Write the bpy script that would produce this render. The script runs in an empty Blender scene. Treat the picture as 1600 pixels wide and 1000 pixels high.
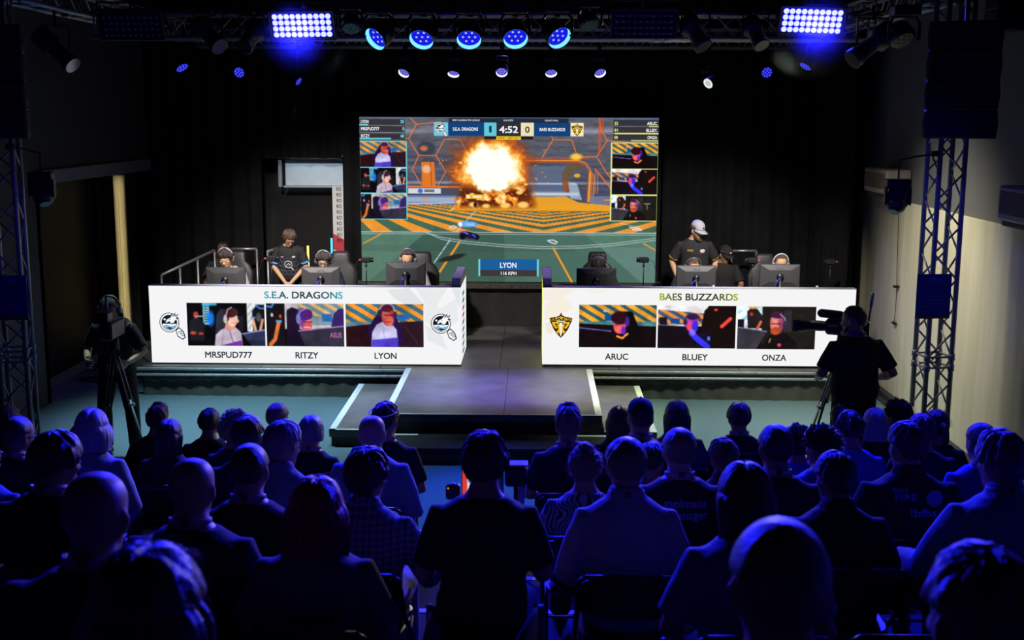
import bpy, math, random
import numpy as np
from mathutils import Vector, Matrix, Euler, noise

random.seed(7)
SC = bpy.context.scene
COL = SC.collection
R = math.radians

# ------------------------------------------------------------------ camera
CAM_H = 3.456
FPX = 1850.0                      # focal length in pixels of the 1600 x 1000 frame
PITCH, YAW, ROLL = 9.8, 1.07, 0.2
cam_d = bpy.data.cameras.new('camera')
cam = bpy.data.objects.new('camera', cam_d)
COL.objects.link(cam)
cam.location = (0, 0, CAM_H)
cam.matrix_world = (Matrix.Translation((0, 0, CAM_H)) @ Matrix.Rotation(R(YAW), 4, 'Z')
                    @ Matrix.Rotation(R(90 - PITCH), 4, 'X') @ Matrix.Rotation(R(ROLL), 4, 'Z'))
cam_d.sensor_width = 36.0
cam_d.lens = FPX / 1600.0 * 36.0
cam_d.clip_start, cam_d.clip_end = 0.05, 200
cam_d.dof.use_dof = True
cam_d.dof.focus_distance = 14.0
cam_d.dof.aperture_fstop = 4.5
SC.camera = cam
CM = cam.matrix_world.copy()
CMI = CM.inverted()


def ray(px, py):
    d = Vector(((px - 800) / FPX, -(py - 500) / FPX, -1.0))
    return (CM.to_3x3() @ d).normalized()


def at_y(px, py, y):
    """world point on the vertical plane Y = y that the photograph shows at this pixel"""
    d = ray(px, py)
    return Vector((0, 0, CAM_H)) + d * (y / d.y)


def at_z(px, py, z):
    d = ray(px, py)
    return Vector((0, 0, CAM_H)) + d * ((z - CAM_H) / d.z)


def at_x(px, py, x):
    d = ray(px, py)
    return Vector((0, 0, CAM_H)) + d * (x / d.x)


def pix(p):
    q = CMI @ Vector(p)
    return 800 + FPX * q.x / -q.z, 500 - FPX * q.y / -q.z


# ------------------------------------------------------------------ world, exposure
w = bpy.data.worlds.new('world')
SC.world = w
w.use_nodes = True
w.node_tree.nodes['Background'].inputs[0].default_value = (0.10, 0.14, 0.30, 1)
w.node_tree.nodes['Background'].inputs[1].default_value = 0.03
SC.view_settings.view_transform = 'Standard'
SC.view_settings.look = 'None'
SC.view_settings.exposure = 0.0
SC.view_settings.gamma = 1.0
SC.view_settings.use_curve_mapping = False
try:
    SC.cycles.use_denoising = True
    SC.cycles.max_bounces = 6
    SC.cycles.sample_clamp_indirect = 4.0
    SC.cycles.caustics_reflective = False
    SC.cycles.caustics_refractive = False
except Exception:
    pass


# ------------------------------------------------------------------ lamps of the hall
def spot(name, loc, target, power, color, size=40, blend=0.6, radius=0.12):
    l = bpy.data.lights.new(name, 'SPOT')
    l.energy = power
    l.color = color
    l.spot_size = R(size)
    l.spot_blend = blend
    l.shadow_soft_size = radius
    o = bpy.data.objects.new(name, l)
    COL.objects.link(o)
    o.location = loc
    d = Vector(target) - Vector(loc)
    o.rotation_euler = d.to_track_quat('-Z', 'Y').to_euler()
    return o


BLUE = (0.012, 0.012, 1.0)
VIOLET = (0.30, 0.22, 1.0)
FRONT_TRUSS_Y, FRONT_TRUSS_Z = 12.6, 4.36
BL_L = at_y(472, 40, 12.25)
BL_R = at_y(1269, 33, 12.25)
# the two lit blinder panels throw blue light over the audience
spot('blinder_light', BL_L + Vector((0, -.12, -.02)), (-2.0, 3.4, 1.5), 5600, BLUE, 68, 0.75, 0.16)
spot('blinder_light', BL_R + Vector((0, -.12, -.02)), (2.0, 3.4, 1.5), 5600, BLUE, 68, 0.75, 0.16)
BIG_HEADS = [(591, 57), (660, 57), (733, 57), (805, 56), (871, 55)]
SMALL_HEADS = [(632, 112), (709, 113), (784, 111), (861, 112), (937, 112)]


# ------------------------------------------------------------------ mesh helpers
def lin(c):
    """8-bit sRGB triple -> linear"""
    return tuple(((v / 255.0) / 12.92) if v / 255.0 <= 0.04045 else (((v / 255.0) + 0.055) / 1.055) ** 2.4 for v in c)


class MB:
    def __init__(self):
        self.v, self.f = [], []

    def add(self, vs, fs):
        n = len(self.v)
        self.v += [tuple(p) for p in vs]
        self.f += [tuple(i + n for i in f) for f in fs]
        return self

    def box(self, lo, hi, rot=None, loc=None):
        x0, y0, z0 = lo
        x1, y1, z1 = hi
        vs = [Vector(p) for p in ((x0, y0, z0), (x1, y0, z0), (x1, y1, z0), (x0, y1, z0),
                                  (x0, y0, z1), (x1, y0, z1), (x1, y1, z1), (x0, y1, z1))]
        if rot is not None:
            vs = [rot @ p for p in vs]
        if loc is not None:
            vs = [p + Vector(loc) for p in vs]
        return self.add(vs, [(0, 3, 2, 1), (4, 5, 6, 7), (0, 1, 5, 4), (1, 2, 6, 5), (2, 3, 7, 6), (3, 0, 4, 7)])

    def rbox(self, lo, hi, r=0.01, rot=None, loc=None):
        """box with chamfered edges"""
        c = [(lo[i] + hi[i]) / 2 for i in range(3)]
        h = [(hi[i] - lo[i]) / 2 for i in range(3)]
        r = min(r, min(h) * .95)
        vs, idx = [], {}
        for sx in (-1, 1):
            for sy in (-1, 1):
                for sz in (-1, 1):
                    s = (sx, sy, sz)
                    for ax in range(3):
                        p = [c[i] + s[i] * (h[i] if i == ax else h[i] - r) for i in range(3)]
                        idx[(s, ax)] = len(vs)
                        vs.append(Vector(p))
        fs = []
        for ax in range(3):
            a, b = [i for i in range(3) if i != ax]
            for sg in (-1, 1):
                q = []
                for sa, sb in ((-1, -1), (1, -1), (1, 1), (-1, 1)):
                    s = [0, 0, 0]
                    s[ax], s[a], s[b] = sg, sa, sb
                    q.append(idx[(tuple(s), ax)])
                fs.append(tuple(q))
        for ax in range(3):                       # edges along ax
            a, b = [i for i in range(3) if i != ax]
            for sa in (-1, 1):
                for sb in (-1, 1):
                    s0, s1 = [0, 0, 0], [0, 0, 0]
                    s0[ax], s1[ax] = -1, 1
                    s0[a] = s1[a] = sa
                    s0[b] = s1[b] = sb
                    s0, s1 = tuple(s0), tuple(s1)
                    fs.append((idx[(s0, a)], idx[(s1, a)], idx[(s1, b)], idx[(s0, b)]))
        for sx in (-1, 1):
            for sy in (-1, 1):
                for sz in (-1, 1):
                    s = (sx, sy, sz)
                    fs.append((idx[(s, 0)], idx[(s, 1)], idx[(s, 2)]))
        if rot is not None:
            vs = [rot @ p for p in vs]
        if loc is not None:
            vs = [p + Vector(loc) for p in vs]
        return self.add(vs, fs)

    def loft(self, rings, cap=True):
        n = len(rings[0])
        vs = [p for r in rings for p in r]
        fs = []
        for k in range(len(rings) - 1):
            for i in range(n):
                j = (i + 1) % n
                fs.append((k * n + i, k * n + j, (k + 1) * n + j, (k + 1) * n + i))
        if cap:
            fs.append(tuple(reversed(range(n))))
            fs.append(tuple((len(rings) - 1) * n + i for i in range(n)))
        return self.add(vs, fs)

    def tube(self, pts, rad, n=8, cap=True, flat=None):
        """round tube along a polyline; rad a number or one per point; flat squeezes the second axis"""
        pts = [Vector(p) for p in pts]
        if not hasattr(rad, '__len__'):
            rad = [rad] * len(pts)
        t0 = (pts[1] - pts[0]).normalized()
        ref = Vector((0, 0, 1)) if abs(t0.z) < .9 else Vector((1, 0, 0))
        u = t0.cross(ref).normalized()
        rings = []
        for i, p in enumerate(pts):
            a = pts[max(i - 1, 0)]
            b = pts[min(i + 1, len(pts) - 1)]
            t = (b - a).normalized()
            u = (u - t * u.dot(t)).normalized()
            v = t.cross(u)
            k = flat if flat else 1
            rings.append([p + (u * math.cos(q) + v * (k * math.sin(q))) * rad[i]
                          for q in (2 * math.pi * j / n for j in range(n))])
        return self.loft(rings, cap)

    def limb(self, pts, rad, n=12):
        """tube with domed ends, resampled so that bends are round"""
        pts = [Vector(p) for p in pts]
        t0 = (pts[1] - pts[0]).normalized()
        t1 = (pts[-1] - pts[-2]).normalized()
        P = [pts[0] - t0 * rad[0] * .85, pts[0] - t0 * rad[0] * .5] + pts + [pts[-1] + t1 * rad[-1] * .5, pts[-1] + t1 * rad[-1] * .85]
        Q = [rad[0] * .35, rad[0] * .8] + list(rad) + [rad[-1] * .8, rad[-1] * .35]
        return self.tube(P, Q, n)

    def ball(self, c, r, rot=None, nu=16, nv=10):
        if not hasattr(r, '__len__'):
            r = (r, r, r)
        c = Vector(c)
        vs, fs = [], []
        for j in range(1, nv):
            th = math.pi * j / nv
            for i in range(nu):
                ph = 2 * math.pi * i / nu
                p = Vector((r[0] * math.sin(th) * math.cos(ph), r[1] * math.sin(th) * math.sin(ph), r[2] * math.cos(th)))
                vs.append(c + (rot @ p if rot is not None else p))
        top = Vector((0, 0, r[2]))
        vs.append(c + (rot @ top if rot is not None else top))
        vs.append(c - (rot @ top if rot is not None else top))
        T, B = len(vs) - 2, len(vs) - 1
        for j in range(nv - 2):
            for i in range(nu):
                k = (i + 1) % nu
                fs.append((j * nu + i, (j + 1) * nu + i, (j + 1) * nu + k, j * nu + k))
        for i in range(nu):
            k = (i + 1) % nu
            fs.append((T, i, k))
            fs.append((B, (nv - 2) * nu + k, (nv - 2) * nu + i))
        return self.add(vs, fs)

    def disc(self, c, axis, r, n=24):
        axis = Vector(axis).normalized()
        u = axis.orthogonal().normalized()
        v = axis.cross(u)
        c = Vector(c)
        return self.add([c + (u * math.cos(q) + v * math.sin(q)) * r for q in (2 * math.pi * j / n for j in range(n))], [tuple(range(n))])

    def ringband(self, c, axis, r0, r1, n=28, depth=.01):
        """solid ring (annulus) of small depth along axis"""
        axis = Vector(axis).normalized()
        u = axis.orthogonal().normalized()
        v = axis.cross(u)
        c = Vector(c)
        rr = []
        for r, d in ((r0, 0), (r1, 0), (r1, depth), (r0, depth)):
            rr.append([c + axis * d + (u * math.cos(q) + v * math.sin(q)) * r for q in (2 * math.pi * j / n for j in range(n))])
        rr.append(rr[0])
        return self.loft(rr, cap=False)

    def xform(self, m):
        self.v = [tuple(m @ Vector(p)) for p in self.v]
        return self

    def mesh(self, name, smooth=False):
        me = bpy.data.meshes.new(name)
        me.from_pydata(self.v, [], self.f)
        me.update()
        if smooth:
            me.polygons.foreach_set('use_smooth', [True] * len(me.polygons))
        return me

    def build(self, name, mat, parent=None, smooth=False, loc=None, rot=None):
        return put(name, self.mesh(name, smooth), mat, parent, loc, rot)


def put(name, me, mat, parent=None, loc=None, rot=None):
    o = bpy.data.objects.new(name, me)
    COL.objects.link(o)
    if mat is not None:
        if len(me.materials) == 0:
            me.materials.append(mat)
        elif me.materials[0] is not mat:
            o.material_slots[0].link = 'OBJECT'
            o.material_slots[0].material = mat
    if parent is not None:
        o.parent = parent
    if loc is not None:
        o.location = loc
    if rot is not None:
        o.rotation_euler = rot
    return o


def tag(o, label, cat, group=None):
    o['label'] = label
    o['category'] = cat
    if group:
        o['group'] = group
    return o


def thing(name, label, cat, loc=(0, 0, 0), rotz=0.0, group=None, rot=None):
    o = bpy.data.objects.new(name, None)
    COL.objects.link(o)
    o.empty_display_size = .1
    o.location = loc
    o.rotation_euler = rot if rot is not None else (0, 0, rotz)
    return tag(o, label, cat, group)


def struct(name, mb, mat, smooth=False):
    o = mb.build(name, mat, smooth=smooth)
    o['kind'] = 'structure'
    return o


def copy_tree(o, parent=None):
    c = o.copy()
    COL.objects.link(c)
    c.parent = parent
    for ch in list(o.children):
        copy_tree(ch, c)
    return c


# ------------------------------------------------------------------ materials
MATS = {}


def mat(name, col, rough=.6, metal=0.0, spec=.5, var=0.0, vscale=8.0, bump=0.0, bscale=60.0, stretch=None, sheen=0.0):
    if name in MATS:
        return MATS[name]
    m = bpy.data.materials.new(name)
    m.use_nodes = True
    nt = m.node_tree
    b = nt.nodes['Principled BSDF']
    b.inputs['Base Color'].default_value = (*col, 1)
    b.inputs['Roughness'].default_value = rough
    b.inputs['Metallic'].default_value = metal
    b.inputs['Specular IOR Level'].default_value = spec
    if sheen:
        b.inputs['Sheen Weight'].default_value = sheen
    if var or bump:
        tc = nt.nodes.new('ShaderNodeTexCoord')
        mp = nt.nodes.new('ShaderNodeMapping')
        nt.links.new(tc.outputs['Object'], mp.inputs[0])
        if stretch:
            mp.inputs['Scale'].default_value = stretch
    if var:
        n = nt.nodes.new('ShaderNodeTexNoise')
        n.inputs['Scale'].default_value = vscale
        n.inputs['Detail'].default_value = 6
        nt.links.new(mp.outputs[0], n.inputs['Vector'])
        r = nt.nodes.new('ShaderNodeValToRGB')
        r.color_ramp.elements[0].position = .3
        r.color_ramp.elements[1].position = .7
        r.color_ramp.elements[0].color = (*[c * (1 - var) for c in col], 1)
        r.color_ramp.elements[1].color = (*[min(1, c * (1 + var)) for c in col], 1)
        nt.links.new(n.outputs['Fac'], r.inputs[0])
        nt.links.new(r.outputs[0], b.inputs['Base Color'])
    if bump:
        n2 = nt.nodes.new('ShaderNodeTexNoise')
        n2.inputs['Scale'].default_value = bscale
        n2.inputs['Detail'].default_value = 4
        nt.links.new(mp.outputs[0], n2.inputs['Vector'])
        bp = nt.nodes.new('ShaderNodeBump')
        bp.inputs['Strength'].default_value = bump
        bp.inputs['Distance'].default_value = .02
        nt.links.new(n2.outputs['Fac'], bp.inputs['Height'])
        nt.links.new(bp.outputs[0], b.inputs['Normal'])
    MATS[name] = m
    return m


def glow(name, col, strength=1.0):
    if name in MATS:
        return MATS[name]
    m = bpy.data.materials.new(name)
    m.use_nodes = True
    nt = m.node_tree
    nt.nodes.remove(nt.nodes['Principled BSDF'])
    e = nt.nodes.new('ShaderNodeEmission')
    e.inputs[0].default_value = (*col, 1)
    e.inputs[1].default_value = strength
    nt.links.new(e.outputs[0], nt.nodes['Material Output'].inputs[0])
    MATS[name] = m
    return m


def display_mat(name, strength=1.0):
    """a video wall: every pixel gives off the colour stored in the mesh"""
    m = bpy.data.materials.new(name)
    m.use_nodes = True
    nt = m.node_tree
    nt.nodes.remove(nt.nodes['Principled BSDF'])
    a = nt.nodes.new('ShaderNodeVertexColor')
    a.layer_name = 'picture'
    e = nt.nodes.new('ShaderNodeEmission')
    e.inputs[1].default_value = strength
    nt.links.new(a.outputs[0], e.inputs[0])
    nt.links.new(e.outputs[0], nt.nodes['Material Output'].inputs[0])
    return m


def fabric(name, col, pattern=None, col2=None, scale=30.0, rough=.85):
    if name in MATS:
        return MATS[name]
    m = mat(name, col, rough, spec=.25, var=.15, vscale=5, bump=.25, bscale=14)
    if pattern:
        nt = m.node_tree
        b = nt.nodes['Principled BSDF']
        tc = nt.nodes.new('ShaderNodeTexCoord')
        mix = nt.nodes.new('ShaderNodeMixRGB')
        mix.inputs[1].default_value = (*col, 1)
        mix.inputs[2].default_value = (*col2, 1)
        if pattern == 'check':
            sx = nt.nodes.new('ShaderNodeSeparateXYZ')
            nt.links.new(tc.outputs['Object'], sx.inputs[0])
            outs = []
            for ax in ('X', 'Z'):
                mu = nt.nodes.new('ShaderNodeMath')
                mu.operation = 'MULTIPLY'
                mu.inputs[1].default_value = scale
                nt.links.new(sx.outputs[ax], mu.inputs[0])
                fr = nt.nodes.new('ShaderNodeMath')
                fr.operation = 'FRACT'
                nt.links.new(mu.outputs[0], fr.inputs[0])
                gt = nt.nodes.new('ShaderNodeMath')
                gt.operation = 'GREATER_THAN'
                gt.inputs[1].default_value = .6
                nt.links.new(fr.outputs[0], gt.inputs[0])
                outs.append(gt)
            ad = nt.nodes.new('ShaderNodeMath')
            ad.operation = 'ADD'
            nt.links.new(outs[0].outputs[0], ad.inputs[0])
            nt.links.new(outs[1].outputs[0], ad.inputs[1])
            ml = nt.nodes.new('ShaderNodeMath')
            ml.operation = 'MULTIPLY'
            ml.inputs[1].default_value = .5
            nt.links.new(ad.outputs[0], ml.inputs[0])
            nt.links.new(ml.outputs[0], mix.inputs[0])
        else:                                   # leaf: swirling feathered leaves
            wv = nt.nodes.new('ShaderNodeTexWave')
            wv.inputs['Scale'].default_value = scale
            wv.inputs['Distortion'].default_value = 26
            wv.inputs['Detail'].default_value = .5
            wv.inputs['Detail Scale'].default_value = .55
            nt.links.new(tc.outputs['Object'], wv.inputs['Vector'])
            rp = nt.nodes.new('ShaderNodeValToRGB')
            rp.color_ramp.elements[0].position = .42
            rp.color_ramp.elements[1].position = .58
            nt.links.new(wv.outputs['Fac'], rp.inputs[0])
            nt.links.new(rp.outputs[0], mix.inputs[0])
        nt.links.new(mix.outputs[0], b.inputs['Base Color'])
    return m


M = {}
M['black_metal'] = mat('black_metal', (.012, .012, .013), .42, .3, var=.2)
M['black_plastic'] = mat('black_plastic', (.014, .014, .016), .38, bump=.05, bscale=200)
M['grey_plastic'] = mat('grey_plastic', (.055, .055, .06), .42, bump=.04, bscale=200)
M['alu'] = mat('brushed_aluminium', (.34, .35, .37), .40, .45, var=.15, vscale=20)
M['steel'] = mat('dull_steel', (.30, .30, .31), .45, .7, var=.15, vscale=10)
M['stage_black'] = mat('stage_black', (.012, .012, .013), .7, var=.3)
M['drape'] = mat('black_drape', (.008, .008, .0095), .95, spec=.15, var=.25, vscale=3, bump=.3, bscale=5)
M['skirt'] = mat('stage_skirt', (.075, .075, .065), .95, spec=.15, var=.25, vscale=3, bump=.3, bscale=9)
M['white_tape'] = mat('white_tape', (.62, .62, .64), .6, var=.12, vscale=12)
M['paper'] = mat('paper', (.7, .7, .7), .7)
M['leather'] = mat('chair_leather', (.012, .012, .013), .5, bump=.1, bscale=90)
M['rubber'] = mat('black_rubber', (.01, .01, .01), .8)
M['glass_dark'] = mat('dark_lens', (.01, .01, .015), .08, spec=.8)


# ------------------------------------------------------------------ lettering
def text_geo(s, size=1.0, bold=0.0, align='CENTER', spacing=1.0):
    cu = bpy.data.curves.new('lettering', 'FONT')
    cu.body = s
    cu.size = size
    cu.offset = bold
    cu.align_x = align
    cu.space_character = spacing
    cu.resolution_u = 4
    o = bpy.data.objects.new('lettering', cu)
    COL.objects.link(o)
    dg = bpy.context.evaluated_depsgraph_get()
    dg.update()
    me = bpy.data.meshes.new_from_object(o.evaluated_get(dg))
    vs = [v.co.copy() for v in me.vertices]
    fs = [tuple(p.vertices) for p in me.polygons]
    bpy.data.objects.remove(o)
    bpy.data.curves.remove(cu)
    bpy.data.meshes.remove(me)
    return vs, fs


def text_mb(s, width=None, height=None, bold=0.0, align='CENTER', depth=0.0):
    """lettering fitted into width x height, laid out in XZ facing -Y"""
    g0, h0 = text_geo(s, 1.0, 0, align)
    vs, fs = [], []
    for dx, dy in ((-1, -1), (1, -1), (1, 1), (-1, 1), (0, 0)) if bold else ((0, 0),):
        fs += [tuple(i + len(vs) for i in f) for f in h0]
        vs += [v + Vector((dx * bold, dy * bold, 0)) for v in g0]
    x0, x1 = min(v.x for v in vs), max(v.x for v in vs)
    y0, y1 = min(v.y for v in vs), max(v.y for v in vs)
    sx = width / (x1 - x0) if width else None
    sy = height / (y1 - y0) if height else None
    sx = sx or sy
    sy = sy or sx
    cx = (x0 + x1) / 2
    mb = MB()
    mb.add([Vector(((v.x - cx) * sx, -depth, (v.y - y0) * sy)) for v in vs], fs)
    return mb


# ------------------------------------------------------------------ raster painter for the video walls
class Img:
    def __init__(self, x0, y0, x1, y1, res=1.0, col=(0, 0, 0)):
        self.x0, self.y0, self.x1, self.y1, self.res = x0, y0, x1, y1, res
        self.w, self.h = int(round((x1 - x0) * res)), int(round((y1 - y0) * res))
        self.a = np.zeros((self.h, self.w, 3)) + np.array(col, float)
        self.X, self.Y = np.meshgrid(x0 + (np.arange(self.w) + .5) / res, y0 + (np.arange(self.h) + .5) / res)

    def mix(self, m, col):
        m = np.clip(m, 0, 1)[..., None]
        self.a = self.a * (1 - m) + np.asarray(col, float) * m

    def inside(self, pts, X, Y):
        c = np.zeros(X.shape, bool)
        n = len(pts)
        for i in range(n):
            xa, ya = pts[i]
            xb, yb = pts[(i + 1) % n]
            if ya == yb:
                continue
            k = ((ya > Y) != (yb > Y)) & (X < (xb - xa) * (Y - ya) / (yb - ya) + xa)
            c ^= k
        return c

    def poly(self, pts, col, a=1.0):
        e = .25 / self.res
        m = sum(self.inside(pts, self.X + dx, self.Y + dy).astype(float) for dx in (-e, e) for dy in (-e, e)) / 4
        self.mix(m * a, col)

    def rect(self, x0, y0, x1, y1, col, a=1.0):
        ax = np.clip((np.minimum(self.X + .5 / self.res, x1) - np.maximum(self.X - .5 / self.res, x0)) * self.res, 0, 1)
        ay = np.clip((np.minimum(self.Y + .5 / self.res, y1) - np.maximum(self.Y - .5 / self.res, y0)) * self.res, 0, 1)
        self.mix(ax * ay * a, col)

    def ell(self, cx, cy, rx, ry, col, soft=.15, rot=0.0, a=1.0):
        c, s = math.cos(R(rot)), math.sin(R(rot))
        u = ((self.X - cx) * c + (self.Y - cy) * s) / rx
        v = (-(self.X - cx) * s + (self.Y - cy) * c) / ry
        d = np.sqrt(u * u + v * v)
        self.mix(np.clip((1 + soft / 2 - d) / max(soft, 1e-3), 0, 1) * a, col)

    def line(self, pts, w, col, a=1.0):
        m = np.zeros(self.X.shape)
        for (xa, ya), (xb, yb) in zip(pts, pts[1:]):
            dx, dy = xb - xa, yb - ya
            L = max(dx * dx + dy * dy, 1e-9)
            t = np.clip(((self.X - xa) * dx + (self.Y - ya) * dy) / L, 0, 1)
            d = np.hypot(self.X - xa - t * dx, self.Y - ya - t * dy)
            m = np.maximum(m, np.clip((w / 2 - d) * self.res + .5, 0, 1))
        self.mix(m * a, col)

    def noise(self, sx, sy, seed=0, oct=3):
        rng = np.random.RandomState(seed)
        out, amp, tot = np.zeros(self.X.shape), 1.0, 0.0
        for o in range(oct):
            gx = int((self.x1 - self.x0) / sx * 2 ** o) + 3
            gy = int((self.y1 - self.y0) / sy * 2 ** o) + 3
            g = rng.rand(gy, gx)
            fx = (self.X - self.x0) / sx * 2 ** o
            fy = (self.Y - self.y0) / sy * 2 ** o
            ix, iy = fx.astype(int), fy.astype(int)
            tx, ty = fx - ix, fy - iy
            tx, ty = tx * tx * (3 - 2 * tx), ty * ty * (3 - 2 * ty)
            v = (g[iy, ix] * (1 - tx) + g[iy, ix + 1] * tx) * (1 - ty) + (g[iy + 1, ix] * (1 - tx) + g[iy + 1, ix + 1] * tx) * ty
            out += v * amp
            tot += amp
            amp *= .55
        return out / tot

    def paste(self, img, x0, y0, x1, y1):
        u = np.clip(((self.X - x0) / (x1 - x0) * img.w).astype(int), 0, img.w - 1)
        v = np.clip(((self.Y - y0) / (y1 - y0) * img.h).astype(int), 0, img.h - 1)
        m = (self.X >= x0) & (self.X <= x1) & (self.Y >= y0) & (self.Y <= y1)
        self.a[m] = img.a[v, u][m]


def srgb2lin(a):
    a = np.clip(a, 0, 400) / 255.0
    return np.where(a <= .04045, a / 12.92, ((a + .055) / 1.055) ** 2.4)


class Wall:
    """picture of a video wall, given in photograph pixels, put on a quad given by its four corners (tl, tr, br, bl)"""
    def __init__(self, box, corners):
        self.box, self.c = box, [Vector(p) for p in corners]
        self.n = (self.c[3] - self.c[0]).cross(self.c[1] - self.c[0]).normalized()
        self.v, self.f, self.col = [], [], []

    def to3(self, x, y, lift=0.0):
        x0, y0, x1, y1 = self.box
        u, v = (x - x0) / (x1 - x0), (y - y0) / (y1 - y0)
        a = self.c[0].lerp(self.c[1], u)
        b = self.c[3].lerp(self.c[2], u)
        return a.lerp(b, v) + self.n * lift

    def raster(self, img, lift=0.0):
        """pixels become mesh points that carry the colour"""
        n0 = len(self.v)
        xs = np.concatenate([[img.x0], img.X[0][1:-1], [img.x1]])
        ys = np.concatenate([[img.y0], img.Y[:, 0][1:-1], [img.y1]])
        L = srgb2lin(img.a)
        for j in range(img.h):
            for i in range(img.w):
                self.v.append(self.to3(xs[i], ys[j], lift))
        self.col += [tuple(c) for c in L.reshape(-1, 3)]
        W = img.w
        for j in range(img.h - 1):
            for i in range(W - 1):
                k = n0 + j * W + i
                self.f.append((k, k + W, k + W + 1, k + 1))

    def poly(self, pts, col, lift=.002):
        n0 = len(self.v)
        c = lin(col) if not isinstance(col[0], (tuple, list)) else None
        for i, (x, y) in enumerate(pts):
            self.v.append(self.to3(x, y, lift))
            self.col.append(c if c else lin(col[i]))
        self.f.append(tuple(range(n0 + len(pts) - 1, n0 - 1, -1)))

    def rect(self, x0, y0, x1, y1, col, lift=.002):
        self.poly([(x0, y0), (x1, y0), (x1, y1), (x0, y1)], col, lift)

    def text(self, s, x0, y0, x1, y1, col, bold=.0, lift=.004, grad=None):
        """lettering filling the pixel box x0..x1, y0 (top) .. y1 (base line)"""
        g0, h0 = text_geo(s, 1.0)
        vs, fs = [], []
        for dx, dy in ((-1, -1), (1, -1), (1, 1), (-1, 1), (0, 0)) if bold else ((0, 0),):
            fs += [tuple(i + len(vs) for i in f) for f in h0]
            vs += [v + Vector((dx * bold, dy * bold, 0)) for v in g0]
        a0, a1 = min(v.x for v in vs), max(v.x for v in vs)
        b0, b1 = min(v.y for v in vs), max(v.y for v in vs)
        n0 = len(self.v)
        for v in vs:
            u = (v.x - a0) / (a1 - a0)
            x = x0 + u * (x1 - x0)
            y = y1 - (v.y - b0) / (b1 - b0) * (y1 - y0)
            self.v.append(self.to3(x, y, lift))
            if grad:
                e = abs(u - .5) * 2
                e = e * e
                cc = [grad[0][k] * (1 - e) + grad[1][k] * e for k in range(3)]
                self.col.append(lin(cc))
            else:
                self.col.append(lin(col))
        self.f += [tuple(i + n0 for i in f) for f in fs]

    def build(self, name, m, parent=None):
        me = bpy.data.meshes.new(name)
        me.from_pydata([tuple(p) for p in self.v], [], self.f)
        at = me.color_attributes.new('picture', 'FLOAT_COLOR', 'POINT')
        buf = np.ones((len(self.v), 4), np.float32)
        buf[:, :3] = np.array(self.col, np.float32)
        at.data.foreach_set('color', buf.ravel())
        me.update()
        return put(name, me, m, parent)


# ================================================================== THE ROOM
HS = 0.377                        # stage height
YF, YB = 14.30, 17.55             # stage front and back
XL, XR = -5.85, 4.42               # side walls
ZC = 6.2


def carpet_mat():
    m = mat('teal_carpet', (.105, .155, .185), .95, spec=.2, var=.12, vscale=60, bump=.35, bscale=160)
    return m


def tier_h(y):
    """floor level of the stepped seating under depth y"""
    k = math.floor(8.54 - y) + 1 if y <= 8.54 else 0
    return 0.2 * max(0, k)


fl = MB()
fl.box((XL - .3, -1.5, -.2), (XR + .3, 19.2, 0))
struct('floor', fl, carpet_mat())
# stepped seating
tier_mat = mat('tier_carpet', (.045, .045, .055), .9, spec=.2, var=.15, vscale=40, bump=.3, bscale=120)
nose_mat = mat('step_nosing', (.55, .55, .58), .5, var=.1)
for k in range(9):
    e = 8.54 - k
    t = MB()
    t.box((XL, e - 1.0 if k < 8 else -1.4, .2 * k), (XR, e, .2 * (k + 1)))
    o = struct('floor_tier', t, tier_mat)
    s = MB()
    s.rbox((-1.3, e - .05, .2 * (k + 1) - .03), (.55, e + .008, .2 * (k + 1) + .004), .003)
    n = s.build('step_nosing', nose_mat, o)
# flat boarded strip at the foot of the tiers
st = MB()
for i in range(9):
    st.rbox((-1.25 + i * .2, 8.545, .0), (-1.06 + i * .2, 9.55, .006), .002)
struct('floor_strip', st, mat('pale_floor_board', (.42, .42, .45), .5, var=.12))

wl = MB()
wl.box((XL - .2, -1.5, 0), (XL, 13.9, ZC))
wl.box((XL - .2, 13.9, 2.80), (XL, 19.2, ZC))
wl.box((XL - .2, 17.9, 0), (XL, 19.2, 2.80))
wl.box((XL - .75, 13.9, 0), (XL - .6, 17.9, 2.80))
wl.box((XL - .75, 13.8, 0), (XL, 13.9, 2.80))
wl.box((XL - .75, 17.9, 0), (XL, 18.0, 2.80))
struct('wall_left', wl, mat('dark_wall_paint', (.030, .032, .038), .8, var=.1))
lt = MB()
lt.rbox((XL - .02, 13.85, 2.63), (XL + .06, 17.95, 2.80), .01)
struct('trim_1', lt, mat('lintel_paint', (.16, .17, .20), .6, var=.1))

wr = MB()
wr.box((XR, -1.5, 0), (XR + .2, 19.2, ZC))
wr_m = mat('grey_green_wall', (.115, .12, .125), .8, var=.06, vscale=1.5, bump=.06, bscale=30)
struct('wall_right', wr, wr_m)
wp = MB()
for a, b in ((-1.5, 9.2), (9.205, 12.55), (12.555, 14.1), (14.105, 17.4)):
    wp.rbox((XR - .035, a, .10), (XR + .01, b, 2.46), .006)
struct('trim_2', wp, mat('cream_wall_panel', (.62, .60, .45), .55, var=.10, vscale=2.2, stretch=(1, 3, .35), bump=.04, bscale=40))
bb = MB()
bb.rbox((XR - .10, -1.5, 0), (XR, 17.4, .10), .008)
bb.rbox((XR - .16, -1.5, 0), (XR - .10, 17.4, .035), .008)
struct('baseboard_right', bb, mat('dark_baseboard', (.03, .03, .03), .6))
bw = MB()
bw.box((XL - .2, 19.0, 0), (XR + .2, 19.2, ZC))
struct('wall_back', bw, mat('black_wall', (.012, .012, .013), .9))
rw = MB()
rw.box((XL - .2, -1.7, 0), (XR + .2, -1.5, ZC))
struct('wall_rear', rw, mat('black_wall', (.012, .012, .013), .9))
ce = MB()
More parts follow.
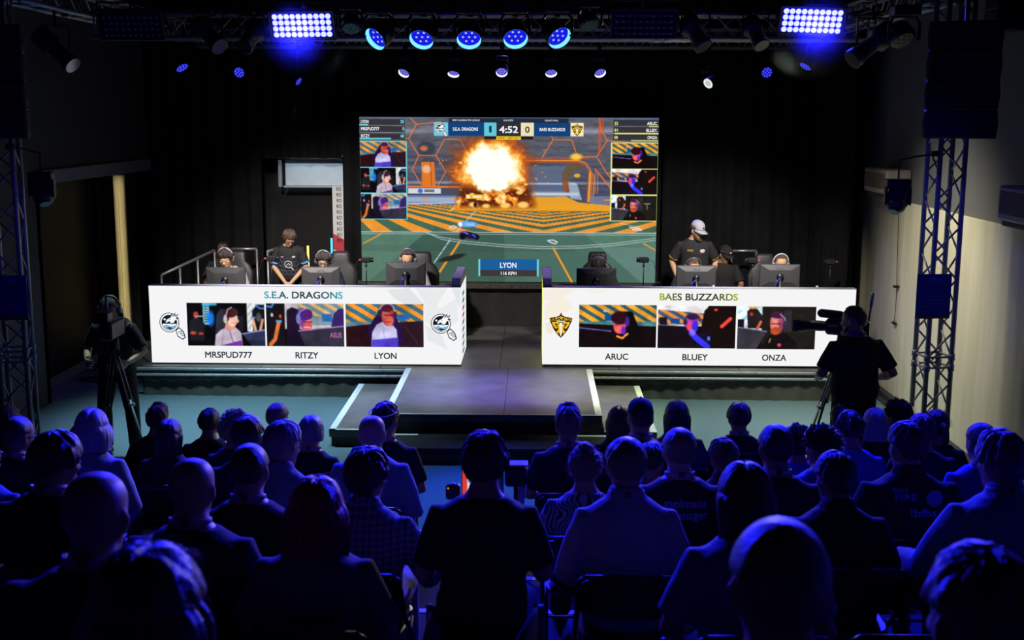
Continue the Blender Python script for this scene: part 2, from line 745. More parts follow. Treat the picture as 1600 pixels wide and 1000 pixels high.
ce.box((XL - .2, -1.7, ZC), (XR + .2, 19.2, ZC + .2))
struct('ceiling', ce, mat('black_ceiling', (.012, .012, .014), .95))


# ------------------------------------------------------------------ black drapes
def drape_mb(p0, p1, z0, z1, fold=.30, amp=.055, seed=1, nz=14):
    """hanging cloth with deep rounded folds between two floor points"""
    rng = random.Random(seed)
    p0, p1 = Vector((*p0, 0)), Vector((*p1, 0))
    L = (p1 - p0).length
    t = (p1 - p0).normalized()
    nrm = Vector((t.y, -t.x, 0))
    nx = max(8, int(L / fold * 8))
    ph = [rng.uniform(-.6, .6) for _ in range(nx + 1)]
    mb = MB()
    for side in (0, 1):
        vs = []
        for j in range(nz + 1):
            z = z0 + (z1 - z0) * j / nz
            dn = 1 - .45 * j / nz
            for i in range(nx + 1):
                s = L * i / nx
                a = amp * dn * math.sin(2 * math.pi * s / fold + ph[i // 8 * 8 % len(ph)] + .25 * math.sin(z * 1.7 + i * .05))
                a += .02 * math.sin(s * 1.3 + seed)
                vs.append(p0 + t * s + nrm * (a + side * .006) + Vector((0, 0, z)))
        fs = []
        for j in range(nz):
            for i in range(nx):
                k = j * (nx + 1) + i
                q = (k, k + 1, k + nx + 2, k + nx + 1)
                fs.append(q if side == 0 else tuple(reversed(q)))
        mb.add(vs, fs)
    return mb


def drape(label, p0, p1, z0, z1, seed):
    o = drape_mb(p0, p1, z0, z1, seed=seed).build('stage_drape', M['drape'], smooth=True)
    return tag(o, label, 'curtain', 'black stage drapes')


OPX0, OPX1 = at_y(408, 300, 17.9).x, at_y(536, 300, 17.9).x
OPZ = at_y(470, 247, 17.9).z
drape('black floor-length drape at back left, left of the grey transom gap', (XL + .03, 17.9), (OPX0, 17.9), .02, 5.4, 3)
drape('short black drape hanging above the grey transom gap', (OPX0, 17.92), (OPX1, 17.92), OPZ, 5.4, 4)
drape('black floor-length drape at the back, behind the big game screen', (OPX1, 17.9), (1.9, 17.9), .02, 5.4, 5)
drape('black floor-length drape at back right, right of the big screen', (1.92, 17.9), (XR - .2, 17.9), .02, 5.4, 6)
drape('black side drape along the cream right wall beside the stage', (XR - .25, 17.85), (XR - .32, 15.35), .02, 5.4, 7)

# what the gap in the drapes shows: a pale panel over a dark doorway
tr = MB()
a, b = at_y(446, 250, 18.6), at_y(536, 290, 18.6)
tr.rbox((a.x, 18.55, b.z), (b.x + .6, 18.62, a.z), .01)
struct('window_1', tr, mat('frosted_transom', (.52, .60, .66), .5, var=.05))
ft = MB()
ft.rbox((a.x - .10, 18.5, b.z - .02), (a.x - .05, 18.58, a.z), .004)
ft.rbox((a.x - .9, 18.5, a.z + .03), (b.x + .6, 18.58, a.z + .07), .004)
ft.rbox((a.x - .02, 18.5, b.z - .03), (b.x + .6, 18.58, b.z + .0), .004)
struct('trim_3', ft, mat('transom_frame', (.30, .32, .35), .5))
spot('transom_fill', ((a.x + b.x) / 2 - .1, 17.98, a.z + .9), ((a.x + b.x) / 2 + .1, 18.6, (a.z + b.z) / 2), 60.0, (.75, .88, 1.0), 70, .5, .05)  # unseen spot behind the drape, added to brighten the pale panel

# left wall: double door, its pale edge standing open
dp0 = at_x(186, 290, XL - .1)
door = MB()
door.rbox((XL - .56, 13.95, .02), (XL - .5, dp0.y - .1, 2.60), .008)
door.rbox((XL - .56, dp0.y + .25, .02), (XL - .5, 17.85, 2.60), .008)
struct('door_1', door, mat('navy_door', (.012, .014, .022), .5, var=.08))
pe = MB()
pe.rbox((XL - .17, dp0.y - .05, .02), (XL - .01, dp0.y, 2.60), .006)
pe.rbox((XL - .13, dp0.y - .065, .02), (XL - .10, dp0.y - .05, 2.60), .003)
struct('trim_4', pe, mat('pale_door_edge', (.60, .52, .30), .6, var=.12, vscale=6, stretch=(6, 6, .4)))
al = bpy.data.lights.new('door_edge_fill', 'AREA')  # unseen area light in the recess, added to brighten the pale edge
al.shape, al.size, al.size_y, al.energy, al.color = 'RECTANGLE', .04, 2.3, .6, (1.0, .88, .55)
ao = bpy.data.objects.new('door_edge_fill', al)
al.spread = R(32)
COL.objects.link(ao)
ao.location = (XL - .09, dp0.y - .45, 1.4)
ao.rotation_euler = (R(90), 0, 0)


# ------------------------------------------------------------------ stage, catwalk, side steps
def deck_mat():
    m = mat('stage_deck', (.105, .10, .098), .42, spec=.45, var=.35, vscale=2.5, bump=.10, bscale=25)
    nt = m.node_tree
    b = nt.nodes['Principled BSDF']
    tc = nt.nodes.new('ShaderNodeTexCoord')
    n = nt.nodes.new('ShaderNodeTexNoise')
    n.inputs['Scale'].default_value = 3.2
    n.inputs['Detail'].default_value = 9
    n.inputs['Roughness'].default_value = .75
    n.inputs['Distortion'].default_value = 1.6
    nt.links.new(tc.outputs['Object'], n.inputs['Vector'])
    r = nt.nodes.new('ShaderNodeValToRGB')                 # chalky scuffs
    r.color_ramp.elements[0].position = .60
    r.color_ramp.elements[0].color = (0, 0, 0, 1)
    r.color_ramp.elements[1].position = .80
    r.color_ramp.elements[1].color = (.55, .55, .55, 1)
    nt.links.new(n.outputs['Fac'], r.inputs[0])
    mx = nt.nodes.new('ShaderNodeMixRGB')
    old = b.inputs['Base Color'].links[0].from_socket
    nt.links.new(r.outputs[0], mx.inputs[0])
    nt.links.new(old, mx.inputs[1])
    mx.inputs[2].default_value = (.26, .26, .26, 1)
    nt.links.new(mx.outputs[0], b.inputs['Base Color'])
    return m


M['deck'] = deck_mat()
SX0, SX1 = -4.86, 4.02
CX0, CX1 = -1.575, .72            # catwalk
stg = MB()
nx = 6
for i in range(nx):
    for j in range(2):
        x0, x1 = SX0 + (SX1 - SX0) * i / nx, SX0 + (SX1 - SX0) * (i + 1) / nx
        y0, y1 = YF + (YB - YF) * j / 2, YF + (YB - YF) * (j + 1) / 2
        stg.rbox((x0 + .002, y0 + .002, HS - .10), (x1 - .002, y1 - .002, HS), .004)
stage = tag(thing('stage', 'low black stage platform carrying the two white counter screens', 'stage'), 'low black stage platform carrying the two white counter screens', 'stage')
stg.build('deck', M['deck'], stage)
for x0, x1 in ((SX0 - .06, CX0), (CX1, SX1 + .06)):
    MB().rbox((x0, YF - .045, HS - .045), (x1, YF - .002, HS - .012), .006).build('edge_rail', M['alu'], stage)
    MB().rbox((x0, YF - .06, HS - .115), (x1, YF - .02, HS - .085), .006).build('edge_rail', M['alu'], stage)
for p0, p1 in (((SX0, YF + .02), (CX0 - .02, YF + .02)), ((CX1 + .02, YF + .02), (SX1, YF + .02)), ((SX0, YB), (SX0, YF + .02)), ((SX1, YF + .02), (SX1, YB))):
    drape_mb(p0, p1, .003, HS - .09, fold=.22, amp=.012, seed=11, nz=4).build('skirt', M['skirt'], stage, smooth=True)

Y0C = 12.0
cat = thing('catwalk', 'dark scuffed catwalk running from the stage towards the audience', 'catwalk')
cw = MB()
cm = (CX0 + CX1) / 2 + .12
cw.rbox((CX0, Y0C, HS - .08), (cm - .002, YF - .003, HS), .004)
cw.rbox((cm + .002, Y0C, HS - .08), (CX1, YF - .003, HS), .004)
cw.build('deck', M['deck'], cat)
for x0, x1 in ((CX0, CX0 + .07), (CX1 - .07, CX1)):
    t = MB()
    t.box((x0, Y0C, HS), (x1, YF - .01, HS + .0015))
    t.build('edge_tape', M['white_tape'], cat)
t = MB()
t.box((CX0 + .07, Y0C, HS), (CX1 - .07, Y0C + .035, HS + .0015))
t.build('edge_tape', M['white_tape'], cat)
for p0, p1 in (((CX0 + .01, Y0C + .03), (CX1 - .01, Y0C + .03)), ((CX0 + .02, YF - .03), (CX0 + .02, Y0C + .03)), ((CX1 - .02, Y0C + .03), (CX1 - .02, YF - .03))):
    drape_mb(p0, p1, .003, HS - .08, fold=.25, amp=.008, seed=4, nz=4).build('skirt', M['skirt'], cat, smooth=True)

for nm, x0, x1, tx in (('left', -2.15, CX0 - .03, -2.15), ('right', CX1 + .03, 1.30, 1.23)):
    s = thing('side_step', f'low dark side step with a white taped outer edge, {nm} of the catwalk', 'step', group='low steps beside the catwalk')
    d = MB()
    d.rbox((x0, 12.05, .11), (x1, YF - .08, .19), .004)
    d.build('deck', M['deck'], s)
    t = MB()
    t.box((tx, 12.05, .19), (tx + .07, YF - .09, .1915))
    t.build('edge_tape', M['white_tape'], s)
    t = MB()
    t.box((x0, 12.05, .19), (x1, 12.085, .1915)) if nm == 'left' else t.box((x0, 12.05, .19), (x1 - .07, 12.085, .1915))
    t.build('edge_tape', M['white_tape'], s)
    k = MB()
    k.box((x0 + .02, 12.08, .003), (x1 - .02, YF - .1, .108))
    k.build('skirt', M['skirt'], s)
# low front step under the catwalk nose
s = thing('front_step', 'low black step in front of the catwalk nose with pale tape ends', 'step')
d = MB()
d.rbox((-1.45, 11.45, .10), (1.15, 11.99, .17), .004)
d.build('deck', M['stage_black'], s)
k = MB()
k.box((-1.42, 11.48, .003), (1.12, 11.96, .098))
k.build('skirt', M['skirt'], s)
for x0, x1 in ((-1.45, -1.2), (.45, 1.15)):
    t = MB()
    t.box((x0, 11.93, .17), (x1, 11.985, .1715))
    t.build('edge_tape', M['white_tape'], s)


# ================================================================== THE VIDEO WALLS
def stripes(im, x0, y0, x1, y1, a, b, period, slope, duty=.5):
    ph = ((im.X + (im.Y - y0) * slope) / period) % 1.0
    m = (im.X >= x0) & (im.X < x1) & (im.Y >= y0) & (im.Y < y1)
    im.a[m] = np.where((ph < duty)[..., None], np.array(a, float), np.array(b, float))[m]


def headset(im, cx, cy, r, col, ear=(30, 30, 35), side=1):
    im.line([(cx + r * math.cos(q), cy - r * math.sin(q)) for q in np.linspace(.15, math.pi - .15, 12)], 2.0, col)
    im.ell(cx + side * r * .95, cy + 2, r * .28, r * .42, ear)


def portrait(k):
    im = Img(0, 0, 122, 67, 1.15, (14, 13, 18))
    if k == 0:
        im.rect(24, 0, 47, 4, (70, 175, 220))
        im.rect(25, 4, 35, 34, (120, 175, 195))
        for j in range(7):
            im.rect(27, 5 + j * 4, 33, 6.5 + j * 4, (40, 70, 90))
        im.ell(37, 24, 5, 11, (20, 120, 230), .8)
        im.poly([(4, 60), (3, 30), (9, 24), (19, 24), (27, 32), (26, 60)], (30, 33, 38))
        im.ell(14, 19, 4, 5.5, (170, 60, 48))
        im.ell(9, 47, 5, 2.5, (190, 70, 50))
        im.ell(21, 48, 4, 2, (200, 60, 60))
        im.rect(12, 20, 25, 22, (150, 150, 160))
        im.poly([(42, 67), (46, 20), (52, 9), (62, 10), (66, 40), (60, 67)], (44, 44, 58))
        im.rect(80, 20, 88, 44, (45, 48, 60), .5)
        im.rect(94, 0, 122, 44, (225, 230, 235))
        stripes(im, 95, 0, 104, 44, (190, 200, 205), (235, 238, 240), 9, .8)
        im.poly([(102, 12), (110, 2), (122, 2), (122, 44), (103, 44)], (24, 22, 28))
        im.line([(108, 3), (114, 8), (122, 8)], 2.5, (70, 140, 230))
        im.rect(101, 21, 107, 24, (60, 150, 235))
        im.line([(103, 25), (107, 43)], 4, (235, 170, 140))
        im.line([(118, 26), (114, 43)], 4, (225, 150, 120))
        im.ell(112, 22, 4, 7, (90, 90, 100), .6)
        im.poly([(86, 48), (122, 41), (122, 67), (100, 67)], (50, 55, 92))
        im.line([(86, 48), (122, 41.5)], 1.6, (150, 170, 230))
        im.rect(0, 58, 122, 67, (14, 12, 16), .35)
        im.poly([(42, 67), (44, 50), (52, 42), (62, 38), (76, 38), (84, 46), (86, 67)], (205, 190, 208))
        im.line([(66, 44), (70, 58), (74, 66)], 1.2, (120, 60, 120))
        im.line([(56, 48), (53, 66)], 1.0, (160, 140, 170))
        im.poly([(50, 67), (84, 58), (86, 67)], (110, 50, 150))
        im.poly([(61, 30), (74, 34), (76, 40), (66, 44), (58, 40)], (215, 150, 140))
        im.ell(71, 25, 8.5, 11.5, (246, 196, 178), .12)
        im.ell(78, 28, 3, 3, (250, 190, 170))
        im.ell(69, 15, 11, 7.5, (66, 32, 38), .2, -8)
        im.ell(62, 20, 4.5, 9, (60, 28, 36), .2)
        im.ell(60, 25, 3, 7, (200, 180, 190))
        im.line([(61, 20), (64, 10), (70, 7)], 2, (190, 175, 190))
        im.rect(56, 26, 59, 28, (90, 220, 40))
        im.line([(70, 31), (77, 31)], 1, (190, 90, 90))
    elif k == 1:
        im.rect(28, 0, 122, 40, (210, 205, 210))
        stripes(im, 50, 0, 122, 22, (240, 190, 120), (120, 150, 165), 22, -1.7, .45)
        im.rect(60, 20, 122, 34, (110, 150, 160), .8)
        im.rect(88, 16, 104, 28, (50, 110, 190))
        im.rect(0, 0, 29, 67, (26, 22, 28))
        im.line([(0, 4), (8, 6), (12, 0)], 3, (70, 140, 230))
        im.ell(9, 18, 2, 3, (200, 200, 210))
        im.ell(22, 20, 2, 3, (240, 70, 40))
        im.rect(15, 26, 24, 30, (60, 150, 235))
        im.line([(19, 31), (13, 56), (6, 64)], 6, (235, 125, 60))
        im.poly([(31, 67), (32, 10), (40, 6), (50, 9), (52, 40), (46, 67)], (36, 22, 46))
        im.poly([(30, 67), (34, 50), (46, 42), (62, 40), (66, 67)], (28, 18, 40))
        im.poly([(106, 16), (114, 8), (122, 8), (122, 40), (102, 36)], (60, 40, 110))
        im.poly([(50, 42), (122, 34), (122, 67), (60, 67)], (52, 48, 66))
        im.line([(50, 42.5), (122, 35)], 1.8, (170, 140, 200))
        im.ell(62, 28, 10.5, 14, (205, 90, 130), .12)
        im.ell(67, 30, 5, 9, (250, 160, 140), .9, a=.7)
        im.ell(55, 28, 4, 10, (120, 60, 170), .9, a=.6)
        im.ell(66, 34, 6, 6, (235, 90, 90), .4)
        im.ell(60, 17, 13, 9.5, (82, 36, 120), .2)
        im.ell(50, 24, 3.6, 8, (120, 130, 220))
        im.line([(49, 22), (53, 12), (62, 8)], 2.2, (150, 150, 230))
        im.line([(57, 28), (63, 29)], 1.3, (70, 20, 70))
        im.line([(66, 29), (72, 28)], 1.3, (70, 20, 70))
        im.line([(59, 37), (68, 37)], 1.6, (250, 200, 200))
    elif k == 2:
        stripes(im, 0, 0, 122, 36, (240, 150, 50), (60, 110, 130), 26, -1.7, .5)
        im.rect(0, 28, 122, 36, (90, 140, 170), .8)
        im.rect(80, 16, 100, 24, (40, 110, 190))
        im.rect(0, 36, 122, 67, (40, 24, 28))
        im.poly([(0, 36), (50, 30), (50, 67), (0, 67)], (46, 18, 28))
        im.poly([(84, 28), (122, 26), (122, 67), (78, 67)], (46, 26, 38))
        im.line([(92, 34), (112, 60)], 1, (90, 50, 60))
        im.poly([(34, 40), (44, 22), (56, 8), (74, 8), (84, 30), (94, 62), (40, 67)], (40, 20, 70))
        im.poly([(39, 67), (41, 44), (48, 32), (60, 26), (72, 30), (80, 40), (82, 67)], (190, 186, 222))
        im.poly([(39, 67), (41, 56), (82, 52), (82, 67)], (80, 62, 200))
        im.line([(58, 40), (60, 54)], .8, (140, 130, 180))
        im.ell(66, 19, 10, 15, (196, 62, 66), .12)
        im.ell(62, 16, 5, 9, (238, 128, 108), .9, a=.7)
        im.ell(73, 24, 4, 9, (120, 40, 90), .9, a=.6)
        im.ell(69, 26, 6, 7, (240, 110, 90), .5)
        im.ell(64, 6, 11, 6.5, (90, 30, 50), .2)
        headset(im, 65, 12, 12.5, (190, 180, 215), (50, 40, 70), -1)
        im.ell(78, 17, 3, 5, (60, 40, 70))
        im.line([(60, 17), (66, 17.5)], 1.6, (70, 20, 40))
        im.line([(68, 17.5), (75, 17)], 1.6, (70, 20, 40))
        im.line([(64, 28), (71, 28)], 1.2, (150, 30, 50))
    elif k == 3:
        stripes(im, 0, 0, 122, 34, (245, 165, 50), (50, 95, 100), 24, -1.7, .55)
        m = im.X > 104
        im.rect(0, 26, 122, 33, (60, 130, 140), .85)
        im.rect(40, 15, 54, 25, (20, 90, 170))
        im.rect(38, 8, 48, 11, (200, 225, 240))
        im.poly([(0, 29), (0, 67), (122, 67), (122, 33), (60, 32)], (22, 14, 16))
        im.line([(0, 36), (50, 41)], 1.6, (120, 100, 190))
        im.poly([(70, 10), (84, 10), (92, 30), (104, 42), (104, 67), (60, 67)], (18, 12, 14))
        im.ell(64, 32, 10, 13, (232, 74, 120), .12)
        im.ell(60, 36, 5, 7, (240, 100, 90), .5)
        im.ell(70, 40, 4, 6, (90, 40, 190), .5)
        im.ell(64, 20, 14, 10.5, (44, 16, 26), .2)
        im.ell(76, 26, 3.5, 8, (70, 40, 150))
        im.line([(60, 49), (68, 52), (77, 45)], 3, (250, 150, 50))
        im.line([(57, 31), (62, 31)], 1.2, (90, 20, 50))
    elif k == 4:
        im.rect(0, 0, 78, 32, (245, 240, 245))
        stripes(im, 0, 6, 72, 30, (240, 150, 70), (70, 90, 120), 22, -1.7, .5)
        im.poly([(0, 0), (72, 0), (72, 12), (0, 6)], (245, 242, 246))
        im.rect(20, 20, 34, 28, (20, 80, 160))
        im.rect(2, 18, 14, 32, (30, 25, 40))
        im.poly([(0, 30), (44, 32), (60, 67), (0, 67)], (26, 18, 26))
        im.line([(0, 30), (42, 32)], 1.2, (130, 120, 190))
        im.poly([(72, 8), (80, 0), (122, 0), (122, 67), (62, 67)], (24, 15, 14))
        im.ell(90, 6, 3, 2, (230, 60, 60))
        im.line([(113, 20), (100, 32)], 5.5, (240, 70, 60))
        im.poly([(58, 67), (62, 44), (74, 40), (84, 52), (84, 67)], (24, 16, 40))
        im.ell(53, 28, 9.5, 13, (190, 60, 190), .14)
        im.ell(50, 32, 5, 6, (235, 70, 110), .5)
        im.ell(58, 32, 5, 9, (60, 50, 230), .5)
        im.ell(54, 17, 10, 5, (60, 30, 80), .25)
        headset(im, 54, 24, 12, (70, 60, 100), (50, 40, 80), -1)
        im.line([(54, 44), (60, 50), (78, 64)], 9, (52, 52, 235))
        im.ell(54, 42, 5.5, 5, (110, 90, 240), .2)
        im.line([(52, 38), (55, 43)], 3, (150, 110, 240))
        im.rect(78, 48, 82, 54, (90, 120, 240))
    else:
        im.rect(0, 0, 38, 40, (215, 240, 245))
        stripes(im, 0, 6, 24, 32, (150, 210, 220), (240, 245, 248), 24, 1.4, .4)
        im.rect(38, 0, 122, 67, (34, 30, 26))
        im.poly([(14, 8), (20, 2), (30, 4), (38, 14), (44, 30), (38, 34), (16, 34)], (36, 30, 34))
        im.line([(16, 0), (22, 3), (28, 2)], 2.5, (240, 160, 40))
        im.ell(21, 12, 2.5, 3, (220, 40, 50))
        im.line([(36, 24), (30, 36)], 4, (245, 110, 70))
        im.rect(0, 20, 10, 34, (24, 22, 34))
        im.poly([(0, 32), (46, 39), (30, 67), (0, 67)], (58, 56, 66))
        im.line([(0, 32.5), (46, 39)], 1.4, (140, 130, 170))
        im.rect(72, 6, 84, 40, (54, 48, 54))
        im.line([(88, 22), (104, 22)], 2, (170, 170, 180))
        im.line([(96, 22), (96, 36)], 2.4, (110, 108, 110))
        im.poly([(36, 67), (48, 46), (60, 42), (76, 42), (92, 54), (94, 67)], (24, 18, 20))
        im.ell(61, 27, 10.5, 16, (205, 82, 92), .1)
        im.ell(67, 26, 4.5, 12, (130, 60, 120), .9, a=.6)
        im.ell(58, 20, 6, 5, (250, 170, 160), .9, a=.7)
        im.ell(58, 30, 6, 8, (245, 150, 130), .5)
        im.ell(59, 38, 7.5, 6, (190, 80, 40), .3)
        im.ell(62, 13, 11, 5.5, (70, 30, 60), .3)
        im.line([(66, 12), (73, 18), (75, 28)], 2, (150, 150, 190))
        im.ell(74, 28, 4, 6, (60, 50, 80))
        im.line([(53, 27), (58, 27)], 1.6, (90, 20, 40))
        im.line([(60, 27), (66, 27)], 1.6, (90, 20, 40))
        im.ell(66, 60, 3, 2.5, (240, 70, 120))
        im.line([(52, 50), (50, 56)], 1.2, (240, 200, 120))
    # soften like a camera picture: light fall-off and grain
    n = im.noise(16, 16, 40 + k, 3)
    im.a *= (.74 + .5 * n)[..., None]
    p = np.pad(im.a, ((1, 1), (1, 1), (0, 0)), 'edge')
    im.a = im.a * .5 + .125 * (p[:-2, 1:-1] + p[2:, 1:-1] + p[1:-1, :-2] + p[1:-1, 2:])
    return im


PORTRAITS = [portrait(k) for k in range(6)]


# ------------------------------------------------------------------ the picture of the match
def match_picture():
    im = Img(562, 183, 1028, 440, 1.0, (92, 96, 110))
    X, Y = im.X, im.Y
    n1 = im.noise(60, 5, 1)
    n2 = im.noise(9, 3, 2)
    n3 = im.noise(14, 14, 3, 4)
    sky = np.clip((Y - 183) / 130, 0, 1)
    base = np.stack([98 - 26 * sky, 98 - 22 * sky, 108 - 12 * sky], -1)
    im.a = base * (.62 + .75 * (n1 * .6 + n2 * .4))[..., None]
    for y, h, c, a in ((204, 8, (190, 190, 205), .5), (262, 5, (120, 130, 150), .5), (284, 4, (180, 190, 210), .6), (300, 10, (70, 80, 105), .7)):
        im.mix(np.exp(-((Y - y) / (h / 2)) ** 2) * a * (.3 + n1), c)
    # crowd and poster boxes
    im.ell(667, 231, 14, 11, (60, 66, 84), .3)
    im.ell(663, 231, 6, 4, (200, 110, 80), .6)
    # orange drink can tower
    im.poly([(659, 252), (679, 252), (681, 290), (660, 290)], (226, 120, 40))
    im.poly([(660, 251), (678, 251), (678, 246), (661, 246)], (70, 74, 90))
    im.ell(667, 263, 7, 6, (240, 225, 215), .5, a=.6)
    im.line([(673, 252), (675, 290)], 1.2, (150, 70, 30))
    # hexagon frames
    HX = (240, 132, 74)
    for pts in ([(642, 184), (652, 194), (640, 216), (655, 242), (645, 264), (660, 290)],
                [(655, 242), (682, 242), (695, 217), (720, 217), (728, 232)], [(682, 242), (697, 267), (684, 290)], [(652, 194), (690, 190)],
                [(640, 216), (628, 216)], [(697, 267), (712, 267)],
                [(817, 244), (803, 216)], [(847, 245), (864, 217), (893, 217), (902, 243)], [(864, 217), (856, 196)],
                [(935, 184), (938, 200), (948, 218), (932, 243), (948, 268), (962, 268)], [(932, 243), (902, 243)], [(948, 218), (1000, 222)], [(948, 268), (962, 285)]):
        im.line([(x + 1.6, y + 1) for x, y in pts], 1.0, (120, 62, 40), .7)
        im.line(pts, 1.3, HX, .95)
    im.line([(936, 184), (936, 236)], 3, (235, 80, 30), .8)
    im.line([(941, 184), (939, 215)], 2, (235, 80, 30), .7)
    # perimeter wall, adverts
    im.rect(636, 289, 760, 292, (236, 124, 50), .9)
    im.rect(636, 292, 724, 304, (72, 78, 98))
    im.rect(638, 293, 689, 301, (214, 216, 224))
    im.ell(657, 297, 4, 3.4, (50, 110, 220), .4)
    im.rect(663, 294.5, 679, 299, (70, 74, 84), .7)
    im.rect(636, 304, 735, 320, (110, 130, 170))
    im.mix(((X < 735) & (Y > 307) & (Y < 314)) * .8, (170, 186, 214))
    im.line([(636, 317), (740, 314)], 1.6, (200, 210, 230))
    im.ell(665, 309, 6, 1.2, (230, 140, 60))
    im.rect(705, 308, 720, 310, (240, 150, 60))
    # goal mouth
    im.rect(822, 258, 885, 306, (96, 112, 142), .7)
    im.mix(((X > 822) & (X < 900)) * np.exp(-((Y - 285) / 1.2) ** 2) * .9, (200, 214, 235))
    im.mix(((X > 822) & (X < 905)) * np.exp(-((Y - 301) / 3.0) ** 2) * .9, (220, 226, 236))
    im.line([(886, 292), (884, 270), (893, 258), (908, 254)], 12, (112, 84, 56), .85)
    im.line([(884, 294), (884, 284)], 6, (180, 80, 40), .7)
    im.ell(902, 272, 5, 3, (240, 170, 50), .5)
    im.poly([(888, 282), (902, 284), (910, 310), (892, 308)], (180, 200, 220), .7)
    for off, c, wd in ((0, (250, 168, 50), 3.2), (4, (236, 112, 34), 1.8), (8, (250, 150, 60), 1.2), (-4, (150, 70, 70), 1.6)):
        im.line([(820, 250 - off * .2), (903, 250 - off * .2), (915, 253), (921, 262), (922 + off * .8, 274), (920 + off * .9, 312)], wd, c, .95)
    im.rect(820, 244, 920, 246, (200, 90, 60), .7)
    for x in (930, 934):
        im.line([(x, 268), (x, 300)], 1, (240, 140, 90))
    im.line([(930, 262), (955, 292)], 2, (236, 110, 50))
    im.ell(900, 243, 9, 5, (250, 200, 70), .7)
    im.ell(985, 245, 3, 5, (240, 150, 80), .8, a=.6)
    im.rect(922, 304, 1028, 318, (120, 130, 160), .8)
    im.rect(944, 309, 960, 311, (240, 140, 40))
    # ground: chevrons of orange on green
    gm = np.clip(Y - 317.5, 0, 1) * np.clip(362 - Y, 0, 1)
    t = 1 / np.maximum(Y - 297.0, 1)
    g = np.abs(X - 850) * t
    ph = (336 * t - g - .289) % 1.0
    d = np.abs(ph - np.round(ph))
    wdt = np.clip((.25 - d) / np.maximum(t, 1e-6) * .8 + .5, 0, 1)
    green = np.stack([70 + 0 * X, 104 + 0 * X, 84 + 0 * X], -1) * (.85 + .3 * n3)[..., None]
    org = np.stack([236 + 0 * X, 152 + 0 * X, 52 + 0 * X], -1) * (.92 + .16 * n3)[..., None]
    gr = green * (1 - wdt[..., None]) + org * wdt[..., None]
    im.a = im.a * (1 - gm[..., None]) + gr * gm[..., None]
    im.poly([(815, 306), (885, 305), (905, 314), (960, 319), (960, 328), (700, 329), (712, 318), (745, 318)], (240, 164, 42), .95)
    im.line([(712, 318), (706, 328)], 1.2, (220, 225, 230))
    im.line([(706, 328), (960, 328)], 1, (110, 80, 40))
    # near field
    f = np.clip(Y - 361.5, 0, 1)
    fg = np.stack([84 + 0 * X, 122 + 0 * X, 104 + 0 * X], -1) * (.9 + .2 * n3)[..., None]
    im.a = im.a * (1 - f[..., None]) + fg * f[..., None]
    im.poly([(665, 362), (788, 362), (790, 440), (590, 440), (574, 440)], (58, 86, 76), .75)
    im.poly([(562, 382), (640, 382), (600, 440), (562, 440)], (96, 130, 112), .5)
    im.poly([(788, 362), (912, 362), (1010, 440), (790, 440)], (70, 100, 92), .6)
    im.poly([(940, 384), (1028, 384), (1028, 440), (1005, 440)], (104, 134, 128), .7)
    im.rect(562, 382, 900, 392, (50, 70, 66), .18)
    W_ = (198, 214, 220)
    im.line([(562, 361.5), (1028, 361.5)], 1.2, W_, .9)
    im.line([(562, 364.5), (1028, 364.5)], .8, W_, .7)
    for o in (0, 3.4):
        im.line([(664 + o, 362 + o * .3), (690, 369.5 + o), (730, 376 + o), (790, 381 + o), (850, 383.5 + o), (910, 382 + o), (960, 378 + o), (1028, 369 + o)], 1.0, W_, .9)
    im.line([(743, 328), (714, 360)], 1.3, W_, .9)
    for q in np.linspace(0, 1, 7)[:-1]:
        x0, y0 = 703 - 39 * q, 374 + 56 * q
        im.line([(x0, y0), (x0 - 5, y0 + 7)], 1.8, (180, 205, 225))
    O_ = (240, 156, 44)
    im.line([(718, 377), (676, 440)], 3.2, O_)
    im.line([(866, 386), (896, 440)], 3.0, O_)
    im.line([(596, 364), (566, 380)], 1.8, O_)
    im.line([(1008, 378), (1028, 389)], 1.8, O_)
    im.line([(857, 374), (862, 377), (869, 379), (872, 376), (865, 373), (857, 374)], 1.6, (225, 235, 240))
    im.line([(702, 354), (708, 351), (714, 353), (708, 356), (702, 354)], 1.2, (225, 235, 240))
    im.line([(985, 352), (1000, 354), (1004, 357), (990, 356)], 1.6, (225, 235, 240))
    im.line([(970, 346), (1000, 352)], .9, (230, 230, 220), .7)
    # car and its shadow
    im.ell(706, 402, 22, 4.2, (40, 36, 40), .5, -14, .95)
    im.ell(733, 366, 14.5, 5.5, (30, 24, 62), .3, 12)
    im.ell(723, 368, 5, 5, (18, 14, 32), .3)
    im.ell(745, 369, 4.5, 4.5, (18, 14, 32), .3)
    im.line([(725, 361), (731, 364)], 2, (70, 140, 255))
    im.line([(739, 365), (743, 369)], 1.8, (60, 120, 255))
    im.ell(724, 361, 3, 1.5, (150, 60, 200), .5)
    im.ell(731, 349, 16, 4.6, (92, 164, 240), .25)
    im.rect(722, 345, 742, 353, (92, 164, 240))
    im.ell(719.5, 349, 3.6, 3.6, (235, 240, 250), .2)
    im.rect(727, 346.8, 741, 351, (220, 238, 250), .75)
    # the explosion
    cx, cy = 769, 266
    ang = np.arctan2(Y - cy, X - cx)
    rr = np.hypot((X - cx), (Y - cy + 3) * np.where(Y > cy - 3, 1.32, 1.12))
    wob = (im.noise(16, 16, 9, 4) - .5) * 26 + (im.noise(6, 6, 10, 3) - .5) * 12
    q = rr + wob
    im.mix(np.clip((78 - q) / 26, 0, 1) * .75, (150, 60, 22))
    im.mix(np.clip((64 - q) / 16, 0, 1) * .85, (238, 112, 26))
    im.mix(np.clip((55 - q) / 10, 0, 1), (255, 172, 58))
    im.mix(np.clip((49 - q) / 8, 0, 1), (255, 232, 165))
    im.mix(np.clip((43 - q) / 7, 0, 1), (275, 268, 250))
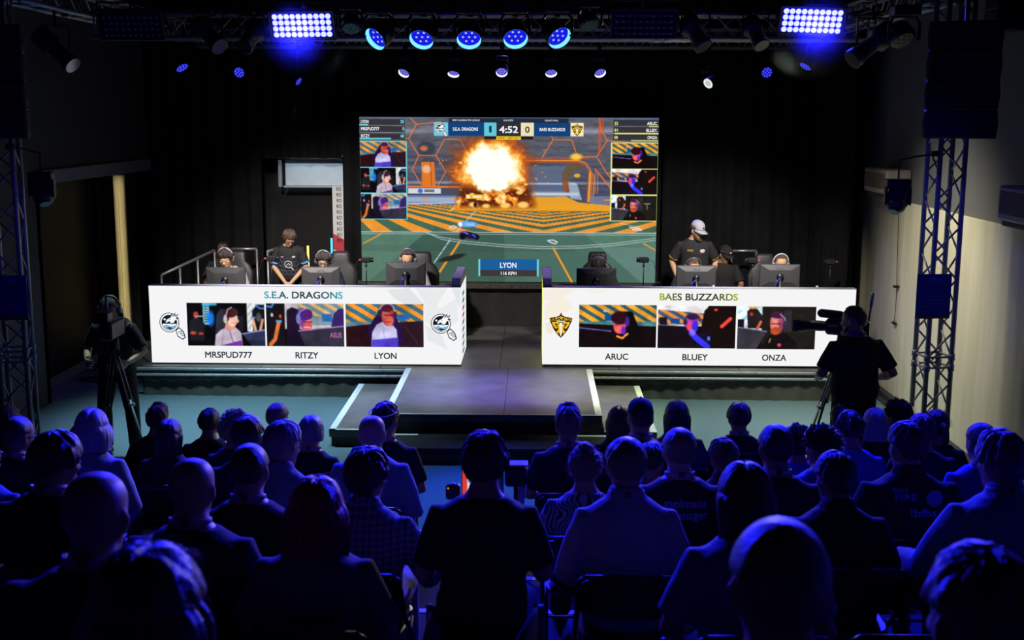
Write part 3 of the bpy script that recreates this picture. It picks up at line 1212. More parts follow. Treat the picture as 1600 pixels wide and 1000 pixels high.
    low = np.clip((Y - 284) / 14, 0, 1) * np.clip((q - 38) / 10, 0, 1) * np.clip((326 - Y) / 8, 0, 1) * np.clip((58 + (Y - 280) * .25 - np.abs(X - 775)) / 12, 0, 1)
    e1 = im.noise(11, 9, 12, 4)
    im.mix(low * .9, (92, 34, 14))
    im.mix(low * np.clip((e1 - .47) * 9, 0, 1), (235, 110, 24))
    im.mix(low * np.clip((e1 - .57) * 11, 0, 1), (255, 196, 84))
    im.mix(low * np.clip((e1 - .66) * 12, 0, 1), (260, 240, 190))
    for x, y, r_ in ((720, 253, 3), (728, 276, 3.5), (740, 318, 7), (760, 320, 6), (790, 319, 8), (818, 318, 9), (738, 302, 4), (812, 299, 5), (822, 286, 3)):
        im.ell(x, y, r_, r_ * .55, (255, 206, 110), .6)
    rng = random.Random(5)
    for _ in range(46):
        a_, r_ = rng.uniform(0, 6.28), rng.uniform(48, 92)
        x, y = cx + r_ * math.cos(a_), cy + r_ * math.sin(a_) * .85
        if 222 < y < 330:
            im.line([(x, y), (x + rng.uniform(1, 3) * math.cos(a_), y + rng.uniform(1, 3) * math.sin(a_))], 1.1, (255, 170, 70), .9)
    im.rect(728, 302, 757, 309, (255, 190, 60), .9)
    im.ell(732, 305.5, 2.6, 2.6, (255, 250, 230), .3)
    im.rect(739, 304, 753, 307, (240, 245, 160), .9)
    im.ell(743, 318, 3, 4, (60, 30, 20), .4)
    # thin tint of video-wall pixel rows
    im.a *= (1 + .02 * np.cos(Y * 3.0))[..., None]
    return im


SCR_Y = 17.35
s_tl, s_br = at_y(562.5, 183, SCR_Y), at_y(1027, 440.5, SCR_Y)
s_x0, s_x1 = at_y(563.5, 311, SCR_Y).x, at_y(1026.5, 311, SCR_Y).x
s_z1, s_z0 = at_y(795, 183.5, SCR_Y).z, at_y(795, 440.5, SCR_Y).z
screen = thing('video_wall', 'big video wall at the back showing the car football match and an orange explosion', 'screen', ((s_x0 + s_x1) / 2, SCR_Y + .06, HS))
inv = screen.matrix_basis.inverted()


def child_at(o, parent):
    """keep world placement of a mesh built in world coordinates under a parent"""
    o.parent = parent
    o.matrix_parent_inverse = parent.matrix_basis.inverted()
    return o


cb = MB()
nxp, nzp = 8, 5
for i in range(nxp):
    for j in range(nzp):
        xa, xb = s_x0 + (s_x1 - s_x0) * i / nxp, s_x0 + (s_x1 - s_x0) * (i + 1) / nxp
        za, zb = s_z0 + (s_z1 - s_z0) * j / nzp, s_z0 + (s_z1 - s_z0) * (j + 1) / nzp
        cb.rbox((xa + .001, SCR_Y + .012, za + .001), (xb - .001, SCR_Y + .09, zb - .001), .004)
child_at(cb.build('cabinet', M['black_metal']), screen)
W = Wall((563, 183, 1027, 440), ((s_x0, SCR_Y, s_z1), (s_x1, SCR_Y, s_z1), (s_x1, SCR_Y, s_z0), (s_x0, SCR_Y, s_z0)))
pic = match_picture()
pic.x0, pic.x1 = 563, 1027
# score board and name strips painted as flat graphics
pic.rect(702, 184, 888, 191, (38, 44, 56))
pic.rect(679, 191, 701, 211.5, (110, 205, 222))
pic.rect(701, 191, 757, 211.5, (20, 66, 122))
pic.rect(757, 191, 776, 211.5, (100, 200, 222))
pic.rect(776, 191, 814, 211.5, (46, 46, 54))
pic.rect(814, 191, 834, 211.5, (240, 226, 184))
pic.rect(834, 191, 891, 211.5, (20, 66, 122))
pic.rect(891, 191, 911, 211.5, (246, 234, 196))
pic.rect(757, 212, 776, 216.5, (30, 28, 30))
pic.rect(776, 212, 814, 217, (244, 204, 30))
pic.rect(814, 212, 833, 216.5, (30, 28, 30))
pic.rect(563, 183, 1027, 184.4, (80, 130, 220), .5)
for k, y in enumerate((186, 197, 208)):
    pic.rect(563, y, 634, y + 9, (50, 48, 54), .92)
    pic.rect(957, y, 1027, y + 9, (50, 48, 54), .92)
pic.rect(563, 194, 577, 196, (110, 220, 220))
pic.rect(563, 215, 612, 217, (110, 220, 220))
pic.rect(1012, 195.5, 1027, 197, (225, 226, 130))
pic.rect(959, 206, 1027, 208, (225, 226, 130))
pic.rect(985, 217, 1027, 218.6, (225, 226, 130))
pic.rect(563, 219.6, 636.5, 342, (120, 216, 220))
pic.rect(954, 220.6, 1028, 343, (226, 232, 150))
for k, pk in enumerate((2, 0, 1)):
    pic.paste(PORTRAITS[pk], 563, 221 + 40.4 * k, 635, 260 + 40.4 * k)
for k, pk in enumerate((3, 4, 5)):
    pic.paste(PORTRAITS[pk], 956, 222 + 40.4 * k, 1027, 261 + 40.4 * k)
pic.rect(748, 404, 843, 431, (120, 224, 232))
pic.rect(750.5, 404, 840.5, 421, (26, 94, 158))
pic.rect(750.5, 421, 840.5, 431, (62, 56, 54))
W.raster(pic)
WH = (240, 242, 245)
for s, b, c in (('LYON', (565.5, 187.5, 577.5, 192.5), WH), ('20', (627, 187.5, 632.5, 192.5), (110, 220, 220)),
                ('MRSPUD777', (565.5, 198.5, 594, 203.5), WH), ('0', (630, 198.5, 633, 203.5), (110, 220, 220)),
                ('RITZY', (565.5, 209.5, 579, 214.3), WH), ('68', (627, 209.5, 632.5, 214.3), (110, 220, 220)),
                ('ARUC.', (1009, 189, 1025, 194), WH), ('23', (958.5, 189, 964, 194), (225, 226, 130)),
                ('BLUEY.', (1008, 199.5, 1025, 204.5), WH), ('91', (958.5, 199.5, 964, 204.5), (225, 226, 130)),
                ('ONZA', (1010, 210.5, 1025, 215.3), WH), ('58', (958.5, 210.5, 964, 215.3), (225, 226, 130)),
                ('S.E.A. DRAGONS', (708.5, 198.5, 747.5, 203.6), WH), ('BAES BUZZARDS', (843, 198.8, 882.5, 203.8), WH),
                ('1', (764.6, 196, 768.6, 206), (20, 60, 70)), ('0', (820.5, 196.5, 827.5, 206.5), (66, 70, 20)),
                ('4:52', (780.5, 196.2, 809.5, 207), WH), ('LYON', (782, 409, 808, 417.5), WH), ('116 KPH', (783.5, 423.5, 808, 428.8), WH),
                ('BFBS VALARIAN PRO LEAGUE', (708, 186, 750, 188.8), (210, 214, 220)), ('PLAYOFFS', (787, 186.2, 802, 188.9), (210, 214, 220)),
                ('GRAND FINAL', (851, 186.2, 872, 188.9), (210, 214, 220)), ('GAME 1 : BEST OF 7', (778.5, 213.2, 811.5, 215.8), (60, 50, 10)),
                ('RITZY', (728, 347.2, 740, 350.8), (120, 150, 200)), ('ONZA', (740, 304, 752, 307.2), (250, 250, 235))):
    W.text(s, b[0], b[1], b[2], b[3], c, bold=.022 if b[3] - b[1] > 3.5 else .012)


# team crests, drawn as flat marks -------------------------------------------------
def circ(cx, cy, r, n=36, a0=0, a1=360):
    return [(cx + r * math.cos(R(a0 + (a1 - a0) * i / n)), cy + r * math.sin(R(a0 + (a1 - a0) * i / n))) for i in range(n + (0 if a1 - a0 == 360 else 1))]


def dragon_crest(W, cx, cy, s, lift=.002):
    """magnifying glass with a dragon head in the lens, held by a fist"""
    def T(pts):
        return [(cx + x * s, cy + y * s) for x, y in pts]
    NV, WT, LB, BK = (24, 52, 88), (250, 250, 250), (130, 190, 220), (22, 26, 34)
    W.poly(T([(6, 8), (12, 3), (19, 10), (22, 19), (17, 23), (9, 18)]), NV, lift)
    W.poly(T([(7.5, 8.5), (12, 5), (17.5, 11), (20, 18.5), (16.5, 21), (10, 16.5)]), WT, lift + .001)
    for k in range(3):
        W.poly(T([(9.5 + k * 2.6, 10.5 + k * 2.6), (16 + k * 1.4, 9.5 + k * 3), (16.4 + k * 1.4, 10.6 + k * 3), (10 + k * 2.6, 11.7 + k * 2.6)]), BK, lift + .0015)
    W.poly(T(circ(-3, -4, 15.5)), NV, lift)
    W.poly(T(circ(-3, -4, 14.3)), WT, lift + .001)
    W.poly(T(circ(-3, -4, 12.2)), BK, lift + .0015)
    W.poly(T(circ(-3, -4, 11.2, 24, 10, 170)), WT, lift + .002)
    W.poly(T([(-12.5, 1), (-7, -1), (-1, 2), (5, 0), (7.5, 1), (5, 4), (-3, 7.2), (-10, 4.5)]), LB, lift + .0022)
    W.poly(T([(-9, 4.2), (-3, 3), (4, 4.5), (-2, 7)]), NV, lift + .0024)
    W.poly(T([(-10, -5), (-7, -10), (-2, -13), (2, -19), (3, -14.5), (7, -20), (7, -15), (12, -18), (9.5, -12.5), (13, -11), (8, -8), (5, -3), (0, -1), (-4, -3.5), (-9, -2)]), NV, lift + .0026)
    W.poly(T([(-8.5, -5), (-6, -9), (-1, -11.5), (2.3, -16), (3, -12.5), (6, -16.5), (6, -13), (10, -15.5), (7.5, -10.5), (10, -10), (6, -7.5), (4, -4), (0, -2.5), (-3.5, -5), (-8, -3.4)]), WT, lift + .003)
    W.poly(T([(-3, -9), (0, -9.5), (-1.5, -7.8)]), BK, lift + .0034)
    W.poly(T([(-8, -4.6), (-3, -6), (1, -4), (-3, -4.4)]), BK, lift + .0034)
    W.poly(T(circ(-10, -9, 1.6, 12)), WT, lift + .0034)


def buzzard_crest(W, cx, cy, s, lift=.002):
    """yellow and black winged shield under an arched name"""
    def T(pts):
        return [(cx + x * s, cy + y * s) for x, y in pts]

    def mir(pts):
        W.poly(T(pts), c, L)
        W.poly(T([(-x, y) for x, y in reversed(pts)]), c, L)
    BK, YL, CR = (44, 32, 18), (238, 190, 34), (250, 240, 214)
    W.poly(T([(0, -17), (7, -14), (18, -12), (17, -7), (11, 6), (5, 14), (0, 19), (-5, 14), (-11, 6), (-17, -7), (-18, -12), (-7, -14)]), BK, lift)
    W.poly(T([(0, -14.5), (7, -12.5), (16.5, -11), (15.8, -8), (0, -8.5), (-15.8, -8), (-16.5, -11), (-7, -12.5)]), YL, lift + .001)
    c, L = YL, lift + .001
    mir([(3, -5.5), (14.5, -6), (12, 0), (8, 5), (5, 3), (8, 0), (10, -3.5), (4, -3)])
    mir([(1, -3), (4, -2), (7, -1.5), (4.5, 1.5), (4, 6), (7, 9), (4.5, 13), (2.5, 10), (1, 15)])
    W.poly(T([(0, -5), (3, -3), (2, 2), (1.2, 14), (0, 17), (-1.2, 14), (-2, 2), (-3, -3)]), CR, lift + .0012)
    W.poly(T([(-8, -7.8), (8, -7.8), (6, -5.6), (-6, -5.6)]), CR, lift + .0014)
    W.poly(T([(-1.6, -19.5), (1.6, -19.5), (1.6, -15.5), (-1.6, -15.5)]), BK, lift + .001)
    W.poly(T([(-.9, -18.8), (.9, -18.8), (.9, -16.8), (-.9, -16.8)]), (200, 50, 60), lift + .0014)
    W.text('BAES', cx - 15.5 * s, cy - 12.4 * s, cx + 15.5 * s, cy - 8.4 * s, BK, .03, lift + .0022)
    W.text('BUZZARDS', cx - 7 * s, cy - 7.4 * s, cx + 7 * s, cy - 6.0 * s, BK, .01, lift + .0022)


dragon_crest(W, 690, 202, .48, .004)
buzzard_crest(W, 901, 202, .5, .004)
child_at(W.build('display', display_mat('video_wall_picture', 1.0)), screen)
# dusty truss shelf and black cloth that carry the big screen
base = thing('screen_base', 'black cloth-covered base with dusty ledge under the big video wall', 'base', ((s_x0 + s_x1) / 2, SCR_Y + .1, HS))
b = MB()
b.rbox((s_x0 - .1, SCR_Y - .16, s_z0 - .085), (s_x1 + .1, SCR_Y + .2, s_z0 - .01), .01)
child_at(b.build('ledge', mat('dusty_ledge', (.055, .05, .045), .8, var=.5, vscale=25)), base)
child_at(drape_mb((s_x0 - .05, SCR_Y - .06), (s_x1 + .05, SCR_Y - .06), HS + .004, s_z0 - .09, fold=.5, amp=.012, seed=8, nz=4).build('skirt', M['stage_black'], smooth=True), base)


# ------------------------------------------------------------------ the two white counter screens
YC = 14.42


def counter(label, x0p, x1p, yt, yb, side_px, faint, build_front, side_right):
    xm, ym = (x0p + x1p) / 2, (yt + yb) / 2
    x0, x1 = at_y(x0p, ym, YC).x, at_y(x1p, ym, YC).x
    z1, z0 = at_y(xm, yt, YC).z, max(at_y(xm, yb, YC).z, HS + .006)
    root = thing('counter_screen', label, 'screen', ((x0 + x1) / 2, YC + .1, HS), group=None)
    c = MB()
    n = 8
    for i in range(n):
        for j in range(2):
            xa, xb = x0 + (x1 - x0) * i / n, x0 + (x1 - x0) * (i + 1) / n
            za, zb = z0 + (z1 - z0) * j / 2, z0 + (z1 - z0) * (j + 1) / 2
            c.rbox((xa + .001, YC + .012, za + .001), (xb - .001, YC + .09, zb - .001), .004)
    child_at(c.build('cabinet', M['black_metal']), root)
    W = Wall((x0p, yt, x1p, yb), ((x0, YC, z1), (x1, YC, z1), (x1, YC, z0), (x0, YC, z0)))
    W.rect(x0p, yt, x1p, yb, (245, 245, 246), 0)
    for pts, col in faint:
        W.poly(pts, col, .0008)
    build_front(W)
    child_at(W.build('display', display_mat('counter_picture', 1.0)), root)
    # return panel towards the gap
    xs = x1 if side_right else x0
    sg = 1 if side_right else -1
    c = MB()
    for i in range(2):
        ya, yb_ = YC + .10 + .52 * i, YC + .10 + .52 * (i + 1)
        for j in range(2):
            za, zb = z0 + (z1 - z0) * j / 2, z0 + (z1 - z0) * (j + 1) / 2
            xa, xb = (xs - .08 * sg, xs - .006 * sg)
            c.rbox((min(xa, xb), ya + .001, za + .001), (max(xa, xb), yb_ - .001, zb - .001), .004)
    child_at(c.build('return_cabinet', M['black_metal']), root)
    S = Wall((0, 0, 100, 100), ((xs, YC if side_right else YC + 1.15, z1), (xs, YC + 1.15 if side_right else YC, z1),
                                (xs, YC + 1.15 if side_right else YC, z0), (xs, YC if side_right else YC + 1.15, z0)))
    if side_right:
        S.rect(0, 0, 100, 100, (236, 240, 242), 0)
        for k in range(9):
            S.rect(30, 12 + k * 9.6, 62, 17 + k * 9.6, (60, 96, 110) if k not in (2, 3) else (190, 40, 50), .001)
    else:
        S.rect(0, 0, 100, 100, (226, 232, 60), 0)
        S.rect(30, 20, 60, 80, (190, 180, 40), .001)
    child_at(S.build('return_display', display_mat('return_picture', 1.0 if side_right else 1.3)), root)
    t = MB()
    xa, xb = xs - .11 * sg, xs
    t.rbox((min(xa, xb), YC + .03, z1), (max(xa, xb), YC + 1.12, z1 + .115), .006)
    child_at(t.build('end_cap', mat('lilac_end_cap', (.34, .28, .52), .6)), root)
    t = MB()
    t.rbox((x0, YC + .0, z1 + .0005), (x1 - (.0 if not side_right else .0), YC + .1, z1 + .012), .003)
    child_at(t.build('top_rail', mat('pale_top_rail', (.40, .40, .50), .5)), root)
    return root, (x0, x1, z0, z1)


def front_left(W):
    for k, (a, b) in enumerate(((293, 414.5), (417, 538), (541, 662))):
        im = PORTRAITS[k]
        save = (im.x0, im.y0, im.x1, im.y1, im.X, im.Y)
        im2 = Img(a, 474, b, 541, 1.15)
        im2.paste(im, a, 474, b, 541)
        W.raster(im2, .001)
    W.text('S.E.A. DRAGONS', 415, 455.5, 537, 466.5, (50, 50, 54), .02, .002, grad=((44, 62, 70), (64, 190, 204)))
    for s, a, b in (('MRSPUD777', 319, 393), ('RITZY', 461, 497), ('LYON', 585, 619.5)):
        W.text(s, a, 550, b, 560, (46, 54, 60), .02, .002)
    W.text('ASUS', 516, 519, 534, 527, (190, 110, 180), .01, .003)
    dragon_crest(W, 268, 509, 1.0)
    dragon_crest(W, 692, 508, 1.0)


def front_right(W):
    for k, (a, b, y) in enumerate(((905, 1026, 477), (1028.5, 1150, 477.5), (1153, 1274.5, 478))):
        im2 = Img(a, y, b, y + 66.5, 1.15)
        im2.paste(PORTRAITS[3 + k], a, y, b, y + 66.5)
        W.raster(im2, .001)
    W.text('BAES BUZZARDS', 1030, 458.5, 1152, 469.5, (50, 50, 54), .02, .002, grad=((52, 46, 30), (172, 190, 40)))
    for s, a, b in (('ARUC', 946.5, 983), ('BLUEY', 1068, 1108), ('ONZA', 1193, 1231)):
        W.text(s, a, 553, b, 563, (66, 58, 40), .02, .002)
    buzzard_crest(W, 876.5, 510, 1.0)


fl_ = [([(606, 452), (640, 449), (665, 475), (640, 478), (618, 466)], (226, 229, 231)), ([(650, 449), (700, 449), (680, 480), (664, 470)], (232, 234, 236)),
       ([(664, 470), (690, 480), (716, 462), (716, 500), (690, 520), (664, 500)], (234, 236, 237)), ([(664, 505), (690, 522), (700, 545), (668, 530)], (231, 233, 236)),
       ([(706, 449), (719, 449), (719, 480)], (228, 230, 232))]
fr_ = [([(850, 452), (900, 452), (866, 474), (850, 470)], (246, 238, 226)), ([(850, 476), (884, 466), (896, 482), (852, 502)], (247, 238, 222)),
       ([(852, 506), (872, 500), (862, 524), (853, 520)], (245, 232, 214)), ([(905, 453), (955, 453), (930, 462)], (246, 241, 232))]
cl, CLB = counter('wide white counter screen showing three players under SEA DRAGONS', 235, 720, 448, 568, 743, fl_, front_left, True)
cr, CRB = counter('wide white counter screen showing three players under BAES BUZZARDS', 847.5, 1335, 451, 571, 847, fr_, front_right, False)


# ================================================================== TRUSSES AND LAMPS
def zigzag(p0, p1, a, b, n, r, mb):
    """lattice bars between two parallel chords (offsets a, b)"""
    p0, p1 = Vector(p0), Vector(p1)
    prev = p0 + a
    for i in range(n):
        q = p0.lerp(p1, (i + 1) / n) + (b if i % 2 == 0 else a)
        mb.tube([prev, q], r, 6)
        prev = q


def truss(name, label, p0, p1, size=.24, ncell=None, tower=False, group=None, side=Vector((1, 0, 0)), rails=()):
    """square lattice truss: four chords and the zig-zag bracing"""
    p0, p1 = Vector(p0), Vector(p1)
    t = (p1 - p0).normalized()
    L = (p1 - p0).length
    s = (side - t * side.dot(t)).normalized() * (size / 2)
    u = t.cross(s).normalized() * (size / 2)
    root = thing(name, label, 'truss', p0, group=group)
    q0, q1 = Vector((0, 0, 0)), p1 - p0
    for a in (s + u, s - u, -s - u, -s + u):
        MB().tube([q0 + a, q1 + a], .024, 12).build('chord', M['alu'], root, smooth=True)
    n = ncell or max(2, int(round(L / size)))
    br = MB()
    for a, b in ((s + u, s - u), (s - u, -s - u), (-s - u, -s + u), (-s + u, s + u)):
        zigzag(q0, q1, a, b, n, .0095, br)
    for z in [0.04, L - .04]:
        c = q0 + t * z
        for a, b in ((s + u, s - u), (s - u, -s - u), (-s - u, -s + u), (-s + u, s + u)):
            br.tube([c + a, c + b], .0105, 6)
    br.build('bracing', M['alu'], root, smooth=True)
    for z in rails:                                   # bolted section joints
        j = MB()
        c = q0 + t * z
        for dz in (-.05, .05):
            for a, b in ((s + u, s - u), (s - u, -s - u), (-s - u, -s + u), (-s + u, s + u)):
                j.tube([c + a + t * dz, c + b + t * dz], .011, 6)
            for a in (s + u, s - u, -s - u, -s + u):
                j.tube([c + a + t * (dz - .03), c + a + t * (dz + .03)], .031, 10)
        j.build('joint', M['alu'], root, smooth=True)
    if tower:
        b = MB()
        b.rbox((-.35, -.35, -.02), (.35, .35, 0), .005)
        b.build('base_plate', M['black_metal'], root)
    return root


TL, TR_ = Vector((-4.92, 10.95, tier_h(10.95))), Vector((3.76, 11.0, 0))
ang = R(9)
tw1 = truss('truss_tower', 'upright lattice truss tower at the left edge, signboard on it', TL + Vector((0, 0, .02)), TL + Vector((0, 0, 5.4)), tower=True, side=Vector((math.cos(ang), math.sin(ang), 0)), rails=(1.18,), group='truss towers')
tw2 = truss('truss_tower', 'upright lattice truss tower by the cream right wall, signboard on it', TR_ + Vector((0, 0, .02)), TR_ + Vector((0, 0, 5.4)), tower=True, side=Vector((math.cos(ang), math.sin(ang), 0)), rails=(1.18,), group='truss towers')
FT = FRONT_TRUSS_Z
truss('ceiling_truss', 'horizontal lattice truss above the stage front carrying the large round lamps', (-4.6, FRONT_TRUSS_Y, FT), (3.5, FRONT_TRUSS_Y, FT), side=Vector((0, 1, 0)), group='ceiling trusses', rails=(2.0, 5.9))
truss('ceiling_truss', 'horizontal truss running back from the left tower, top left corner', (TL.x, 11.25, 4.62), (TL.x - .1, 17.5, 4.62), side=Vector((1, 0, 0)), group='ceiling trusses')
truss('ceiling_truss', 'horizontal truss running back from the right tower, top right corner', (TR_.x, 11.3, 4.62), (TR_.x, 17.5, 4.62), side=Vector((1, 0, 0)), group='ceiling trusses')
BT_Z = at_y(784, 92, 16.9).z + .18
truss('ceiling_truss', 'dark horizontal truss above the big screen carrying the small round lamps', (TL.x + .2, 16.9, BT_Z + .1), (TR_.x - .2, 16.9, BT_Z + .1), side=Vector((0, 1, 0)), group='ceiling trusses')

LENS_BLUE = glow('lens_blue', (0.01, 0.012, .75), 1.0)
LENS_SPARK = glow('lens_spark', (.35, .5, 1.0), 1.0)
RING_CYAN = glow('lamp_ring_cyan', (.16, .62, 1.0), 1.5)
RING_WHITE = glow('lamp_ring_white', (.86, .86, 1.0), 1.4)
LENS_VIOLET = glow('lens_violet', (.12, .08, .75), .8)
M['lamp_body'] = M['black_plastic']


def frame_from(axis):
    a = Vector(axis).normalized()
    q = a.to_track_quat('Z', 'Y')
    return q.to_matrix().to_4x4()


def hang(root, c, z0, to):
    """pipe and clamp from a lamp to the truss chord it hangs on"""
    d = Vector(to) - c
    cl = MB()
    zt = max(d.z, z0 + .02)
    pts = [(0, 0, z0 - .02), (0, 0, zt)]
    if abs(d.x) + abs(d.y) > .03:
        pts.append((d.x, d.y, d.z))
    cl.tube(pts, .016, 8)
    cl.tube([Vector(pts[-1]) - Vector((.03, 0, 0)), Vector(pts[-1]) + Vector((.03, 0, 0))], .036, 12)
    cl.build('clamp', M['black_metal'], root)


def front_chord(c):
    return Vector((c.x, FRONT_TRUSS_Y - .12, FT + .12))


def back_chord(c):
    return Vector((c.x, 16.78, BT_Z + .1 - .12))


def head(label, c, axis, r, hang_z, ring, lens, lit=True, group=None, name='moving_head_lamp', cells=7):
    """moving head: base under the truss, yoke, drum with a lit ring and cell lenses"""
    c = Vector(c)
    root = thing(name, label, 'stage light', c, group=group)
    F = frame_from(axis)
    body = MB()
    prof = [(-1.35, .55), (-1.15, .85), (-.5, .98), (-.05, 1.0), (.42, 1.0), (.42, .96), (.02, .93), (0, .5)] if ring is not None else [(-1.35, .55), (-1.15, .85), (-.5, .98), (-.05, 1.0), (0, .97)]
    rings = [[F @ Vector((r * k * math.cos(q), r * k * math.sin(q), r * z)) for q in (2 * math.pi * j / 28 for j in range(28))] for z, k in prof]
    body.loft(rings)
    body.build('drum', M['lamp_body'], root, smooth=True)
    if ring is not None:
        rg = MB()
        rg.loft([[(r * k * math.cos(q), r * k * math.sin(q), r * z) for q in (2 * math.pi * j / 36 for j in range(36))] for z, k in ((.04, .90), (.42, .955), (.40, .958), (.04, .905), (.04, .90))], cap=False)
        rg.xform(F).build('ring', ring, root)
    ln = MB()
    ln.disc((0, 0, r * .05), (0, 0, 1), r * (.90 if ring is not None else .76), 30)
    ln.xform(F).build('lens', lens, root)
    if cells:
        for k in range(cells):
            sp = MB()
            q = 2 * math.pi * k / max(cells - 1, 1)
            rad = 0 if k == cells - 1 else r * .48
            sp.ball((rad * math.cos(q), rad * math.sin(q), r * .07), (r * .10, r * .10, r * .03), nu=8, nv=5)
            sp.xform(F).build('led_cell', LENS_SPARK if lit else M['glass_dark'], root)
    yk = MB()
    yk.tube([(-r * .95, 0, 0), (-r * 1.15, 0, 0), (-r * 1.15, 0, r * 1.2), (-r * .8, 0, r * 1.72), (r * .8, 0, r * 1.72), (r * 1.15, 0, r * 1.2), (r * 1.15, 0, 0), (r * .95, 0, 0)], r * .12, 8)
    yk.build('yoke', M['black_metal'], root, smooth=True)
    bs = MB()
    bs.rbox((-r * 1.0, -r * .8, r * 1.7), (r * 1.0, r * .8, r * 2.5), r * .1)
    bs.build('base', M['lamp_body'], root)
    hang(root, c, r * 2.45, hang_z)
    return root


ordn = ['leftmost', 'second from left', 'middle', 'fourth from left', 'rightmost']
aims = [(-.55, -.62, -.55), (-.16, -.66, -.66), (.0, -.66, -.68), (.1, -.68, -.64), (.42, -.68, -.6)]
for k, (px, py) in enumerate(BIG_HEADS):
    c = at_y(px, py, FRONT_TRUSS_Y - .32)
    ax = Vector(aims[k])
    head(f'large round lamp with cyan glowing ring, {ordn[k]} of the five', c, ax, .128, front_chord(c), RING_CYAN, LENS_BLUE, group='large blue ring lamps')
    tgt = (-.43 + (k - 2) * .55, 13.2, HS)
    spot('ring_lamp_beam', c + ax.normalized() * .12, ((3.0, -.5, -.3, .1, -3.4)[k], (5.4, 6.5, 10.0, 6.5, 5.4)[k], (1.2, .6, .0, .6, 1.2)[k]), (1700, 1000, 1900, 1000, 1700)[k], BLUE if k != 2 else (.03, .14, 1.0), (40, 24, 44, 24, 40)[k], .9, .1)
    spot('stage_spot', c + Vector((0, .02, -.20)), tgt, (520, 640, 760, 640, 760)[k], ((.30, .42, .85), (.24, .24, 1.0), (.20, .13, 1.0), (.22, .17, 1.0), (.75, .78, .20))[k], 34, .8, .07)  # added spot below each ring lamp, for unseen fixtures that light the catwalk
aims2 = [(-.28, -.55, -.62), (-.1, -.45, -.75), (0, -.68, -.6), (.06, -.55, -.7), (.2, -.58, -.62)]
for k, (px, py) in enumerate(SMALL_HEADS):
    c = at_y(px, py, 16.55)
    ax = Vector(aims2[k])
    head(f'small round lamp with white glowing ring, {ordn[k]} of five', c, ax, .082, back_chord(c), RING_WHITE, LENS_VIOLET, group='small white ring lamps')
    spot('stage_spot', c + Vector((0, -.05, -.14)), (-.43 + (k - 2) * 1.7, 14.9, HS + .9), 110, VIOLET if k != 2 else (.55, .5, 1), 48, .8, .05)


def blinder(label, c, lit, aim=(0, -.93, -.36), tilt=0.0, strut=True):
    """flat LED blinder: framed panel with a grid of bulbs in four rows of ten"""
    c = Vector(c)
    root = thing('led_blinder', label, 'stage light', c, group='lit blinder panels' if lit else 'dark blinder panels')
    a = Vector(aim).normalized()
    x = Vector((0, 0, 1)).cross(a).normalized()
    x = (Matrix.Rotation(tilt, 3, a) @ x)
    z = a.cross(x)
    F = Matrix((x, z, a)).transposed().to_4x4()
    W_, H_ = .60, .245
    fr = MB()
    fr.rbox((-W_ / 2 - .03, -H_ / 2 - .03, -.09), (W_ / 2 + .03, H_ / 2 + .03, -.012), .012)
    fr.xform(F).build('housing', M['black_metal'], root)
    rm = MB()
    for lo, hi in (((-W_ / 2 - .035, H_ / 2 + .012, -.02), (W_ / 2 + .035, H_ / 2 + .03, .012)), ((-W_ / 2 - .035, -H_ / 2 - .03, -.02), (W_ / 2 + .035, -H_ / 2 - .012, .012)),
                   ((-W_ / 2 - .035, -H_ / 2 - .03, -.02), (-W_ / 2 - .018, H_ / 2 + .03, .012)), ((W_ / 2 + .018, -H_ / 2 - .03, -.02), (W_ / 2 + .035, H_ / 2 + .03, .012))):
        rm.rbox(lo, hi, .004)
    rm.xform(F).build('rim', mat('blinder_rim', (.06, .06, .07), .4, .5), root)
    bm = glow('blinder_bulb', (.80, .86, .90), 1.0) if lit else mat('blinder_bulb_off', (.006, .008, .11), .25, spec=.6)
    bp = MB()
    bp.add([F @ Vector(p) for p in ((-W_ / 2, -H_ / 2, -.011), (W_ / 2, -H_ / 2, -.011), (W_ / 2, H_ / 2, -.011), (-W_ / 2, H_ / 2, -.011))], [(0, 1, 2, 3)])
    bp.build('reflector', glow('blinder_reflector', (.0, .0, .9), 1.0) if lit else mat('blinder_back', (.008, .009, .03), .3), root)
    for j in range(4):
        for i in range(10):
            m = MB()
            m.ball((-W_ / 2 + W_ * (i + .5) / 10, -H_ / 2 + H_ * (j + .5) / 4, .0), (.0285, .0285, .016), nu=10, nv=6)
            m.xform(F).build('bulb', bm, root, smooth=True)
    yk = MB()
    s_ = W_ / 2 + .05
    yk.tube([F @ Vector((-s_, 0, -.03)), F @ Vector((-s_, 0, -.03)) + Vector((0, .02, .22)), F @ Vector((s_, 0, -.03)) + Vector((0, .02, .22)), F @ Vector((s_, 0, -.03))], .011, 6)
    yk.build('yoke', M['black_metal'], root)
    hang(root, c, .2, front_chord(c) + Vector((0, 0, .03)))
    return root


blinder('lit blinder panel of white bulbs in blue glare at upper left', BL_L, True, tilt=R(1.0))
blinder('lit blinder panel of white bulbs in blue glare at upper right', BL_R, True, tilt=R(-2.0))
blinder('unlit blinder panel at the top left, dark blue bulbs', at_y(204, 40, 12.25), False, tilt=R(0))
blinder('unlit blinder panel right of the large round lamps', at_y(1006, 37, 12.25), False)


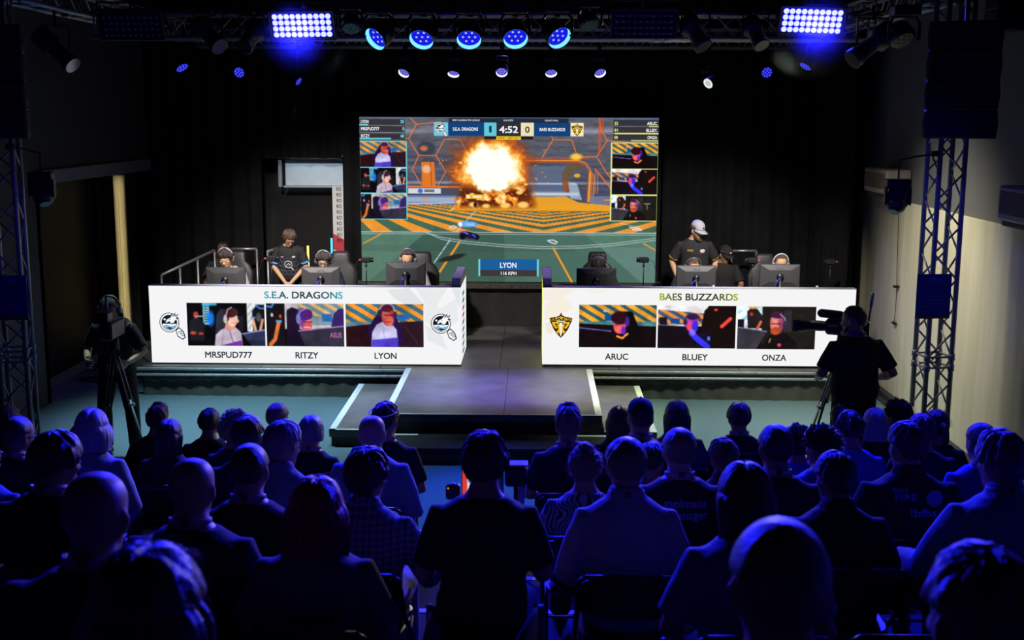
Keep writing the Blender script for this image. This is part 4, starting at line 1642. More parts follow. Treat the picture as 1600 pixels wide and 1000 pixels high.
# small pars with round dotted lenses and angled strips
def par(label, c, axis, r, mode, to):
    c = Vector(c)
    to = back_chord(c) if to is None else Vector((to, c.y, 4.50))
    root = thing('par_can', label, 'stage light', c, group='small par cans')
    F = frame_from(axis)
    b = MB()
    prof = [(-1.9, .55), (-1.6, .8), (-.1, 1.0), (.12, 1.04)]
    b.loft([[F @ Vector((r * k * math.cos(q), r * k * math.sin(q), r * z)) for q in (2 * math.pi * j / 20 for j in range(20))] for z, k in prof])
    b.build('can', M['black_metal'], root, smooth=True)
    l = MB()
    l.disc((0, 0, r * .13), (0, 0, 1), r * .93, 24)
    if mode == 'white':
        l.xform(F).build('lens', glow('par_white', (.50, .58, .52), 1.0), root)
        rg = MB()
        rg.ringband((0, 0, r * .135), (0, 0, 1), r * .6, r * .97, 24, r * .03)
        rg.xform(F).build('ring', glow('par_white_rim', (.8, .85, .78), 1.0), root)
    else:
        l.xform(F).build('lens', glow('par_blue', (.012, .01, .55), 1.0), root)
        d = MB()
        for k in range(13):
            q = 2 * math.pi * k / 9 if k < 9 else 2 * math.pi * (k - 9) / 4
            rad = r * .72 if k < 9 else r * .32
            d.ball((rad * math.cos(q), rad * math.sin(q), r * .15), (r * .11, r * .11, r * .03), nu=8, nv=4)
        d.xform(F).build('led_cell', glow('par_cell', (.16, .2, 1.0), 1.0), root)
    y = MB()
    s = r * 1.15
    y.tube([(-s, 0, 0), (-s, 0, r * 2.0), (s, 0, r * 2.0), (s, 0, 0)], r * .09, 6)
    y.build('bracket', M['black_metal'], root)
    hang(root, c, r * 2.0, to)
    return root


par('small blue par can with dotted round lens, far upper left', at_y(374, 113, 16.6), (-.1, -1, -.35), .078, 'blue', None)
par('small blue par can with dotted round lens, far upper right', at_y(1198, 113, 16.6), (.1, -1, -.35), .078, 'blue', None)
par('tilted blue par can seen edge-on at upper left, beside unlit blinder', at_y(284, 105, 14.9), (.72, -.40, -1.05), .085, 'blue', TL.x - .06)
par('tilted blue par can seen edge-on under the lit left blinder', at_y(466, 127, 16.6), (.9, -.34, -.62), .062, 'blue', None)
par('tilted blue par can seen edge-on at upper right', at_y(1259, 103, 14.9), (-.8, -.34, -1.2), .080, 'blue', TR_.x)
PW = at_y(1107, 130, 16.6)
spot('par_light', PW + Vector((-.12, -.12, -.1)), (-2.3, 4.6, 1.6), 900, (1.0, .86, .70), 46, 1.0, .06)
par('small par can with white lit lens, right of the ring lamps', PW, (-.80, -.75, -.62), .075, 'white', None)



# unlit fixtures that crowd the front truss
def profile_spot(label, c, axis, L, r):
    c = Vector(c)
    root = thing('profile_spot', label, 'stage light', c, group='dark stage lanterns')
    F = frame_from(axis)
    b = MB()
    prof = [(-.5, .6), (-.48, 1.1), (-.12, 1.15), (-.08, .8), (.3, .78), (.34, .92), (.5, .95)]
    b.loft([[F @ Vector((r * k * math.cos(q), r * k * math.sin(q), L * z)) for q in (2 * math.pi * j / 20 for j in range(20))] for z, k in prof])
    b.build('barrel', mat('lantern_grey', (.05, .05, .052), .45, .3), root, smooth=True)
    l = MB()
    l.disc((0, 0, L * .501), (0, 0, 1), r * .85, 20)
    l.xform(F).build('lens', M['glass_dark'], root)
    y = MB()
    s = r * 1.4
    y.tube([(-s, 0, 0), (-s, 0, r * 2.4), (s, 0, r * 2.4), (s, 0, 0)], r * .11, 6)
    y.build('yoke', M['black_metal'], root)
    hang(root, c, r * 2.4, front_chord(c))
    return root


for label, px, py, Y, ax, L, r in (
        ('long dark lantern slanting down at the top left corner', 88, 78, 12.2, (.75, -.3, -.62), .52, .10),
        ('dark lantern between the left blinders pointing down right', 327, 55, 12.3, (.66, -.5, -.6), .40, .10),
        ('grey lantern with slack cable, right of the unlit blinder', 1086, 52, 12.3, (.5, -.5, -.85), .36, .10),
        ('long dark lantern slanting down left at the upper right', 1362, 70, 11.9, (-.72, -.25, -.52), .52, .105),
        ('dark lantern hanging between the upper left lit blinder and cans', 394, 58, 12.3, (-.3, -.6, -.6), .34, .09),
        ('dark lantern on the front truss beside upper right lit blinder', 1180, 52, 12.3, (.35, -.6, -.8), .34, .09)):
    if px == 1180:
        spot('added_wall_spot', at_y(px, py, Y) + Vector((.1, -.15, -.22)), (XR, 12.9, .7), 520, (1.0, .91, .72), 84, 1.0, .4)  # added spot that brightens the right wall; the lantern itself is unlit
    profile_spot(label, at_y(px, py, Y), ax, L, r)
for label, px, py, Y, ax, r in (
        ('large unlit moving head hanging by the right tower top', 1412, 62, 11.6, (.25, -.6, -.8), .125),
        ('unlit moving head left of the large ring lamps', 548, 44, 12.2, (.0, -.6, -.85), .10),
        ('unlit moving head right of the large ring lamps', 922, 40, 12.2, (.2, -.6, -.85), .10)):
    head(label, at_y(px, py, Y), ax, r, front_chord(at_y(px, py, Y)), None, M['glass_dark'], lit=False, group='unlit moving heads')


# loudspeakers on the towers
def loudspeaker(label, lo, hi, rotz, hang):
    c = Vector(((lo.x + hi.x) / 2, (lo.y + hi.y) / 2, (lo.z + hi.z) / 2))
    w, d, h = hi.x - lo.x, hi.y - lo.y, hi.z - lo.z
    root = thing('loudspeaker', label, 'loudspeaker', c, rotz, group='hanging loudspeakers')
    b = MB()
    for k in range(4):
        z0, z1 = -h / 2 + h * k / 4, -h / 2 + h * (k + 1) / 4
        b.rbox((-w / 2, -d / 2 + .02, z0 + .002), (w / 2, d / 2, z1 - .002), .012)
    b.build('cabinet', M['black_plastic'], root)
    g = MB()
    for k in range(4):
        z0, z1 = -h / 2 + h * k / 4, -h / 2 + h * (k + 1) / 4
        g.rbox((-w / 2 + .02, -d / 2, z0 + .012), (w / 2 - .02, -d / 2 + .019, z1 - .012), .004)
    g.build('grille', mat('speaker_grille', (.008, .008, .009), .7, bump=.4, bscale=400), root)
    r = MB()
    for k in range(4):
        z = -h / 2 + h * (k + .5) / 4
        for sx in (-1, 1):
            r.rbox((sx * w / 2 - .008, -d / 2 + .03, z - .045), (sx * w / 2 + .008, -d / 2 + .07, z + .045), .003)
    r.build('rigging_plate', mat('rigging_steel', (.12, .12, .13), .35, .7), root)
    y = MB()
    y.tube([(0, 0, h / 2), (0, 0, hang - c.z)], .02, 8)
    y.build('hanger', M['black_metal'], root)
    return root


a, b = at_y(1457, 217, 10.2), at_y(1580, 31, 10.2)
loudspeaker('tall black loudspeaker hanging in front of the right truss tower', Vector((a.x, 10.2, a.z)), Vector((b.x, 10.6, b.z)), R(-20), 5.3)
a, b = at_y(1562, 46, 10.8), at_y(1640, -90, 10.8)
loudspeaker('black loudspeaker higher up in the top right corner', Vector((a.x, 10.85, a.z)), Vector((min(b.x, XR - .05), 11.2, b.z)), 0, 5.6)
a, b = at_y(-118, 217, 10.2), at_y(13, 35, 10.2)
loudspeaker('black loudspeaker cut off by the left edge of the picture', Vector((a.x, 10.2, a.z)), Vector((b.x, 10.6, b.z)), R(20), 5.3)


# small clamp-on lamps and arms on the towers
def tower_lamp(label, px, py, Y, arm_to, aim):
    c = at_y(px, py, Y)
    root = thing('clamp_lamp', label, 'stage light', c, group='lamps clamped to the towers')
    F = frame_from(aim)
    b = MB()
    b.rbox((-.085, -.075, -.14), (.085, .075, .06), .02)
    b.ball((0, 0, .07), (.095, .085, .06))
    b.xform(F).build('body', M['black_plastic'], root)
    l = MB()
    l.disc((0, 0, .131), (0, 0, 1), .05, 18)
    l.xform(F).build('lens', M['glass_dark'], root)
    y = MB()
    y.rbox((-.11, -.05, .10), (.11, .05, .19), .01)
    for s in (-1, 1):
        y.rbox((s * .11 - .012, -.03, -.05), (s * .11 + .012, .03, .12), .004)
    y.build('yoke', M['black_plastic'], root)
    t = MB()
    d = Vector(arm_to) - c
    t.tube([(0, 0, .18), (0, 0, .36), Vector((d.x * .5, d.y * .5, .40)), Vector((d.x, d.y, .42))], .009, 8)
    t.ringband(Vector((d.x, d.y, .40)), (0, 0, 1), .026, .042, 14, .05)
    t.build('arm', M['rubber'], root)
    return root


tower_lamp('black lamp clamped on an arm to the right truss tower', 1402, 312, 11.0, (TR_.x - .13, TR_.y - .12, 0), (-.35, -.4, -.85))
tower_lamp('black lamp clamped on an arm to the left truss tower', 66, 300, 11.0, (TL.x + .13, TL.y - .12, 0), (.35, -.4, -.85))


# signboards on the towers
def sign(label, px0, py0, px1, py1, Y):
    a, b = at_y(px0, py0, Y), at_y(px1, py1, Y)
    w, h = b.x - a.x, a.z - b.z
    root = thing('signboard', label, 'sign', ((a.x + b.x) / 2, Y, b.z), R(4), group='dark blue signs on the towers')
    MB().rbox((-w / 2, 0, 0), (w / 2, .006, h), .002).build('board', mat('sign_blue', (.012, .03, .20), .45), root)
    MB().box((-w / 2, -.0008, 0), (w / 2, -.0002, h * .07)).build('bottom_band', mat('sign_orange', (.30, .12, .03), .5), root)
    ink = mat('sign_ink', (.55, .5, .8), .6)
    for s, z, ww, hh, x, m in (('!', .84, .03, .085, -.19, mat('sign_red', (.40, .06, .10), .6)), ('bfbs', .84, .32, .085, .03, ink), ('A YEAR OF', .675, .5, .028, 0, mat('sign_ink_dim', (.10, .06, .12), .6)),
                               ('REMARKABLE STORIES', .59, .72, .03, 0, MATS.get('sign_ink_dim')),
                               ('Please be aware', .48, .72, .045, 0, ink), ('that filming &', .40, .6, .045, 0, ink), ('audio recording are', .32, .85, .045, 0, ink), ('taking place here', .24, .78, .045, 0, ink)):
        t = text_mb(s, ww * w, hh * h, .012, depth=.001)
        t.build('lettering', m, root, loc=(x * w, 0, z * h))
    st_ = MB()
    for z in (.15, .9):
        st_.box((-w * .35, .006, h * z), (w * .35, .03, h * z + .012))
    st_.build('cable_tie', M['black_plastic'], root)


sign('dark blue filming notice strapped to the right truss tower', 1433, 428, 1484, 498, 10.84)
sign('dark blue filming notice strapped to the left truss tower', -14, 430, 44, 500, 10.79)


# wall-mounted units on the right wall
def wall_unit(label, y0, y1, z0, z1, d):
    root = thing('wall_unit', label, 'wall unit', (XR - d / 2, (y0 + y1) / 2, z0), group='beige wall units')
    L, h = y1 - y0, z1 - z0
    MB().rbox((-d / 2, -L / 2, .05), (d / 2, L / 2, h), .02).build('casing', mat('beige_casing', (.36, .33, .28), .5, var=.06), root)
    g = MB()
    n = int(L / .02)
    g.rbox((-d / 2 - .006, -L / 2 + .05, .11), (-d / 2 + .002, L / 2 - .05, h - .05), .004)
    g.build('mesh_grille', mat('brown_mesh', (.16, .12, .10), .7, bump=.6, bscale=220), root)
    MB().rbox((-d / 2 + .03, -L / 2 + .04, 0), (d / 2, L / 2 - .04, .05), .008).build('outlet', mat('unit_outlet', (.03, .03, .03), .6), root)
    return root


u = at_x(1384, 300, XR - .30)
wall_unit('small beige wall unit with mesh grille, beyond the right tower', u.y, u.y + .95, 2.50, 2.84, .30)
u = at_x(1558, 330, XR - .27)
wall_unit('large beige wall unit with brown mesh at the right picture edge', u.y - 1.5, u.y, 2.50, 2.86, .27)


# thin pull cord with a dark weight on the cream wall
cd = MB()
u0, u1 = at_x(1404, 332, XR - .06), at_x(1401, 446, XR - .06)
cd.tube([u0, u1], .004, 6)
cd.tube([u1, u1 + Vector((0, 0, -.03))], [.05, .035], 12)
u2 = at_x(1397, 505, XR - .06)
cd.tube([u1, u1.lerp(u2, .5) + Vector((0, -.02, 0)), u2], .004, 6)
cd.tube([u2 + Vector((0, -.05, 0)), u2 + Vector((0, .05, 0))], .018, 8)
o = cd.build('pull_cord', M['black_plastic'])
tag(o, 'thin black cord with two dark weights on the cream wall', 'cord')

# wash lights for the floor in front of the stage
spot('wash_light', (-4.2, 12.3, 4.1), (-3.4, 12.9, 0), 1000, (.50, .86, 1.0), 70, 1.0, .15)
spot('wash_light', (-1.9, 12.3, 4.1), (-2.6, 12.9, 0), 420, (.50, .86, 1.0), 70, 1.0, .15)
spot('wash_light', (2.5, 12.3, 4.1), (2.3, 12.8, 0), 900, (.75, .95, .75), 70, 1.0, .15)

# two narrow blue spots out of view, added to brighten the truss towers
spot('tower_spot', (1.6, 7.6, 5.2), (TR_.x, TR_.y, 2.2), 150, (.03, .04, 1.0), 24, .9, .08)
spot('tower_spot', (-2.9, 7.4, 5.2), (TL.x, TL.y, 2.0), 60, (.03, .04, 1.0), 22, .9, .08)


# ================================================================== PEOPLE
def skin_mat(name, col):
    return mat(name, col, .5, spec=.35, var=.06, vscale=9, bump=.04, bscale=120)


SKIN = {'light': skin_mat('skin_light', (.56, .33, .19)), 'fair': skin_mat('skin_fair', (.62, .39, .27)), 'tan': skin_mat('skin_tan', (.38, .20, .11)), 'dark': skin_mat('skin_dark', (.13, .065, .04))}


def hair_mat(name, col):
    return mat(name, col, .36, spec=.8, var=.3, vscale=30, bump=.6, bscale=60, stretch=(5, 5, .6))


HAIR = {'black': hair_mat('hair_black', (.012, .010, .010)), 'dark': hair_mat('hair_dark_brown', (.030, .018, .012)), 'brown': hair_mat('hair_brown', (.085, .045, .024)),
        'fair': hair_mat('hair_fair', (.28, .18, .10)), 'grey': hair_mat('hair_grey', (.30, .28, .27)), 'white': hair_mat('hair_white', (.55, .52, .50)), 'blond': hair_mat('hair_blond', (.45, .34, .20)),
        'red': hair_mat('hair_red', (.72, .012, .03)), 'purple': hair_mat('hair_purple', (.10, .02, .06))}
CLOTH = {'black': fabric('cloth_black', (.026, .026, .028)), 'navy': fabric('cloth_navy', (.016, .020, .045)), 'charcoal': fabric('cloth_charcoal', (.04, .04, .045)),
         'white': fabric('cloth_white', (.40, .40, .38)), 'lightblue': fabric('cloth_light_blue', (.24, .30, .36)), 'blue': fabric('cloth_blue', (.08, .12, .46)), 'grey': fabric('cloth_grey', (.15, .15, .15)),
         'purple': fabric('cloth_purple', (.12, .07, .20)), 'green': fabric('cloth_green', (.05, .07, .06)), 'check': fabric('cloth_check', (.34, .36, .40), 'check', (.04, .05, .12), 34.0),
         'leaf': fabric('cloth_leaf', (.40, .42, .44), 'leaf', (.02, .03, .06), 14.0), 'khaki': fabric('cloth_khaki', (.42, .38, .32)), 'jeans': fabric('cloth_jeans', (.06, .09, .18)),
         'trouser': fabric('cloth_trouser', (.018, .018, .022)), 'hoodie': fabric('cloth_hoodie', (.45, .44, .50))}
M['eye_white'] = mat('eye_white', (.7, .7, .7), .3)
M['eye_dark'] = mat('eye_dark', (.01, .008, .006), .2)
M['lip'] = mat('lips', (.36, .14, .12), .5)
M['lanyard'] = mat('lanyard_white', (.42, .42, .45), .6)
M['lanyard_blue'] = mat('lanyard_blue', (.05, .10, .40), .6)
M['shoe'] = mat('dark_shoe', (.015, .015, .016), .5)


def remesh(mb, name, voxel, relax=2, folds=0.0, seed=0):
    """fuse overlapping closed shapes into one continuous skin"""
    me = mb.mesh(name)
    o = bpy.data.objects.new(name, me)
    COL.objects.link(o)
    md = o.modifiers.new('fuse', 'REMESH')
    md.mode = 'VOXEL'
    md.voxel_size = voxel
    md.use_smooth_shade = True
    if relax:
        sm = o.modifiers.new('relax', 'SMOOTH')
        sm.factor, sm.iterations = .5, relax
    dg = bpy.context.evaluated_depsgraph_get()
    dg.update()
    out = bpy.data.meshes.new_from_object(o.evaluated_get(dg))
    bpy.data.objects.remove(o)
    bpy.data.meshes.remove(me)
    out.name = name
    if folds:
        n = len(out.vertices)
        co = np.empty(n * 3, np.float32)
        no = np.empty(n * 3, np.float32)
        out.vertices.foreach_get('co', co)
        out.vertices.foreach_get('normal', no)
        co, no = co.reshape(-1, 3), no.reshape(-1, 3)
        d = np.empty(n, np.float32)
        for i in range(n):
            p = co[i]
            a = noise.noise(Vector((p[0] * 9 + seed, p[1] * 9, p[2] * 6 + p[0] * 5)))
            b = noise.noise(Vector((p[0] * 22, p[1] * 22 + seed, p[2] * 11 - p[0] * 14)))
            d[i] = folds * (1 - abs(a) * 2) * .7 + folds * .4 * b
        co += no * d[:, None]
        out.vertices.foreach_set('co', co.ravel())
        out.update()
    out.polygons.foreach_set('use_smooth', [True] * len(out.polygons))
    return out


def append_mesh(me, mb):
    """join loose geometry (hands) to a fused body so that it stays one mesh"""
    n = len(me.vertices)
    vs = [tuple(v.co) for v in me.vertices] + list(mb.v)
    fs = [tuple(p.vertices) for p in me.polygons] + [tuple(i + n for i in f) for f in mb.f]
    out = bpy.data.meshes.new(me.name)
    out.from_pydata(vs, [], fs)
    out.update()
    out.polygons.foreach_set('use_smooth', [True] * len(out.polygons))
    bpy.data.meshes.remove(me)
    return out


def hand_mb(wrist, direction, palm_n, side, curl=.5, spread=.012, grip=False):
    """palm with four bent fingers of unequal length and a thumb from the side of the palm"""
    d = Vector(direction).normalized()
    n = Vector(palm_n)
    n = (n - d * n.dot(d)).normalized()            # back of the hand
    x = d.cross(n) * side                          # towards the thumb
    w = Vector(wrist)
    mb = MB()
    rings = []
    for t, a, b in ((-.012, .026, .020), (.015, .030, .018), (.05, .040, .016), (.082, .041, .014), (.094, .036, .010)):
        rings.append([w + d * t + x * (a * math.cos(q)) + n * (b * math.sin(q)) for q in (2 * math.pi * j / 12 for j in range(12))])
    mb.loft(rings)
    for k, (off, L) in enumerate(((.030, .070), (.010, .080), (-.010, .074), (-.029, .058))):
        p = w + d * .084 + x * (off * (1 + spread * 8))
        pts, rad = [p], [.0092]
        a = .15
        for s, f in ((.45, 1.0), (.30, .95), (.25, .85)):
            a += curl * (.9 if s != .45 else .7)
            v = d * math.cos(a) - n * math.sin(a)
            p = p + v * (L * s) + x * (off * .12)
            pts.append(p)
            rad.append(.0090 * f)
        mb.limb(pts, rad, 8)
    p = w + d * .028 + x * .030
    pts = [p]
    for s, ang in ((.034, .75), (.028, .45), (.022, .2)):
        v = (d * math.cos(ang) + x * math.sin(ang) - n * (.35 + curl * .35)).normalized()
        p = p + v * s
        pts.append(p)
    mb.limb(pts, [.0125, .0112, .010, .0085], 8)
    return mb


def ring_pts(c, ux, uy, rx, ry, n=20, e=2.3):
    out = []
    for j in range(n):
        q = 2 * math.pi * j / n
        a, b = math.cos(q), math.sin(q)
        out.append(c + ux * (rx * math.copysign(abs(a) ** (2 / e), a)) + uy * (ry * math.copysign(abs(b) ** (2 / e), b)))
    return out


HEAD_PROF = [(-.117, .050, .019, .020), (-.110, .042, .034, .034), (-.09, .030, .050, .056), (-.06, .014, .061, .076), (-.03, .005, .0685, .088), (.0, .0, .0745, .095),
             (.035, -.004, .080, .100), (.07, -.006, .079, .098), (.098, -.008, .067, .083), (.118, -.008, .046, .056), (.128, -.008, .021, .027)]


class Figure:
    """joints and frames of one posed person, in the person's own space (facing +Y, floor at 0)"""
    def __init__(s, pose='seated', lean=8, arms='lap', build=1.0, head=(0, 0, 0), female=False, hip=None, twist=0, seat=.45, neck_fwd=0.0):
        s.pose, s.build, s.female, s.arms = pose, build, female, arms
        s.hip = Vector((0, 0, seat + .055)) if pose == 'seated' else Vector((0, 0, .92))
        if hip is not None:
            s.hip = Vector(hip)
        L = R(lean)
        s.up = Vector((0, math.sin(L), math.cos(L)))
        s.fw = Vector((0, math.cos(L), -math.sin(L)))
        s.rt = Vector((1, 0, 0))
        if twist:
            m = Matrix.Rotation(R(twist), 3, s.up)
            s.fw, s.rt = m @ s.fw, m @ s.rt
        s.neck = s.T(.495, .010) + Vector((0, neck_fwd, 0))
        yaw, pitch, roll = head                                   # degrees; pitch > 0 looks down
        s.HR = Matrix.Rotation(R(yaw), 3, 'Z') @ Matrix.Rotation(R(-pitch - lean * .3), 3, 'X') @ Matrix.Rotation(R(roll), 3, 'Y')
        s.hc = s.neck + s.up * .025 + s.HR @ Vector((0, .02, .080))   # head origin (ear level)

    def T(s, r, f=0.0, x=0.0):
        """point r above the hip along the torso, f forward, x sideways"""
        return s.hip + s.up * r + s.fw * f + s.rt * x

    def top(s):
        return (s.hc + s.HR @ Vector((0, -.008, .128))).z

    def torso_rings(s, g=0.0, r0=-.06, r1=.62):
        b = s.build
        f = s.female
        P = [(-.07, 0, .13, .10), (-.03, 0, .165, .118), (.03, 0, .172, .122), (.11, .002, .158 if not f else .142, .112), (.20, .006, .160 if not f else .145, .114),
             (.30, .006, .172 if not f else .158, .120), (.365, 0, .184 if not f else .166, .116), (.405, -.004, .176 if not f else .158, .104), (.435, -.006, .150 if not f else .134, .090),
             (.458, -.006, .118 if not f else .104, .078), (.480, -.005, .088, .068), (.505, .0, .066, .060), (.53, .004, .059, .057)]
        out = []
        for r, fy, rx, ry in P:
            if r0 <= r <= r1:
                k = b if r < .45 else (1 + (b - 1) * .4)
                out.append(ring_pts(s.T(r, fy), s.rt, s.fw, rx * k + g, ry * k + g))
        return out

    def head_mb(s):
        mb = MB()
        C, H = s.hc, s.HR
        mb.loft([[C + H @ p for p in ring_pts(Vector((0, cy, z)), Vector((1, 0, 0)), Vector((0, 1, 0)), rx, ry, 24, 2.15)] for z, cy, rx, ry in HEAD_PROF])
        mb.limb([s.T(.46), s.T(.52, .004), C + H @ Vector((0, -.02, -.05))], [.066, .059, .058], 14)
        V = lambda *p: C + H @ Vector(p)
        mb.limb([V(0, .092, .018), V(0, .106, -.012), V(0, .112, -.024)], [.008, .012, .014], 8)           # nose
        mb.ball(V(-.012, .100, -.028), .009, nu=8, nv=6)
        mb.ball(V(.012, .100, -.028), .009, nu=8, nv=6)
        mb.limb([V(-.045, .078, .026), V(-.02, .094, .030), V(.02, .094, .030), V(.045, .078, .026)], [.008, .010, .010, .008], 8)   # brow
        mb.limb([V(-.020, .083, -.062), V(0, .090, -.062), V(.020, .083, -.062)], [.007, .009, .007], 8)    # mouth
        for sx in (-1, 1):
            mb.ball(V(sx * .046, .066, -.018), (.020, .020, .018), nu=8, nv=6)
            mb.limb([V(sx * .072, .004, .022), V(sx * .084, -.012, .018), V(sx * .086, -.014, -.004), V(sx * .078, -.002, -.026)], [.007, .010, .010, .007], 8)   # ear
        return mb

    def arm(s, sx):
        sh = s.T(.386, -.004, sx * (.172 if not s.female else .152) * (1 + (s.build - 1) * .8))
        A = s.arms
        if isinstance(A, dict):
            el, wr = A[sx]
            return sh, Vector(el), Vector(wr)
        z = s.hip.z
        if A == 'lap':
            el, wr = s.T(.15, -.0, sx * (.25 + (s.build - 1) * .2)), Vector((sx * .10, .27, z + .11))
        elif A == 'crossed':
            el, wr = s.T(.14, .03, sx * (.26 + (s.build - 1) * .2)), s.T(.17, .17, -sx * .02)
        elif A == 'knees':
            el, wr = s.T(.16, .10, sx * .27), Vector((sx * .13, .42, z + .08))
        elif A == 'hang':
            el, wr = s.T(.14, -.02, sx * (.235 + (s.build - 1) * .2)), s.T(-.09, .06, sx * (.245 + (s.build - 1) * .2))
        elif A == 'phone':
            el, wr = s.T(.16, .08, sx * .27), s.T(.24, .30, sx * .09)
        elif A == 'desk':
            el, wr = s.T(.16, .10, sx * .25), s.T(.13, .34, sx * .14)
        return sh, el, wr

    def leg(s, sx):
        h = s.hip
        if s.pose == 'seated':
            return [h + Vector((sx * .085, .0, -.005)), h + Vector((sx * .12, .42, .0)), Vector((sx * .125, .41 + .02, .095)), Vector((sx * .14, .56, .035))]
        st = getattr(s, 'stance', .10)
        return [h + Vector((sx * .085, 0, -.03)), Vector((sx * (st + .005), .015, .50)), Vector((sx * (st + .015), -.01, .09)), Vector((sx * (st + .04), .14, .035))]

    def body(s, voxel=.011, hands=True):
        mb = MB()
        mb.loft(s.torso_rings(0))
        H = s.head_mb()
        mb.add(H.v, H.f)
        hm = MB()
        for sx in (-1, 1):
            sh, el, wr = s.arm(sx)
            mid = (sh + el) / 2
            m2 = el.lerp(wr, .35)
            b = 1 + (s.build - 1) * .6
            mb.limb([s.T(.375, 0, sx * .09), sh, mid, el, m2, wr], [.055, .052 * b, .047 * b, .039 * b, .038 * b, .027], 12)
            hd = hand_mb(wr, wr - el, s.hand_n(sx), sx * s.hand_flip(), s.curl)
            hm.add(hd.v, hd.f)
            h, k, a, t = s.leg(sx)
            calf = k.lerp(a, .3) + (Vector((0, -.012, 0)))
            mb.limb([h, h.lerp(k, .5), k, calf, a], [.085 * b, .072 * b, .054 * b, .053 * b, .038], 12)
            mb.limb([a + Vector((0, -.045, -.045)), a + Vector((0, .0, -.02)), a.lerp(t, .6) + Vector((0, 0, -.015)), t], [.034, .042, .038, .026], 10)
        me = remesh(mb, 'body', voxel, 2)
        if hands:
            me = append_mesh(me, hm)
        return me

    curl = .55

    def hand_n(s, sx):
        return Vector((sx * .25, 0, 1)) if s.pose == 'seated' and s.arms != 'hang' else Vector((sx * 1.0, 0.1, .1))

    def hand_flip(s):
        return -1

    def shirt(s, sleeve='short', collar=False, g=.013, voxel=.012, hem=-.06, folds=.004, seed=0, hood=False):
        mb = MB()
        rr = s.torso_rings(g, hem - .02, .50)
        mb.loft(rr)
        for sx in (-1, 1):
            sh, el, wr = s.arm(sx)
            b = 1 + (s.build - 1) * .6
            if sleeve == 'short':
                end = sh.lerp(el, .80)
                mb.tube([s.T(.372, 0, sx * .085), sh + s.rt * (sx * .004), sh.lerp(el, .45), end], [.056 + g, .052 * b + g, .053 * b + g, .051 * b + g * 1.2], 14)
            elif sleeve == 'long':
                m2 = el.lerp(wr, .4)
                mb.tube([s.T(.372, 0, sx * .085), sh, sh.lerp(el, .5), el, m2, el.lerp(wr, .96)], [.056 + g, .052 * b + g, .050 * b + g, .043 * b + g * 1.2, .041 * b + g, .030 + g * .9], 14)
            elif sleeve == 'rolled':
                m2 = el.lerp(wr, .25)
                mb.tube([s.T(.372, 0, sx * .085), sh, sh.lerp(el, .5), el, m2], [.056 + g, .052 * b + g, .050 * b + g, .043 * b + g * 1.3, .045 * b + g], 14)
        if collar:
            mb.loft([ring_pts(s.T(.485, -.004), s.rt, s.fw, .088, .078, 20, 2.0), ring_pts(s.T(.512, -.008), s.rt, s.fw, .076, .072, 20, 2.0), ring_pts(s.T(.535, -.012), s.rt, s.fw, .068, .067, 20, 2.0)])
        if hood:
            mb.limb([s.T(.47, -.02, -.11), s.T(.49, -.085, -.06), s.T(.485, -.10, 0), s.T(.49, -.085, .06), s.T(.47, -.02, .11)], [.03, .042, .05, .042, .03], 12)
        return remesh(mb, 'shirt', voxel, 2, folds, seed)

    def trousers(s, g=.014, voxel=.013, seed=0, shorts=False):
        mb = MB()
        mb.loft(s.torso_rings(g * .75, -.075, .06))
        b = 1 + (s.build - 1) * .6
        for sx in (-1, 1):
            h, k, a, t = s.leg(sx)
            if shorts:
                mb.tube([h, h.lerp(k, .5), h.lerp(k, .92)], [.088 * b + g, .078 * b + g, .068 * b + g * 1.4], 14)
            else:
                mb.tube([h, h.lerp(k, .5), k, k.lerp(a, .4), k.lerp(a, .98)], [.088 * b + g, .074 * b + g, .057 * b + g, .053 * b + g, .048 + g], 14)
        return remesh(mb, 'trousers', voxel, 2, .004, seed)

    def shoe(s, sx):
        h, k, a, t = s.leg(sx)
        return MB().limb([a + Vector((0, -.055, -.045)), a + Vector((0, .0, -.028)), a.lerp(t, .6) + Vector((0, 0, -.018)), t + Vector((0, .015, .002))], [.040, .050, .045, .032], 12)


# ------------------------------------------------------------------ hair
def smooth(a, b, x):
    t = min(1, max(0, (x - a) / (b - a)))
    return t * t * (3 - 2 * t)


